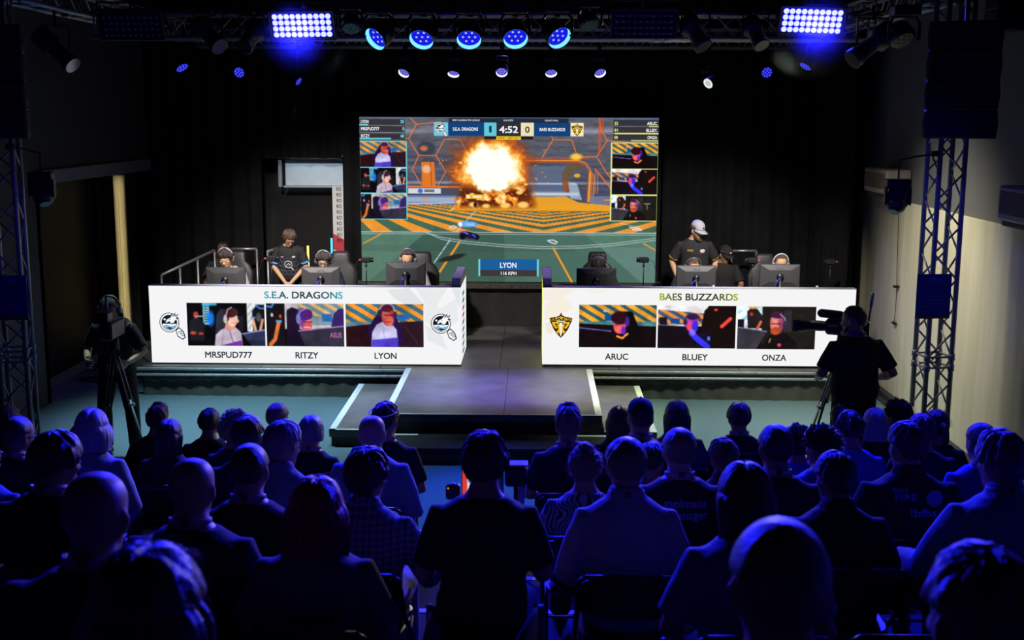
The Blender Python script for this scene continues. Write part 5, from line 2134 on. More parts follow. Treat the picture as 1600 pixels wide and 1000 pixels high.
def hair_cap(F, thick=.016, front=38, side=2, nape=-38, rough=.35, freq=9, seed=0, quiff=0.0, parting=None, nu=88, nv=44, top=0.0, iso=False):
    """closed hair volume that dips under the skin where no hair grows"""
    vs, fs = [], []
    rx, ry, rz, cz, cy = .081, .101, .100, .030, -.006
    rng = random.Random(seed)
    o = Vector((rng.uniform(0, 50), rng.uniform(0, 50), rng.uniform(0, 50)))
    for j in range(nv + 1):
        el = math.pi / 2 - math.pi * j / nv * .92
        for i in range(nu):
            az = 2 * math.pi * i / nu
            d = Vector((math.cos(el) * math.sin(az), math.cos(el) * math.cos(az), math.sin(el)))
            a = abs(math.degrees(math.atan2(d.x, d.y)))
            if a < 70:
                line = front + (side - front) * smooth(30, 70, a) * 1.0
            elif a < 110:
                line = side
            else:
                line = side + (nape - side) * smooth(105, 150, a)
            e = math.degrees(el)
            m = smooth(line - 5, line + 4, e)
            base = 1 / math.sqrt((d.x / rx) ** 2 + (d.y / ry) ** 2 + (d.z / rz) ** 2)
            if iso:
                s = noise.noise(Vector((d.x * freq, d.y * freq, d.z * freq)) + o)
                s2 = noise.noise(Vector((d.x * freq * 2.4, d.y * freq * 2.4, d.z * freq * 2.4)) + o)
            else:                                 # locks that run from the crown downwards
                uu = Vector((d.x, d.y + .25, 0)).normalized()
                s = noise.noise(Vector((uu.x * freq * .8, uu.y * freq * .8, el * 1.2)) + o)
                s2 = noise.noise(Vector((uu.x * freq * 2.6, uu.y * freq * 2.6, el * 2.0)) + o)
                fade = smooth(88, 62, e)
                s, s2 = s * fade, s2 * fade
            h = thick * (1 + rough * 1.5 * s + rough * .8 * s2) + top * smooth(30, 75, e)
            if quiff:
                h += quiff * smooth(15, 45, e) * smooth(85, 40, a) * (1 + .5 * s2)
            if parting is not None:
                h -= thick * .6 * math.exp(-((d.x - parting) / .10) ** 2) * smooth(20, 50, e)
            r = base + h * m - .022 * (1 - m)
            p = Vector((0, cy, cz)) + d * r
            vs.append(F.hc + F.HR @ p)
    for j in range(nv):
        for i in range(nu):
            k = (i + 1) % nu
            fs.append((j * nu + i, (j + 1) * nu + i, (j + 1) * nu + k, j * nu + k))
    fs.append(tuple(nv * nu + i for i in range(nu)))
    return MB().add(vs, fs)


def hair_fall(F, length, width=1.0, seed=0, ripple=.07, flare=.0, front=.02, thick=.016, tips=.03, nu=84, nv=30):
    """long hair falling behind the ears and down the back, with separate-looking locks"""
    rng = random.Random(seed)
    o = Vector((rng.uniform(0, 50), rng.uniform(0, 50), 0))
    vs, fs = [], []
    z0 = .088
    for j in range(nv + 1):
        t = j / nv
        for i in range(nu):
            az = 2 * math.pi * i / nu
            tip = tips * (noise.noise(Vector((math.sin(az) * 5, math.cos(az) * 5, seed))) + .2)
            z = z0 - (length + tip) * t
            drop = smooth(.03, -.12, z)
            rx = (.080 + thick) * (1 - .10 * drop) * (1 + (width - 1) * smooth(.06, -.04, z)) + flare * t
            ry = (.104 + thick) * (1 - .30 * drop)
            op = .70 + .30 * smooth(.088, .015, z)
            rx, ry = rx * op, ry * op
            lock = ripple * (noise.noise(Vector((math.sin(az) * 7, math.cos(az) * 7, z * 2.2)) + o) + .5 * noise.noise(Vector((math.sin(az) * 19, math.cos(az) * 19, z * 2.0)) + o))
            k = 1 + lock
            x = rx * k * math.sin(az)
            y = -.010 + ry * k * math.cos(az)
            lim = front - .045 * drop
            if y > lim:
                y = lim + (y - lim) * .08
            y += -.03 * drop
            p = Vector((x, y, z))
            head = F.HR @ p
            low = smooth(-.06, -.16, z)
            q = F.hc + head.lerp(p + Vector((0, (z + .10) * F.fw.z * -.0, 0)), low)
            if low > 0:                                   # lie on the leaning back
                q = q + Vector((0, (z + .10) * F.up.y / max(F.up.z, .3), 0)) * low
            vs.append(q)
    for j in range(nv):
        for i in range(nu):
            k = (i + 1) % nu
            fs.append((j * nu + i, (j + 1) * nu + i, (j + 1) * nu + k, j * nu + k))
    fs.append(tuple(reversed(range(nu))))
    fs.append(tuple(nv * nu + i for i in range(nu)))
    return MB().add(vs, fs)


def strands(F, n=160, thick=.02, length=.05, seed=0, lift=.6, low=-25, wave=.3):
    """stray hairs standing off the outline"""
    rng = random.Random(seed)
    mb = MB()
    for _ in range(n):
        az = rng.uniform(0, 2 * math.pi)
        el = R(rng.uniform(low, 88))
        d = Vector((math.cos(el) * math.sin(az), math.cos(el) * math.cos(az), math.sin(el)))
        if d.y > .55 and d.z < .55:
            continue
        base = 1 / math.sqrt((d.x / .0755) ** 2 + (d.y / .1) ** 2 + (d.z / .099) ** 2)
        p = Vector((0, -.006, .03)) + d * (base + thick * .8)
        tang = Vector((rng.uniform(-1, 1), rng.uniform(-1, .4), rng.uniform(-1, .2)))
        tang = (tang - d * tang.dot(d)).normalized()
        pts = [p]
        for k in range(3):
            dr = (tang + d * lift * rng.uniform(.2, 1.2) + Vector((rng.uniform(-wave, wave), rng.uniform(-wave, wave), -.25 * k))).normalized()
            p = p + dr * (length / 3) * rng.uniform(.7, 1.2)
            pts.append(p)
        mb.tube([F.hc + F.HR @ q for q in pts], [.0009, .0008, .0006, .0003], 3)
    return mb


def merge(*ms):
    o = MB()
    for m in ms:
        o.add(m.v, m.f)
    return o


def hair_mesh(F, kind, seed=0):
    if kind == 'short':
        return merge(hair_cap(F, .014, 40, 4, -34, .45, 8, seed, quiff=.006), strands(F, 110, .014, .022, seed, .7))
    if kind == 'crop':
        return hair_cap(F, .011, 46, 6, -36, .25, 12, seed)
    if kind == 'shaved':
        return hair_cap(F, .0075, 50, 6, -36, .10, 16, seed)
    if kind == 'spiky':
        return merge(hair_cap(F, .015, 42, 6, -32, .95, 11, seed, quiff=.010, top=.006), strands(F, 200, .016, .028, seed, 1.4, 20))
    if kind == 'quiff':
        return merge(hair_cap(F, .012, 44, 8, -34, .6, 8, seed, quiff=.024, top=.008), strands(F, 140, .018, .03, seed, 1.0, 15))
    if kind == 'mop':
        return merge(hair_cap(F, .022, 16, -10, -42, .5, 6, seed, quiff=.006), strands(F, 160, .020, .035, seed, .6))
    if kind == 'bowl':
        return merge(hair_cap(F, .018, 20, -12, -34, .22, 10, seed), strands(F, 60, .016, .02, seed, .4))
    if kind == 'curly':
        return merge(hair_cap(F, .026, 30, -4, -40, 1.0, 9, seed, top=.006, iso=True), strands(F, 420, .022, .05, seed, .9, -35, .9))
    if kind == 'frizz':
        return merge(hair_cap(F, .034, 22, -14, -46, .7, 7, seed, iso=True), strands(F, 900, .03, .06, seed, 1.0, -40, 1.0))
    if kind == 'fringe':
        return merge(hair_cap(F, .020, 8, -22, -44, .3, 7, seed, quiff=.004), strands(F, 120, .018, .03, seed, .4))
    if kind == 'bob':
        return merge(hair_cap(F, .018, 30, -10, -40, .2, 9, seed, parting=.15), hair_fall(F, .19, 1.20, seed, .06, .012, .035, .026, .01), strands(F, 120, .022, .03, seed, .4))
    if kind == 'long':
        return merge(hair_cap(F, .016, 34, 0, -40, .2, 9, seed, parting=.02), hair_fall(F, .34, 1.10, seed, .08, .008, .02, .020, .04), strands(F, 120, .018, .03, seed, .4))
    if kind == 'verylong':
        return merge(hair_cap(F, .018, 34, 0, -40, .2, 9, seed, parting=.02), hair_fall(F, .46, 1.14, seed, .13, .035, .02, .022, .08), strands(F, 160, .018, .05, seed, .5))
    if kind == 'straightbob':
        return merge(hair_cap(F, .012, 34, -4, -42, .2, 9, seed, parting=-.1), hair_fall(F, .13, 1.06, seed, .06, .0, .02, .012, .01))
    if kind == 'bun':
        m = hair_cap(F, .015, 38, 0, -40, .6, 8, seed, iso=True)
        V = lambda *p: F.hc + F.HR @ Vector(p)
        b = MB()
        for k in range(9):
            rng = random.Random(seed * 31 + k)
            b.ball(V(rng.uniform(-.022, .022), -.045 + rng.uniform(-.02, .02), .142 + rng.uniform(-.008, .014)), .024, nu=10, nv=7)
        return merge(m, b, strands(F, 380, .018, .05, seed, .9, -30, .9))
    if kind == 'ponytail':
        V = lambda *p: F.hc + F.HR @ Vector(p)
        t = MB()
        t.tube([V(0, -.10, .05), V(.005, -.14, .045), V(.015, -.165, .0), V(.02, -.165, -.07), V(.025, -.15, -.13)], [.016, .026, .028, .024, .008], 12)
        return merge(hair_cap(F, .013, 40, 2, -38, .2, 9, seed), t, strands(F, 120, .014, .05, seed, .8))
    if kind == 'bald':
        return None
    raise ValueError(kind)


# ------------------------------------------------------------------ things worn
def cap_parts(F, root, colour, badge=None):
    V = lambda *p: F.hc + F.HR @ Vector(p)
    c = MB()
    rings = []
    for z, k in ((.022, 1.0), (.05, 1.0), (.085, .93), (.112, .76), (.130, .52), (.139, .25), (.141, .04)):
        rings.append([V(.086 * k * math.cos(q), -.006 + .110 * k * math.sin(q), z + .01) for q in (2 * math.pi * j / 28 for j in range(28))])
    c.loft(rings)
    c.ball(V(0, -.006, .153), .006, nu=8, nv=6)
    o = c.build('cap', colour, root, smooth=True)
    b = MB()
    top, bot = [], []
    n = 13
    vs = []
    for lift in (0, -.004):
        for k in range(n):
            q = math.pi * (k / (n - 1))
            vs.append(V(.083 * math.cos(q), .0 + .100 * math.sin(q), .038 + lift))
        for k in range(n):
            q = math.pi * (k / (n - 1))
            vs.append(V(.080 * math.cos(q), .03 + .155 * math.sin(q) ** .8, .022 + lift - .010 * abs(math.cos(q))))
    fs = []
    for k in range(n - 1):
        fs.append((k, k + 1, n + k + 1, n + k))
        fs.append((2 * n + k + 1, 2 * n + k, 3 * n + k, 3 * n + k + 1))
        fs.append((n + k, n + k + 1, 3 * n + k + 1, 3 * n + k))
    b.add(vs, fs)
    b.build('cap_brim', colour, o, smooth=True)
    if badge is not None:
        t = MB()
        t.ball(V(0, .098, .075), (.018, .006, .014), nu=10, nv=6)
        t.build('cap_badge', badge, o, smooth=True)
    return o


def glasses(F, root, on_head=False, colour=None):
    dz, dy = (.062, .012) if on_head else (0, 0)
    V = lambda *p: F.hc + F.HR @ Vector((p[0], p[1] + (-.035 if on_head else 0), p[2] + dz))
    g = MB()
    pts = []
    for sx in (-1, 1):
        c = (sx * .032, .103, .010)
        ring = [V(c[0] + .025 * math.cos(q), c[1] - .012 * abs(math.cos(q)) * (1 if sx * math.cos(q) > 0 else 0), c[2] + .019 * math.sin(q)) for q in (2 * math.pi * j / 16 for j in range(17))]
        g.tube(ring, .0028, 6)
        g.tube([V(sx * .056, .092, .014), V(sx * .079, .03, .016), V(sx * .082, -.01, .010)], .0026, 6)
    g.tube([V(-.008, .106, .012), V(.008, .106, .012)], .0026, 6)
    return g.build('glasses', colour or M['black_plastic'], root, smooth=True)


def headset(F, root, band=None):
    V = lambda *p: F.hc + F.HR @ Vector(p)
    h = MB()
    pts = [V(.098 * math.cos(q), -.01, .03 + .118 * math.sin(q)) for q in (math.pi * j / 14 for j in range(15))]
    h.tube(pts, .010, 8)
    o = h.build('headset', band or mat('headset_band', (.16, .16, .17), .35, .3), root, smooth=True)
    for sx in (-1, 1):
        MB().tube([V(sx * .074, -.005, .002), V(sx * .112, -.005, .002)], [.042, .036], 16).build('ear_cup', mat('headset_cup', (.22, .22, .24), .35, .3), o, smooth=True)
    m = MB()
    m.tube([V(-.10, .01, -.01), V(-.085, .075, -.055), V(-.05, .105, -.068)], .004, 6)
    m.ball(V(-.048, .106, -.068), .009, nu=8, nv=6)
    m.build('boom_microphone', M['black_plastic'], o, smooth=True)
    return o


def eyes_mouth(F, root):
    V = lambda *p: F.hc + F.HR @ Vector(p)
    for sx in (-1, 1):
        o = MB().ball(V(sx * .031, .088, .008), (.013, .009, .008), rot=F.HR, nu=10, nv=7).build('eye', M['eye_white'], root, smooth=True)
        MB().ball(V(sx * .031, .0955, .007), (.0055, .003, .0055), rot=F.HR, nu=8, nv=6).build('pupil', M['eye_dark'], o, smooth=True)
    m = MB()
    m.limb([V(-.020, .091, -.062), V(0, .099, -.0615), V(.020, .091, -.062)], [.0035, .0050, .0035], 6)
    m.build('mouth', M['lip'], root, smooth=True)


def beard(F, root, col):
    V = lambda *p: F.hc + F.HR @ Vector(p)
    b = MB()
    b.limb([V(-.062, .022, -.030), V(-.054, .052, -.068), V(-.026, .086, -.098), V(0, .094, -.106), V(.026, .086, -.098), V(.054, .052, -.068), V(.062, .022, -.030)], [.012, .017, .020, .022, .020, .017, .012], 10)
    b.limb([V(-.024, .094, -.048), V(0, .103, -.044), V(.024, .094, -.048)], [.005, .006, .005], 6)
    b.build('beard', col, root, smooth=True)


def lanyard(F, root, m=None, badge=False):
    """ribbon round the neck with a dark clasp behind; badge hangs in front"""
    vs = []
    n = 26
    r = [(0, .0), (1, .018)]
    mb = MB()
    rings = []
    for k, (dr, dz) in enumerate(((0, 0), (.004, 0), (.002, .020), (-.002, .020))):
        rings.append([F.T(.498 - .07 * max(0, math.sin(q)) ** 2 + dz, -.008 + (.070 + dr + .040 * max(0, math.sin(q))) * math.sin(q), (.075 + dr) * math.cos(q)) for q in (2 * math.pi * j / n for j in range(n))])
    rings.append(rings[0])
    mb.loft(rings, cap=False)
    o = mb.build('lanyard', m or M['lanyard'], root, smooth=True)
    c = MB()
    c.rbox((-.014, -.006, -.002), (.014, .006, .022), .003, rot=Matrix((F.rt, F.fw, F.up)).transposed(), loc=F.T(.498, -.083))
    c.build('lanyard_clasp', M['black_plastic'], o)
    if badge:
        b = MB()
        b.rbox((-.045, -.003, -.06), (.045, .003, .06), .003, rot=Matrix((F.rt, F.fw, F.up)).transposed(), loc=F.T(.10, .155 * F.build))
        b.build('badge', M['paper'], o)
    return o


MESH_CACHE = {}


def person(label, loc, F, scale=1.0, rotz=0.0, skin='light', hair=('short', 'dark'), top=('black', 'short'), legs='trouser', group=None, seed=0, lan=None, extras=None, voxel=.012, key=None, face=False, collar=False, hood=False, hem=-.06, beard_col=None, shorts=False):
    root = thing('person', label, 'person', loc, rotz, group)
    root.scale = (scale,) * 3

    def cached(kind, fn):
        if key is None:
            return fn()
        k = (kind,) + key
        if k not in MESH_CACHE:
            MESH_CACHE[k] = fn()
        return MESH_CACHE[k]
    put('body', cached('body', lambda: F.body(voxel)), SKIN[skin], root)
    put('shirt', cached(('shirt', top[1], collar, hood), lambda: F.shirt(top[1], collar, voxel=voxel, seed=seed, hood=hood, hem=hem)), CLOTH[top[0]], root)
    put('trousers', cached(('trousers', shorts), lambda: F.trousers(voxel=max(voxel, .013), seed=seed, shorts=shorts)), CLOTH[legs], root)
    for sx in (-1, 1):
        F.shoe(sx).build('shoe', M['shoe'], root, smooth=True)
    if hair and hair[0] != 'bald':
        hair_mesh(F, hair[0], seed).build('hair', HAIR[hair[1]], root, smooth=True)
    if face:
        eyes_mouth(F, root)
    if beard_col:
        beard(F, root, HAIR[beard_col])
    if lan:
        lanyard(F, root, M['lanyard'] if lan in (True, 'badge') else M['lanyard_blue'], badge=lan == 'badge')
    for ex in extras or ():
        ex(F, root)
    return root


# ------------------------------------------------------------------ folding chairs
def chair_proto():
    root = bpy.data.objects.new('folding_chair', None)
    COL.objects.link(root)
    s = MB()
    rings = []
    for z, k in ((.435, .96), (.440, 1.0), (.455, 1.0), (.462, .95)):
        rings.append(ring_pts(Vector((0, .03, z)), Vector((1, 0, 0)), Vector((0, 1, 0)), .205 * k, .205 * k, 32, 5))
    s.loft(rings)
    s.build('seat', M['black_plastic'], root, smooth=False)
    b = MB()
    n, h = 17, 9
    for side in (0, 1):
        vs = []
        for j in range(h + 1):
            v = j / h
            for i in range(n):
                u = -1 + 2 * i / (n - 1)
                w = .225 * (1 - .16 * max(0, (v - .55) / .45) ** 2.2 - .06 * max(0, (.3 - v) / .3) ** 2)
                zt = .575 + .20 * v - .030 * max(0, abs(u) - .6) / .4 * (1 if v > .5 else -.5) * abs(v - .5) * 2
                vs.append((u * w, -.215 - .05 * v + .045 * u * u + side * .012, zt))
        fs = []
        for j in range(h):
            for i in range(n - 1):
                k = j * n + i
                q = (k, k + 1, k + n + 1, k + n)
                fs.append(q if side == 0 else tuple(reversed(q)))
        b.add(vs, fs)
    m0 = (h + 1) * n
    edge = [i for i in range(n)] + [j * n + n - 1 for j in range(1, h + 1)] + [h * n + i for i in range(n - 2, -1, -1)] + [j * n for j in range(h - 1, 0, -1)]
    b.f += [(edge[(k + 1) % len(edge)], edge[k], edge[k] + m0, edge[(k + 1) % len(edge)] + m0) for k in range(len(edge))]
    b.build('backrest', M['black_plastic'], root, smooth=True)
    for sx in (-1, 1):
        MB().tube([(sx * .225, .22, .014), (sx * .222, .02, .40), (sx * .222, -.175, .57), (sx * .215, -.245, .755), (sx * .19, -.26, .778)], .0115, 8).build('front_leg', M['black_metal'], root, smooth=True)
        MB().tube([(sx * .20, -.26, .014), (sx * .20, -.02, .30), (sx * .20, .14, .43)], .0105, 8).build('rear_leg', M['black_metal'], root, smooth=True)
    MB().tube([(-.19, -.26, .778), (0, -.272, .784), (.19, -.26, .778)], .0115, 8).build('top_rail', M['black_metal'], root, smooth=True)
    MB().tube([(-.22, .13, .19), (.22, .13, .19)], .008, 6).build('front_stretcher', M['black_metal'], root, smooth=True)
    MB().tube([(-.20, -.16, .13), (.20, -.16, .13)], .008, 6).build('rear_stretcher', M['black_metal'], root, smooth=True)
    return root


CHAIR0 = chair_proto()
_used = []


def chair(x, y, rotz, label):
    o = CHAIR0 if not _used else copy_tree(CHAIR0)
    _used.append(o)
    o.location = (x, y, tier_h(y + .22) if y < 8.6 else 0)
    o.rotation_euler = (0, 0, rotz)
    return tag(o, label, 'chair', 'black folding audience chairs')


# ------------------------------------------------------------------ the audience
ROWS = {9: 9.05, 8: 7.92, 7: 6.92, 6: 5.92, 5: 4.92, 4: 3.92, 3: 2.92, 2: 1.92}


def back_text(lines, F, root, m, y_off=-.0):
    """printed lettering lying on the back of a shirt"""
    Rm = Matrix((F.rt, F.fw, F.up)).transposed()
    for s, w_, h_, r, x in lines:
        t = text_mb(s, w_, h_, .01)
        vs = []
        for v in t.v:
            u = v[0] + x
            z = v[2]
            ry = .112 * F.build + .013
            rx = .172 * F.build + .013
            dep = -ry * math.sqrt(max(.05, 1 - min(.9, (u / rx)) ** 2)) - .014
            vs.append(F.hip + Rm @ Vector((u, dep, r + z)))
        o = MB().add(vs, t.f)
        o.build('back_print', m, root)


def spectator(desc, px, ptop, row, hair, top, skin='light', lean=8, head=(0, 0, 0), build=1.0, arms='lap', lan=None, extras=None, dy=0.0, rot=0, female=False, legs='trouser', collar=False, twist=0, dx=0, voxel=None, seat=True, smin=.86, smax=1.14, hood=False):
    y = ROWS[row] + dy
    fz = tier_h(y + .3) if row != 9 else 0.0
    F = Figure('seated', lean, arms, build, head, female, twist=twist)
    # depth of the head is a little in front of the hip
    hp = F.hc
    zt = at_y(px, ptop, y + hp.y).z
    hair_up = {'bald': 0, 'shaved': .003, 'crop': .007, 'short': .015, 'spiky': .028, 'quiff': .022, 'mop': .022, 'bowl': .018, 'curly': .034, 'frizz': .042, 'fringe': .02, 'bob': .018, 'long': .016, 'verylong': .018, 'straightbob': .012, 'bun': .048, 'ponytail': .013, None: .018}[hair[0] if hair else None]
    sc = (zt - fz) / (F.top() + hair_up)
    s2 = min(smax, max(smin, sc))
    x = at_y(px, ptop + 10, y + hp.y).x - hp.x * s2
    seed = int(px * 7 + ptop) % 9973
    vx = voxel or (.012 if row <= 6 else .014)
    simple = not (isinstance(arms, dict) or twist or head != (0, 0, 0))
    key = (lean, arms, build, female, vx) if simple else None
    p = person(desc, (x, y, fz), F, s2, R(rot), skin, hair, top, legs, 'seated audience', seed, lan, extras, vx, key, face=True, collar=collar, hood=hood)
    if seat:
        chair(x, y - .02, R(rot), 'chair under the ' + desc)
    return p, F


def band(F, root):
    V = lambda *p: F.hc + F.HR @ Vector(p)
    m = MB()
    m.tube([V(.092 * math.cos(q), -.006 + .118 * math.sin(q) - .03, .085 + .02 * math.sin(q)) for q in (2 * math.pi * j / 24 for j in range(25))], .004, 6)
    m.build('sunglasses_band', M['lanyard'], root, smooth=True)


def earpiece(F, root):
    V = lambda *p: F.hc + F.HR @ Vector(p)
    m = MB()
    m.ball(V(.086, -.005, -.022), .008, nu=8, nv=6)
    m.ball(V(-.086, -.005, -.022), .008, nu=8, nv=6)
    m.build('earring', M['alu'], root, smooth=True)


INK_DIM = mat('shirt_print_grey', (.45, .48, .65), .7)
INK_DARK = mat('shirt_print_dark', (.03, .03, .035), .7)
INK_BLUE = mat('shirt_print_blue', (.40, .45, .80), .7)


def strap(F, root):
    t = MB()
    pts = [F.T(.46, -.02, -.05), F.T(.44, -.112, -.045), F.T(.34, -.150, -.02), F.T(.22, -.152, .03), F.T(.10, -.148, .08)]
    t.tube(pts, .013, 6, flat=.3)
    t.build('bag_strap', M['leather'], root)


def oval_print(F, root, x, r, a, b):
    Rm = Matrix((F.rt, F.fw, F.up)).transposed()
    def P(u, z):
        return F.hip + Rm @ Vector((u, -math.sqrt(max(.1, 1 - (u / .19) ** 2)) * .128 * F.build - .015, r + z))
    m = MB()
    for k in range(7):                                # roundel made of broken bands
        z0, z1 = b * (-1 + 2 * k / 7 + .05), b * (-1 + 2 * (k + 1) / 7 - .05)
        w0, w1 = a * math.sqrt(max(0, 1 - (z0 / b) ** 2)), a * math.sqrt(max(0, 1 - (z1 / b) ** 2))
        for u0, u1 in ((-1, -.45), (-.38, .1), (.17, 1)) if k % 2 else ((-1, -.1), (-.03, .5), (.57, 1)):
            m.add([P(x + u0 * w0, z0), P(x + u1 * w0, z0), P(x + u1 * w1, z1), P(x + u0 * w1, z1)], [(0, 1, 2, 3)])
    m.build('back_print', INK_BLUE, root)


RA = {-1: None, 1: None}
S = spectator
# --- row on the floor, nearest the stage
S('person with swept dark brown hair beside the left cameraman tripod', 244, 632, 9, ('quiff', 'brown'), ('black', 'long'), rot=-6)
S('person with short dark hair in black, left of the frizzy hair', 327, 638, 9, ('short', 'dark'), ('black', 'long'))
S('person with short grey hair in dark blue, left of catwalk', 434, 630, 9, ('crop', 'grey'), ('navy', 'short'), head=(-18, 0, 0))
S('person with long brown hair in black beside the right side step', 967, 634, 9, ('long', 'brown'), ('black', 'long'), female=True, dx=0)
S('person with long straight brown hair in a purple top, front row', 1058, 625, 9, ('long', 'brown'), ('purple', 'short'), female=True)
S('person with brown bowl haircut in a black printed T-shirt, front row', 1155, 628, 9, ('bowl', 'brown'), ('black', 'short'), lan=True, extras=[lambda F, r: back_text([('SUNDAY', .11, .02, .34, .06)], F, r, INK_DIM)])
S('person with short brown hair just left of the right cameraman legs', 1313, 633, 9, ('short', 'brown'), ('black', 'short'), dy=.4)
S('person with curly brown hair turned left in front of the right truss', 1402, 625, 9, ('curly', 'brown'), ('black', 'short'), head=(42, 0, 0), dy=.3)
S('person with dark hair at the left edge beneath the left truss', 12, 636, 9, ('short', 'dark'), ('black', 'short'), dy=-.4)
# --- first tier
S('person with long dark hair in black by a tripod leg', 264, 654, 8, ('long', 'black'), ('black', 'long'), female=True)
S('person with glasses pushed up on grey hair in a dark jersey', 486, 648, 8, ('straightbob', 'grey'), ('black', 'short'), lan=True, extras=[lambda F, r: glasses(F, r, True)], female=True)
S('person with dark hair and a headband in navy, before side step', 602, 628, 8, ('short', 'dark'), ('navy', 'short'), lan=True, extras=[band], head=(-14, 0, 0))
S('person in a dark baseball cap with a white lanyard', 1001, 626, 8, ('shaved', 'dark'), ('navy', 'short'), lan=True, extras=[lambda F, r: cap_parts(F, r, CLOTH['navy'])])
S('person with short spiky hair in a bright blue shirt', 1329, 642, 8, ('spiky', 'brown'), ('blue', 'short'), lean=14)
S('person with long pale blond hair in black near the right tripod', 1368, 637, 9, ('long', 'white'), ('black', 'short'), female=True, smax=1.2)
S('person with a low ponytail in dark green before the right wall', 1464, 640, 9, ('ponytail', 'brown'), ('green', 'short'), female=True, dy=-.3)
S('person with short fair hair in a navy shirt at the aisle front', 888, 634, 8, ('quiff', 'fair'), ('navy', 'short'), lan=True, dy=-.1, build=1.04)
# --- second tier
S('person with frizzy pale hair standing out around the head', 367, 640, 8, ('frizz', 'blond'), ('charcoal', 'long'), female=True, dy=.12)
S('person with short dark hair hiding half of the frizzy hair', 386, 650, 7, ('short', 'dark'), ('navy', 'long'), dy=-.10)
S('person with combed grey hair in a light blue collared shirt', 440, 658, 6, ('short', 'grey'), ('lightblue', 'long'), collar=True, lean=12, head=(-24, 4, 0))
S('bald person in a light blue shirt beside the aisle', 581, 650, 7, ('bald', ''), ('lightblue', 'long'), collar=True, lean=14, build=1.08, skin='fair', lan=True)
S('person with pale blond bob and dark strap across white top', 142, 638, 7, ('bob', 'white'), ('white', 'long'), female=True, lean=16, build=1.1, extras=[strap], smax=1.2)
S('person with glasses and cropped dark hair at the left edge', 27, 652, 7, ('shaved', 'dark'), ('black', 'short'), skin='tan', lan=True, head=(-30, 6, 0), extras=[lambda F, r: glasses(F, r)])
S('person with short curly hair in blue, half hidden by a shaved head', 1246, 664, 8, ('curly', 'brown'), ('blue', 'short'))
S('person with purple-tinted dark hair in front of the low ponytail', 1441, 647, 8, ('short', 'purple'), ('charcoal', 'short'), build=1.04)
S('person with cropped dark hair and earring, by the right wall', 1534, 662, 7, ('crop', 'dark'), ('blue', 'short'), extras=[earpiece], head=(14, 0, 0), lean=10)
S('person with small spiky-haired head in a dark collared shirt', 1131, 684, 7, ('spiky', 'fair'), ('navy', 'short'), collar=True, smin=.8, lean=12, dy=-.1)
S('person with smooth dark hair between a white shirt and printed shirt', 1018, 690, 7, ('short', 'dark'), ('navy', 'short'), smin=.78, lean=12, dy=-.15, head=(-20, 5, 0))
# --- third tier
S('person with messy bun in a leaf-patterned shirt', 914, 688, 6, ('bun', 'fair'), ('leaf', 'short'), female=True, lean=12, build=1.1, arms='crossed', smin=.84)
S('person with short fair hair in black shirt printed zsolmanz', 1062, 670, 6, ('crop', 'fair'), ('black', 'short'), build=1.12, lan=True, skin='fair', extras=[lambda F, r: back_text([('zsolmanz', .22, .045, .35, .015), ('manager', .20, .042, .28, .03)], F, r, INK_BLUE)])
S('person with shaved dark head in a black shirt, curved print', 1213, 665, 6, ('crop', 'black'), ('black', 'short'), build=1.08, lan=True, skin='tan', extras=[lambda F, r: back_text([('COOLER', .09, .022, .26, .03)], F, r, INK_DIM)])
S('person with curly hair looking left in a blue top', 1284, 664, 7, ('curly', 'brown'), ('blue', 'short'), head=(35, 0, 0))
S('person with short dark hair in black polo printed FIRE and bfbs', 1419, 660, 6, ('short', 'brown'), ('black', 'short'), build=1.14, collar=True, head=(12, 0, 0), extras=[lambda F, r: back_text([('TAKE', .07, .018, .415, -.085), ('FIRE', .10, .032, .375, -.055), ('!bfbs', .13, .04, .295, .03)], F, r, INK_BLUE), lambda F, r: oval_print(F, r, .085, .385, .045, .040)])
# --- fourth tier
S('person with wavy brown hair in a checked shirt, fist raised', 570, 700, 5, ('mop', 'brown'), ('check', 'long'), legs='khaki', lean=12, build=1.06, collar=True, head=(-10, 0, 0),
  arms={-1: ((-.30, .12, .72), (-.20, .36, .80)), 1: ((.30, .08, .66), (.30, .36, .62))}, rot=-4)
S('person with shaved head and white lanyard left of red hair', 389, 695, 5, ('shaved', 'dark'), ('black', 'short'), lan=True, build=1.1, skin='light')
S('person with neat fair hair in a white shirt by the aisle', 979, 685, 5, ('crop', 'fair'), ('white', 'rolled'), collar=True, build=1.0, lan=True, skin='fair')
S('person with thick fringed brown hair at far left, looking right', 84, 674, 5, ('fringe', 'brown'), ('black', 'short'), head=(-38, 4, 0), build=1.06, lan=True)
S('person with grey hair brushed back in pale blue shirt, right edge', 1568, 674, 5, ('mop', 'grey'), ('lightblue', 'long'), collar=True, build=1.16, head=(16, 0, 0), lean=12,
  arms={-1: ((-.32, .10, .66), (-.34, .38, .60)), 1: ((.28, .0, .66), (.12, .28, .62))}, lan=True)
S('person in a blue jacket cut off by the left edge', -24, 690, 6, ('short', 'dark'), ('blue', 'long'), dy=.1)
# --- fifth tier
S('person with receding shaved head in a navy polo and lanyard', 299, 717, 4, ('bald', ''), ('navy', 'short'), lan=True, build=1.12, skin='light', dy=.12)
S('person with long red hair in a grey T-shirt printed FAKER', 494, 743, 4, ('verylong', 'red'), ('grey', 'short'), female=True, build=1.12, extras=[lambda F, r: back_text([('FAKER', .26, .045, .235, .0)], F, r, INK_DARK)], voxel=.011, smin=.8)
S('person with long dark hair in a pale top, elbow out', 1166, 722, 4, ('long', 'dark'), ('lightblue', 'short'), female=True, build=1.12, lean=14, head=(6, 4, 0))
S('person with short black hair in a dark shirt before the curly hair', 1306, 706, 5, ('short', 'black'), ('black', 'short'), build=1.04, collar=True, skin='tan', head=(14, 0, 0), dy=.1)
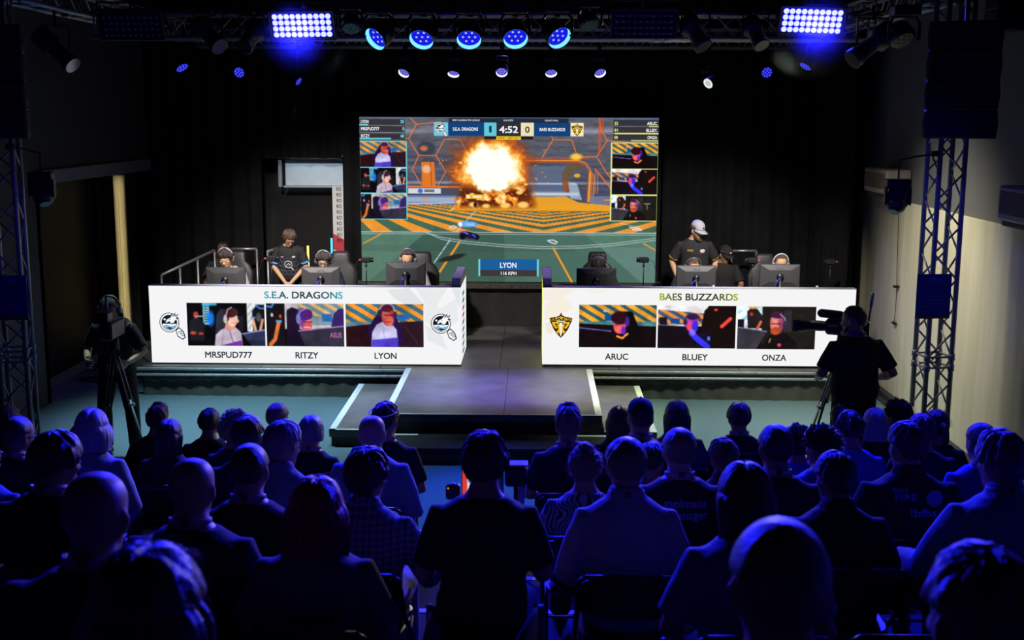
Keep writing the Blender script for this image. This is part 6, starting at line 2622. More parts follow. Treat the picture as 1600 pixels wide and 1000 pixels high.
# --- sixth and seventh tiers, nearest the camera
S('bald person in a black T-shirt and lanyard, large at lower left', 146, 740, 3, ('bald', ''), ('black', 'short'), lan=True, build=1.1, skin='light', voxel=.010, dy=.08, smax=1.2)
S('person with long brown hair filling the bottom left corner', 226, 850, 2, ('verylong', 'brown'), ('black', 'short'), female=True, voxel=.009)
S('bald person with ears showing, large at bottom right of centre', 1222, 818, 2, ('shaved', 'fair'), ('black', 'short'), voxel=.009, dy=.08, build=1.05, smax=1.2)
S('person with tousled fair hair in the bottom right corner', 1542, 858, 2, ('short', 'fair'), ('black', 'short'), voxel=.009, head=(10, 0, 0))

# --- the operator in the aisle, on a flight case
F = Figure('seated', 6, {-1: ((-.255, .03, .80), (-.17, .27, .82)), 1: ((.255, .05, .80), (.17, .29, .84))}, 1.06, (0, 2, 0), seat=.62)
F.leg = lambda sx, F=F: [F.hip + Vector((sx * .085, 0, -.005)), Vector((sx * .16, .36, .56)), Vector((sx * .17, .40, .095)), Vector((sx * .18, .54, .035))]
AY = 4.62
fz = tier_h(AY)
zt = at_y(755, 674, AY + F.hc.y).z
sc = (zt - fz) / (F.top() + .024)
ax_ = at_y(755, 680, AY).x
case = thing('flight_case', 'black flight case the aisle operator sits on', 'case', (ax_, AY - .02, fz))
MB().rbox((-.24, -.2, 0), (.24, .2, .60 * sc), .015).build('shell', M['black_plastic'], case)
cc = MB()
for sx in (-1, 1):
    for sy in (-1, 1):
        cc.rbox((sx * .24 - .014, sy * .2 - .014, 0), (sx * .24 + .014, sy * .2 + .014, .605 * sc), .004)
cc.build('corner_trim', M['alu'], case)
person('broad-shouldered operator with parted brown hair, seen from behind in the aisle', (ax_, AY, fz), F, sc, 0, 'light', ('mop', 'brown'), ('black', 'short'), 'trouser', None, 77, None, [lambda F, r: None], .010, face=True)


# --- his gear: phone, monitor and small camera on stands
def stand_device(name, label, cat_, c, foot, kind):
    c = Vector(c)
    root = thing(name, label, cat_, (c.x, c.y, foot))
    h = c.z - foot
    p = MB()
    p.tube([(0, 0, .02), (0, 0, h - .06)], .011, 8)
    p.build('pole', M['black_metal'], root, smooth=True)
    for q in (90, 210, 330):
        l = MB()
        l.tube([(0, 0, .30), (.22 * math.cos(R(q)), .22 * math.sin(R(q)), .0)], .008, 6)
        l.build('leg', M['black_metal'], root, smooth=True)
    if kind == 'box':
        MB().rbox((-.034, -.02, h - .037), (.034, .03, h + .037), .010).build('body', M['black_plastic'], root)
        MB().ball((-.022, -.021, h + .022), .004, nu=8, nv=6).build('tally_light', glow('tally_orange', (1.0, .16, .02), 1.2), root)
        MB().rbox((-.012, -.010, h + .037), (.012, .01, h + .042), .002).build('top_button', M['alu'], root)
    elif kind == 'phone':
        MB().rbox((-.04, -.004, h - .08), (.04, .004, h + .08), .003).build('body', M['black_plastic'], root)
        s = MB()
        s.add([(-.036, -.005, h - .075), (.036, -.005, h - .075), (.036, -.005, h + .075), (-.036, -.005, h + .075)], [(0, 1, 2, 3)])
        W_ = Wall((0, 0, 36, 75), ((-.036, -.0052, h + .075), (.036, -.0052, h + .075), (.036, -.0052, h - .075), (-.036, -.0052, h - .075)))
        im = Img(0, 0, 36, 75, 1.0, (210, 220, 235))
        im.rect(0, 0, 12, 75, (220, 60, 50))
        im.rect(14, 20, 36, 40, (60, 110, 200))
        im.rect(10, 56, 36, 66, (230, 150, 60))
        W_.raster(im, 0)
        W_.build('phone_screen', display_mat('phone_picture', 1.0), root)
    else:
        MB().rbox((-.055, -.05, h - .05), (.055, .05, h + .055), .012).build('body', M['black_plastic'], root)
        MB().rbox((-.06, -.045, h + .055), (.06, .045, h + .064), .003).build('top_plate', M['alu'], root)
        MB().tube([(-.075, 0, h - .16), (-.075, 0, h + .02)], .014, 8).build('grip', M['alu'], root, smooth=True)
        MB().tube([(.02, 0, h - .17), (.035, 0, h - .05)], .02, 8).build('tilt_head', mat('blue_plastic', (.2, .22, .5), .4), root, smooth=True)


for nm, lb, ct, px, py, Y, kd in (('monitor_light', 'small black box with an orange light on a stand, left of the operator', 'box', 708, 768, 5.35, 'box'),
                                  ('phone_stand', 'phone with bright screen on a stand, peeking past the operator', 'phone', 734, 752, 5.7, 'phone'),
                                  ('camera_stand', 'small camera on a stand to the right of the operator', 'camera', 806, 742, 5.75, 'camera')):
    c = at_y(px, py, Y)
    stand_device(nm, lb, ct, c, tier_h(Y), kd)

# --- empty chairs
for px, py, Y, lb in ((1027, 948, 2.92, 'empty black folding chair behind the neat fair-haired white shirt'), (1400, 926, 2.92, 'empty black folding chair between the bottom right heads, nearest row'),
                      (1445, 860, 3.92, 'empty black folding chair behind the pale blue shirt, right side'),
                      (232, 772, 4.92, 'empty black folding chair left of the shaved head with lanyard')):
    chair(at_y(px, py, Y - .25).x, Y, 0, lb)


# ================================================================== ON THE STAGE
DESK_Z = HS + .74


def desk(label, x0, x1):
    root = thing('gaming_desk', label, 'desk', ((x0 + x1) / 2, 15.15, HS), group='player desks')
    w = x1 - x0
    MB().rbox((-w / 2, -.35, .71), (w / 2, .35, .74), .008).build('tabletop', M['stage_black'], root)
    for sx in (-1, 1):
        for sy in (-1, 1):
            MB().rbox((sx * (w / 2 - .08) - .025, sy * .28 - .025, 0), (sx * (w / 2 - .08) + .025, sy * .28 + .025, .71), .004).build('leg', M['black_metal'], root)
    MB().rbox((-w / 2 + .08, -.30, .35), (w / 2 - .08, -.285, .70), .003).build('modesty_panel', M['stage_black'], root)


desk('long black desk hidden behind the left counter screen', CLB[0] + .45, CLB[1] - .12)
desk('long black desk hidden behind the right counter screen', CRB[0] + .12, CRB[1] - .45)


def monitor(label, px, ptop, wpx, yaw=0.0):
    Y = 15.05
    c = at_y(px, ptop, Y)
    w = wpx / 1850 * (Y * .985 + (CAM_H - c.z) * .17)
    h = w * .585
    root = thing('monitor', label, 'monitor', (c.x, Y, DESK_Z), R(yaw), group='gaming monitors')
    zt = c.z - DESK_Z
    b = MB()
    rings = []
    for y, kx, kz in ((.035, .97, .97), (.03, 1, 1), (.0, 1, 1), (-.012, .96, .95), (-.03, .62, .60), (-.034, .55, .52)):
        rings.append([(sx * w / 2 * kx, y, zt - h / 2 + sz * h / 2 * kz) for sx, sz in ((-1, -1), (1, -1), (1, 1), (-1, 1))])
    b.loft(rings)
    b.build('back_shell', M['grey_plastic'], root)
    s = MB()
    s.add([(-w / 2 * .95, .0362, zt - h * .97), (w / 2 * .95, .0362, zt - h * .97), (w / 2 * .95, .0362, zt - h * .03), (-w / 2 * .95, .0362, zt - h * .03)], [(3, 2, 1, 0)])
    s.build('screen', glow('monitor_picture', (.55, .62, .75), 1.6), root)
    t = text_mb('ASUS', w * .20, h * .075, .012, depth=.0)
    t.xform(Matrix.Translation((0, -.0335, zt - h * .19)) @ Matrix.Rotation(R(-12), 4, 'X'))
    t.build('lettering', mat('monitor_logo', (.30, .30, .32), .4, .3), root)
    d = MB()
    d.tube([(0, -.045, zt - h * .55), (0, -.075, .06), (0, -.07, .012)], [.022, .022, .026], 10)
    d.tube([(0, -.03, zt - h * .52), (0, -.055, zt - h * .52)], .045, 14)
    d.build('stand', M['black_plastic'], root, smooth=True)
    MB().rbox((-.13, -.16, .001), (.13, .05, .014), .005).build('stand_base', M['black_plastic'], root)
    k = MB()
    k.tube([(.0, -.06, zt - h * .55), (-.05, -.08, zt - h * .72), (-.06, -.075, zt - h * .85), (-.10, -.09, .02)], .006, 6)
    k.build('cable', mat('blue_cable', (.03, .04, .75), .4), root, smooth=True)
    # a bar of blue light along the top edge of the shell comes from the lamps above
    return root


MON = [(352, 418, 63, -4), (501, 417, 60, 5), (634, 410, 62, 3), (932, 419, 62, 0), (1088, 415, 62, 0), (1219, 413, 62, -3)]
for (px, pt, wpx, yw), lb in zip(MON, ('monitor back in front of the white-headset player at far left', 'monitor back beside the standing coach in a black and blue jersey', 'monitor back before the left end of the big screen',
                                       'monitor back at the right end of the big screen', 'monitor back in front of the coach in a grey cap', 'monitor back in front of the player at far right')):
    monitor(lb, px, pt, wpx, yw)


def gaming_chair(label, x, y, rz=180):
    root = thing('gaming_chair', label, 'chair', (x, y, HS), R(rz), group='black gaming chairs')
    s = MB()
    s.rbox((-.26, -.25, .40), (.26, .27, .50), .04)
    s.build('seat', M['leather'], root)
    b = MB()
    rings = []
    for z, w, d, y0 in ((.48, .22, .05, -.25), (.62, .25, .055, -.27), (.80, .27, .06, -.29), (.98, .275, .055, -.32), (1.08, .22, .05, -.335), (1.14, .15, .05, -.345), (1.24, .145, .05, -.36), (1.29, .12, .035, -.365)):
        rings.append(ring_pts(Vector((0, y0, z)), Vector((1, 0, 0)), Vector((0, 1, 0)), w, d, 24, 3.2))
    b.loft(rings)
    b.build('backrest', M['leather'], root, smooth=True)
    root.scale = (.88, .88, .94)
    MB().tube([(0, 0, .10), (0, 0, .41)], .03, 10).build('gas_column', M['black_metal'], root, smooth=True)
    st_ = MB()
    for k in range(5):
        q = 2 * math.pi * k / 5
        st_.tube([(0, 0, .11), (.30 * math.cos(q), .30 * math.sin(q), .07)], [.03, .02], 8)
    st_.build('star_base', M['black_plastic'], root, smooth=True)
    for k in range(5):
        q = 2 * math.pi * k / 5
        MB().tube([(.30 * math.cos(q) - .012, .30 * math.sin(q), .031), (.30 * math.cos(q) + .012, .30 * math.sin(q), .031)], .030, 12).build('caster', M['black_plastic'], root, smooth=True)
    for sx in (-1, 1):
        a = MB()
        a.tube([(sx * .25, 0, .44), (sx * .31, -.02, .46), (sx * .31, -.02, .64)], .016, 8)
        a.rbox((sx * .31 - .035, -.16, .64), (sx * .31 + .035, .12, .67), .01)
        a.build('armrest', M['black_plastic'], root)


def stage_hem(pxtop):
    return pxtop


def player(label, px, ptop, Y, hair, top, skin='light', head=(0, 14, 0), extras=None, lean=14, chair_label=None, beard_col=None, cx=0.0, band=None, smax=1.12):
    F = Figure('seated', lean, 'desk', 1.0, head, seat=.47)
    zt = at_y(px, ptop, Y).z
    sc = min(smax, max(.88, (zt - HS) / (F.top() + .02)))
    hy = F.hc.y * sc
    x = at_y(px, ptop + 8, Y).x
    ex = [lambda F, r: headset(F, r, band)] + list(extras or [])
    person(label, (x, Y + hy, HS), F, sc, R(180), skin, hair, top, 'trouser', 'players at the desks', int(px), None, ex, .012, None, face=True, beard_col=beard_col)
    if chair_label:
        gaming_chair(chair_label, x + cx, Y + hy + .08)
    return F


WHITE_BAND = mat('headset_white', (.5, .5, .52), .35)
player('seated player with dark fringe and white headset at far left', 352, 387, 15.75, ('mop', 'dark'), ('white', 'short'), head=(0, 16, 0), chair_label='black gaming chair of the white-headset player at far left', band=WHITE_BAND)
player('seated player with glasses and pale headset right of the standing coach', 505, 391, 15.75, ('mop', 'dark'), ('navy', 'long'), head=(4, 14, 0), extras=[lambda F, r: glasses(F, r)], chair_label='black gaming chair of the player next to the standing coach', cx=.14, band=WHITE_BAND)
player('seated player with glasses in a hoodie before the big screen', 638, 388, 15.75, ('short', 'dark'), ('hoodie', 'long'), head=(-4, 14, 0), extras=[lambda F, r: glasses(F, r)], chair_label='black gaming chair against the left end of the big screen', cx=.13)
player('seated player with head bowed before the big screen right end', 935, 400, 15.75, ('mop', 'black'), ('black', 'short'), head=(0, 40, 0), lean=20, chair_label='black gaming chair against the right end of the big screen', cx=.02)
player('seated player with receding hair, head bowed, before the capped coach', 1082, 402, 15.75, ('shaved', 'brown'), ('black', 'short'), head=(6, 30, 0), lean=18, chair_label='black gaming chair in front of the capped coach', cx=.10)
player('seated bearded player with silver headset at far right', 1220, 396, 15.75, ('shaved', 'brown'), ('black', 'short'), head=(0, 16, 0), beard_col='brown', chair_label='black gaming chair of the bearded player at far right', cx=-.10, band=WHITE_BAND)


# ---- standing coaches
def jersey_trim(F, root, col, crest=True):
    mb = MB()
    mb.tube([F.T(.470 - .075 * max(0, math.sin(q)) ** 2, -.004 + (.080 + .030 * max(0, math.sin(q))) * math.sin(q), .088 * math.cos(q)) for q in (2 * math.pi * j / 28 for j in range(29))], .011, 8)
    mb.build('collar_trim', col, root, smooth=True)
    for sx in (-1, 1):
        sh, el, wr = F.arm(sx)
        p = sh.lerp(el, .78)
        d = (el - sh).normalized()
        MB().tube([p - d * .014, p + d * .014], .069, 18).build('cuff_trim', col, root, smooth=True)


def front_print(F, root, w_, h_, r, x, m, s=None):
    Rm = Matrix((F.rt, F.fw, F.up)).transposed()
    def P(u, z):
        ry, rx = .120 * F.build + .017, .176 * F.build + .016
        return F.hip + Rm @ Vector((u, ry * math.sqrt(max(.05, 1 - min(.92, abs(u / rx) ** 2.3))) + .012, r + z))
    if s:
        t = text_mb(s, w_, h_, .012)
        MB().add([P(-v[0] + x, v[2]) for v in t.v], [tuple(reversed(f)) for f in t.f]).build('front_print', m, root)
    else:
        mb = MB()
        n = 20
        mb.add([P(x + w_ / 2 * math.cos(q), h_ / 2 * math.sin(q)) for q in (2 * math.pi * j / n for j in range(n))], [tuple(range(n))])
        mb.build('front_print', m, root)


def dragon_print(F, root):
    """pale magnifying-glass badge and honeycomb lines on the jersey front"""
    Rm = Matrix((F.rt, F.fw, F.up)).transposed()
    def P(u, z, o=.013):
        ry, rx = .120 * F.build + .017, .176 * F.build + .016
        return F.hip + Rm @ Vector((u, ry * math.sqrt(max(.05, 1 - min(.92, abs(u / rx) ** 2.3))) + o, .2 + z))
    b = MB()
    b.tube([P(.055 * math.cos(q), .02 + .055 * math.sin(q)) for q in (2 * math.pi * j / 20 for j in range(21))], .006, 6)
    b.tube([P(-.035, -.03), P(-.07, -.075)], .010, 6)
    b.tube([P(.03, .0), P(.0, .035), P(-.03, .02), P(-.005, .0)], .007, 6)
    b.build('jersey_badge', mat('badge_pale', (.6, .6, .62), .6), root)
    h = MB()
    for cx in (-.12, -.06, 0, .06, .12):
        for k, cz in enumerate((-.12, -.05, .02, .09)):
            x0 = cx + (.03 if k % 2 else 0)
            h.tube([P(x0 + .034 * math.sin(a), cz + .034 * math.cos(a), .008) for a in (math.pi / 3 * j for j in range(7))], .0022, 4)
    h.build('honeycomb_print', mat('honeycomb_blue', (.10, .14, .22), .6), root)


COACH_BLUE = mat('trim_blue', (.10, .32, .80), .6)
COACH_YEL = mat('trim_yellow', (.75, .52, .05), .6)
RED = mat('print_red', (.6, .03, .05), .6)
PALE = mat('print_pale', (.6, .6, .62), .6)
YC1 = 16.35
F = Figure('standing', 16, {-1: None, 1: None}, 1.0, (26, 26, 0))
F.arms = {1: (F.T(.16, .06, .25), F.T(-.03, .25, .05)), -1: (F.T(.16, .05, -.25), F.T(-.04, .27, -.03))}
F.hand_n = lambda sx: Vector((0, 1, .25))
F.curl = .45
zt = at_y(447, 359, YC1).z
sc = (zt - HS) / (F.top() + .022)
x = at_y(450, 400, YC1).x
person('standing coach in black jersey with blue trim, hands folded, looking down', (x, YC1 + .2, HS), F, sc, R(180), 'light', ('mop', 'brown'), ('black', 'short'), 'trouser', None, 5, None,
       [lambda F, r: glasses(F, r), lambda F, r: jersey_trim(F, r, COACH_BLUE), dragon_print, lambda F, r: front_print(F, r, .05, .03, .34, -.085, PALE), lambda F, r: front_print(F, r, .05, .022, .34, .085, mat('print_pink', (.55, .30, .35), .6))], .010, None, face=True)
YC2 = 16.2
F = Figure('standing', 5, {-1: None, 1: None}, 1.12, (34, 14, 0))
F.arms = {1: (F.T(.17, -.04, .30), F.T(-.02, .10, .24)), -1: (F.T(.17, -.05, -.30), F.T(-.02, .08, -.25))}
F.hand_n = lambda sx: Vector((sx, .2, .3))
zt = at_y(1085, 343, YC2).z
sc = (zt - HS) / (F.top() + .03)
x = at_y(1086, 400, YC2).x
GREYCAP = fabric('cloth_cap_grey', (.42, .42, .47))
person('standing bearded coach in a grey cap and black jersey with yellow trim', (x, YC2 + .1, HS), F, sc, R(180), 'light', ('crop', 'brown'), ('black', 'short'), 'trouser', None, 6, None,
       [lambda F, r: cap_parts(F, r, GREYCAP, M['eye_dark']), lambda F, r: glasses(F, r), lambda F, r: jersey_trim(F, r, COACH_YEL), lambda F, r: front_print(F, r, .075, .030, .335, .075, COACH_YEL, 'BAES'),
        lambda F, r: front_print(F, r, .07, .05, .345, -.085, PALE), lambda F, r: front_print(F, r, .09, .018, .30, -.085, RED, 'ARMY')], .010, None, face=True, beard_col='brown')

# ---- seated helpers further back
F = Figure('seated', 4, 'lap', 1.05, (-20, 6, 0))
YB1 = 17.15
for lab, px, pt, skin, hair, ex, hd in (('person with dark skin sitting behind the far left player, mostly hidden', 347, 376, 'dark', ('crop', 'black'), [], (12, 4, 0)),
                                        ('person in a black cap and T-shirt sitting behind the capped coach', 1131, 383, 'tan', ('crop', 'black'), [lambda F, r: cap_parts(F, r, CLOTH['black'], M['paper'])], (30, 16, 0))):
    F = Figure('seated', 6, 'knees', 1.05, hd)
    zt = at_y(px, pt, YB1).z
    sc = (zt - HS) / (F.top() + .02)
    x = at_y(px, pt + 8, YB1).x
    person(lab, (x, YB1 + .1, HS), F, min(1.12, max(.85, sc)), R(180), skin, hair, ('black', 'short'), 'trouser', None, int(px), None, ex, .012, None, face=True)
    st = thing('stool', 'plain black stool under the ' + ('hidden helper at far left' if px < 500 else 'helper in a black cap'), 'stool', (x, YB1 + .12, HS), group='helper stools')
    MB().tube([(0, 0, .43), (0, 0, .455)], .18, 20).build('seat', M['leather'], st)
    for q in (45, 135, 225, 315):
        MB().tube([(.15 * math.cos(R(q)), .15 * math.sin(R(q)), .43), (.19 * math.cos(R(q)), .19 * math.sin(R(q)), .01)], .012, 6).build('leg', M['black_metal'], st, smooth=True)


# ---- small cameras / microphones on thin stands between the players
def mini_cam(label, px, py, Y, side, red=True):
    c = at_y(px, py, Y)
    root = thing('mini_camera', label, 'camera', (c.x, Y, DESK_Z), group='mini cameras on desk stands')
    h = c.z - DESK_Z
    MB().rbox((-.065, -.035, h - .035), (.065, .035, h + .035), .012).build('body', M['black_plastic'], root)
    l = MB()
    l.tube([(side * .065, 0, h), (side * .095, 0, h)], [.032, .030], 14)
    l.build('lens', M['glass_dark'], root, smooth=True)
    p = MB()
    p.tube([(0, 0, .012), (0, 0, h - .03)], .008, 8)
    p.tube([(0, 0, h - .09), (0, 0, h - .05)], .014, 8)
    p.build('pole', M['black_metal'], root, smooth=True)
    MB().tube([(0, 0, .0), (0, 0, .012)], .07, 18).build('base', M['black_metal'], root)
    k = MB()
    k.tube([(-side * .065, 0, h), (-side * .12, 0, h - .02), (-side * .16, -.0, h - .14), (-side * .17, 0, .03)], .004, 6)
    k.build('cable', M['rubber'], root, smooth=True)
    if red:
        MB().ball((-side * .078, -.01, h), .014, nu=8, nv=6).build('plug', mat('red_plug', (.75, .06, .08), .4), root)


mini_cam('small black camera on stand with red plug left of the big screen', 572, 406, 15.2, 1)
mini_cam('small black camera on stand between far left player and coach', 424, 404, 15.2, 1)
mini_cam('small black camera on stand at the right end of the big screen', 1006, 406, 15.2, -1, False)
mini_cam('small black camera on stand left of the bearded player', 1176, 407, 15.2, -1)
mini_cam('dim small camera on stand at the far right of the stage', 1298, 409, 15.5, -1)


# ---- small things on the right desk
def small(name, label, cat_, px, py, Y, fn):
    c = at_y(px, py, Y)
    root = thing(name, label, cat_, (c.x, Y, DESK_Z))
    fn(root, c.z - DESK_Z)


def bottle(root, h):
    b = MB()
    b.loft([[(r * math.cos(q), r * math.sin(q), z) for q in (2 * math.pi * j / 16 for j in range(16))] for z, r in ((0, .030), (.01, .034), (.14, .034), (.18, .014), (.20, .013))])
    b.build('body', mat('bottle_plastic', (.45, .45, .5), .15, spec=.7), root, smooth=True)
    MB().tube([(0, 0, .198), (0, 0, .222)], .016, 12).build('cap', M['paper'], root)


small('water_bottle', 'clear water bottle by the capped coach monitor', 'bottle', 1115, 440, 14.95, bottle)
small('water_bottle', 'small clear bottle at the far right of the desk', 'bottle', 1277, 442, 14.95, bottle)


# ---- hand rails
def rail(label, pts, ground, posts=True, r=.021, m=None):
    root = thing('handrail', label, 'handrail', Vector((pts[0].x, pts[0].y, ground)), group='grey stage handrails')
    o = root.location
    q = [Vector(p) - o for p in pts]
    m = m or M['steel']
    for a, b in zip(q, q[1:]):
        MB().tube([a, b], r, 10).build('top_rail', m, root, smooth=True)
    for a, b in zip(q, q[1:]):
        n = max(1, int((b - a).length / .35))
        for k in range(n + 1):
            p = a.lerp(b, k / n)
            MB().tube([p, (p.x, p.y, 0)], r * .8, 8).build('post', m, root, smooth=True)
    return root


rail('sloping grey handrail of the side stairs at far left', [at_y(252, 430, 15.6), at_y(335, 391, 16.6)], HS)
rail('low grey guard rail behind the far left player', [at_y(362, 389, 17.3), at_y(401, 389, 17.3)], HS)
rail('grey guard rail at the left shoulder of the standing coach', [at_y(418, 393, 16.7), at_y(440, 386, 17.2)], HS)
rail('grey T-shaped guard rail right of the capped helper', [at_y(1143, 392, 17.3), at_y(1182, 392, 17.3)], HS)


# ---- roll-up banner and light tubes in the gap left of the big screen
a, b = at_y(519, 291, 18.2), at_y(533, 395, 18.2)
bn = thing('roll_up_banner', 'narrow slice of a pale banner with repeated logos beside the big screen', 'banner', (a.x + .31, 18.2, 0))
OPX1B = b.x
w = .62
bz0, bz1 = b.z, a.z
MB().rbox((-w / 2, -.003, .05), (w / 2, .003, bz1), .001).build('sheet', mat('banner_white', (.62, .63, .62), .6), bn)
MB().rbox((-w / 2, -.05, 0), (w / 2, .05, .05), .01).build('base', M['alu'], bn)
MB().rbox((-w / 2, -.005, bz1), (w / 2, .008, bz1 + .02), .003).build('top_bar', M['alu'], bn)
MB().add([(-w / 2, -.004, bz0 + .30), (-w / 2, -.004, bz0 + .06), (w / 2, -.004, bz0 - .25), (w / 2, -.004, .05), (-w / 2, -.004, .05)][0:2] + [(w / 2, -.004, bz0 - .30), (w / 2, -.004, bz0 - .05)], [(0, 1, 2, 3)]).build('red_corner', mat('banner_red', (.5, .03, .05), .6), bn)
ik = mat('banner_ink', (.05, .06, .06), .7)
for k in range(10):
    t = text_mb('RO', .075, .055, .012)
    t.build('lettering', ik, bn, loc=(-w / 2 + .10, -.0045, bz1 - .07 - k * .088))
for nm, px, y0, y1, Y, c, lb in (('light_tube', 481, 384, 420, 16.9, (1.0, .85, .18), 'yellow glowing light tube beside the standing coach'), ('light_tube', 518, 372, 396, 17.3, (.10, .62, 1.0), 'cyan glowing light tube in front of the pale banner')):
    p0, p1 = at_y(px, y0, Y), at_y(px, y1, Y)
    r_ = thing('light_tube', lb, 'lamp', (p0.x, Y, HS), group='stage light tubes')
    z0, z1 = p1.z - HS, p0.z - HS
    MB().tube([(0, 0, z0), (0, 0, z1)], .016, 12).build('tube', glow('tube_' + lb[:4], c, 1.5), r_, smooth=True)
    MB().tube([(0, 0, .015), (0, 0, z0)], .012, 8).build('pole', M['black_metal'], r_, smooth=True)
    MB().tube([(0, 0, 0), (0, 0, .015)], .10, 18).build('base', M['black_metal'], r_)

# soft front light for the players from the front truss
spot('front_light', (-3.2, FRONT_TRUSS_Y + .25, FT - .3), (-2.9, 15.9, 1.5), 1300, (1.0, .92, .84), 66, .8, .1)
spot('front_light', (2.6, FRONT_TRUSS_Y + .25, FT - .3), (2.4, 15.9, 1.5), 1000, (1.0, .92, .84), 60, .8, .1)
spot('back_light', (-2.6, 16.7, BT_Z - .15), (-2.6, 15.2, 1.2), 70, (.12, .08, 1.0), 70, .8, .1)
spot('back_light', (-.43, 16.6, BT_Z - .1), (-.43, 14.9, 1.2), 240, (.25, .10, 1.0), 62, .8, .1)
spot('back_light', (2.2, 16.7, BT_Z - .15), (2.4, 15.2, 1.2), 70, (.12, .08, 1.0), 70, .8, .1)


# ================================================================== THE TWO CAMERA OPERATORS
def tripod(root, apex, feet, mid=.45):
    for f in feet:
        f = Vector(f)
        a = Vector(apex)
        d = (f - a)
        side = d.cross(Vector((0, 0, 1))).normalized() * .022
        l = MB()
        m_ = a.lerp(f, mid)
        l.tube([a + side, m_ + side], .011, 8)
        l.tube([a - side, m_ - side], .011, 8)
        l.tube([m_ - d.normalized() * .05, f], .0125, 8)
        l.tube([m_ - side * 1.5, m_ + side * 1.5], .02, 8)
        l.build('tripod_leg', M['alu'] if f == Vector(feet[-1]) else M['black_metal'], root, smooth=True)
    c = MB()
    c.tube([Vector(apex) - Vector((0, 0, .04)), Vector(apex) + Vector((0, 0, .10))], [.06, .05], 14)
    c.build('tripod_head', M['black_metal'], root, smooth=True)


# left operator: faces the audience side, looking down into the camera
YL = 11.65
fx = at_y(182, 560, YL).x
F = Figure('standing', 4, {-1: None, 1: None}, 1.02, (10, 22, 0))
F.arms = {1: (F.T(.17, .02, .28), F.T(.13, .25, .17)), -1: (F.T(.15, -.02, -.29), F.T(.10, .20, -.22))}
F.stance = .14
zt = at_y(172, 459, YL).z
sc = zt / (F.top() + .018)
HN = mat('headphone_black', (.02, .02, .022), .4)
person('long-haired camera operator in black T-shirt facing us, left of the stage', (fx, YL, 0), F, sc, R(172), 'light', ('long', 'brown'), ('black', 'short'), 'trouser', 'camera operators', 31, None,
       [lambda F, r: headset(F, r, HN), lambda F, r: (MB().rbox((-.035, .135, .86), (.035, .142, .97), .003).build('belt_badge', mat('badge_cream', (.5, .48, .40), .6), r))], .010, None, face=True)
cx = at_y(176, 515, YL - .42)
cam1 = thing('video_camera', 'shoulder-size video camera with viewfinder on a tripod, left operator', 'camera', (cx.x, YL - .42, 0), group='broadcast cameras on tripods')
zc = cx.z
b = MB()
b.rbox((-.06, -.20, zc - .08), (.06, .18, zc + .10), .02)
b.build('camera_body', M['black_plastic'], cam1)
l = MB()
l.tube([(0, .18, zc), (0, .34, zc)], [.05, .062], 16)
l.build('lens', M['black_plastic'], cam1, smooth=True)
v = MB()
v.rbox((-.13, -.18, zc + .08), (.02, -.02, zc + .19), .012)
v.build('viewfinder', M['black_plastic'], cam1)
a_ = MB()
a_.tube([(-.03, -.05, zc + .10), (-.03, -.05, zc + .32)], .010, 8)
a_.tube([(-.03, -.05, zc + .20), (-.03, -.05, zc + .34)], .016, 8)
a_.build('antenna', M['alu'], cam1, smooth=True)
h = MB()
h.tube([(.05, -.1, zc - .12), (.16, -.28, zc - .20)], .010, 8)
h.build('pan_handle', M['black_metal'], cam1, smooth=True)
tripod(cam1, (0, 0, zc - .16), [(-.28, .10, .0), (-.12, -.30, .0), (.42, -.28, .0)])

# right operator: back to us, eye at the camera that looks left
YR = 10.6
fx = at_y(1338, 560, YR).x
F = Figure('standing', 3, {-1: None, 1: None}, 1.16, (38, 2, 0))
F.arms = {-1: (F.T(.16, .02, -.30), F.T(.10, .26, -.22)), 1: (F.T(.15, -.06, .32), F.T(.08, .17, .28))}
F.stance = .12
zt = at_y(1330, 479, YR).z
sc = zt / (F.top() + .012)
person('broad camera operator in black T-shirt, back to us, right of the stage', (fx, YR, 0), F, sc, R(12), 'light', ('crop', 'brown'), ('black', 'short'), 'charcoal', 'camera operators', 33, 'blue', [], .010, None, beard_col='brown')
cc_ = at_y(1318, 510, YR + .42)
cam2 = thing('video_camera', 'shoulder-size video camera with fluffy microphone pointing left, right operator', 'camera', (cc_.x, YR + .42, 0), R(68), group='broadcast cameras on tripods')
zc = cc_.z
b = MB()
b.rbox((-.065, -.24, zc - .08), (.065, .16, zc + .07), .02)
b.rbox((-.05, -.10, zc + .05), (.05, .10, zc + .10), .015)
b.build('camera_body', M['black_plastic'], cam2)
l = MB()
l.tube([(0, .15, zc - .01), (0, .22, zc - .01), (0, .30, zc - .01), (0, .40, zc - .01)], [.045, .05, .05, .075], 18)
l.rbox((-.085, .40, zc - .07), (.085, .47, zc + .055), .012)
l.build('lens', M['black_plastic'], cam2, smooth=False)
m_ = MB()
m_.limb([(-.075, .02, zc + .115), (-.075, .20, zc + .125)], [.042, .040], 14)
m_.build('microphone', M['rubber'], cam2, smooth=True)
y_ = MB()
y_.rbox((-.068, -.10, zc + .03), (-.064, .02, zc + .055), .002)
y_.rbox((-.068, .04, zc + .00), (-.064, .14, zc + .025), .002)
y_.build('yellow_marking', mat('camera_yellow', (.75, .48, .04), .5), cam2)
v = MB()
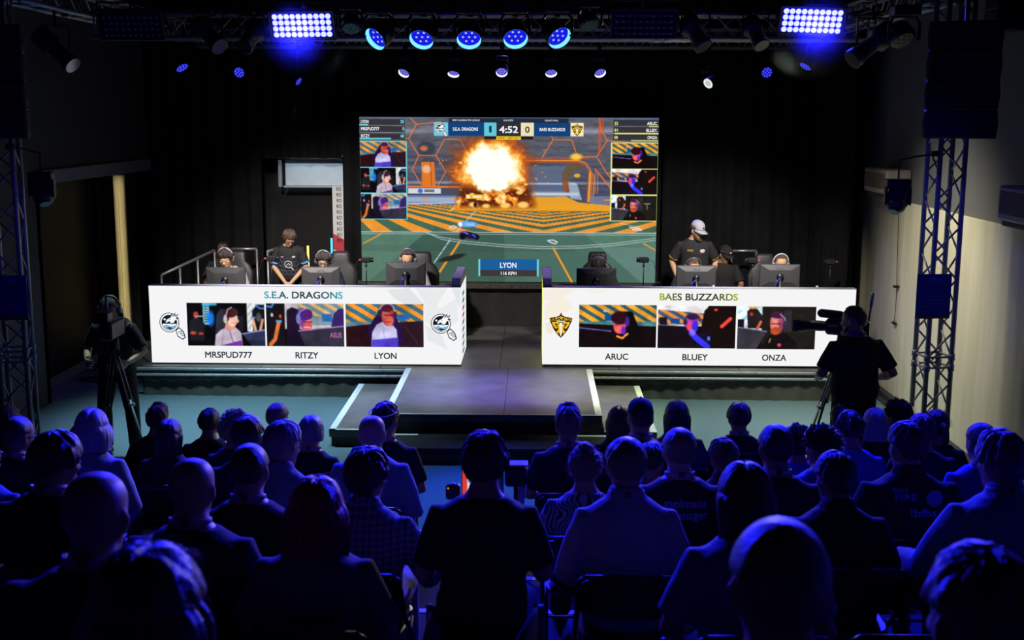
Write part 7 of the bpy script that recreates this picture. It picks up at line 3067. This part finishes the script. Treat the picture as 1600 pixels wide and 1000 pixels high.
v.rbox((-.12, -.22, zc + .03), (-.02, -.05, zc + .11), .012)
v.build('viewfinder', M['black_plastic'], cam2)
h = MB()
h.tube([(0, -.1, zc - .12), (-.06, -.42, zc - .22)], .010, 8)
h.build('pan_handle', M['black_metal'], cam2, smooth=True)
an = MB()
an.tube([(.03, -.22, zc + .06), (.03, -.24, zc + .26)], .012, 8)
an.tube([(.03, -.235, zc + .20), (.03, -.245, zc + .33)], .018, 8)
an.build('antenna', M['alu'], cam2, smooth=True)
rz_ = Matrix.Rotation(R(-68), 3, 'Z')
tripod(cam2, (0, 0, zc - .16), [rz_ @ Vector(f) for f in ((.12, .40, 0), (-.22, .36, 0), (-.44, -.12, 0))])


# ------------------------------------------------------------------ thin haze that hangs round the bright lamps
def haze(c, r, dens, where):
    m = bpy.data.materials.new('lamp_haze')
    m.use_nodes = True
    nt = m.node_tree
    nt.nodes.remove(nt.nodes['Principled BSDF'])
    tc = nt.nodes.new('ShaderNodeTexCoord')
    ln = nt.nodes.new('ShaderNodeVectorMath')
    ln.operation = 'LENGTH'
    nt.links.new(tc.outputs['Object'], ln.inputs[0])
    mp = nt.nodes.new('ShaderNodeMapRange')
    mp.inputs['From Min'].default_value, mp.inputs['From Max'].default_value = 0.0, r
    mp.inputs['To Min'].default_value, mp.inputs['To Max'].default_value = dens, 0.0
    nt.links.new(ln.outputs['Value'], mp.inputs['Value'])
    v = nt.nodes.new('ShaderNodeVolumeScatter')
    v.inputs['Anisotropy'].default_value = .3
    nt.links.new(mp.outputs[0], v.inputs['Density'])
    nt.links.new(v.outputs[0], nt.nodes['Material Output'].inputs['Volume'])
    b = MB()
    b.ball((0, 0, 0), r, nu=20, nv=12)
    o = b.build('haze', m, smooth=True)
    o.location = c
    o['kind'] = 'stuff'
    o['label'] = 'thin blue haze glowing round the lit blinder panel at upper ' + where
    o['category'] = 'haze'
    o['group'] = 'haze round the blinders'


haze(BL_L + Vector((0, -.1, -.05)), .55, .075, 'left')
haze(BL_R + Vector((0, -.1, -.05)), .55, .075, 'right')
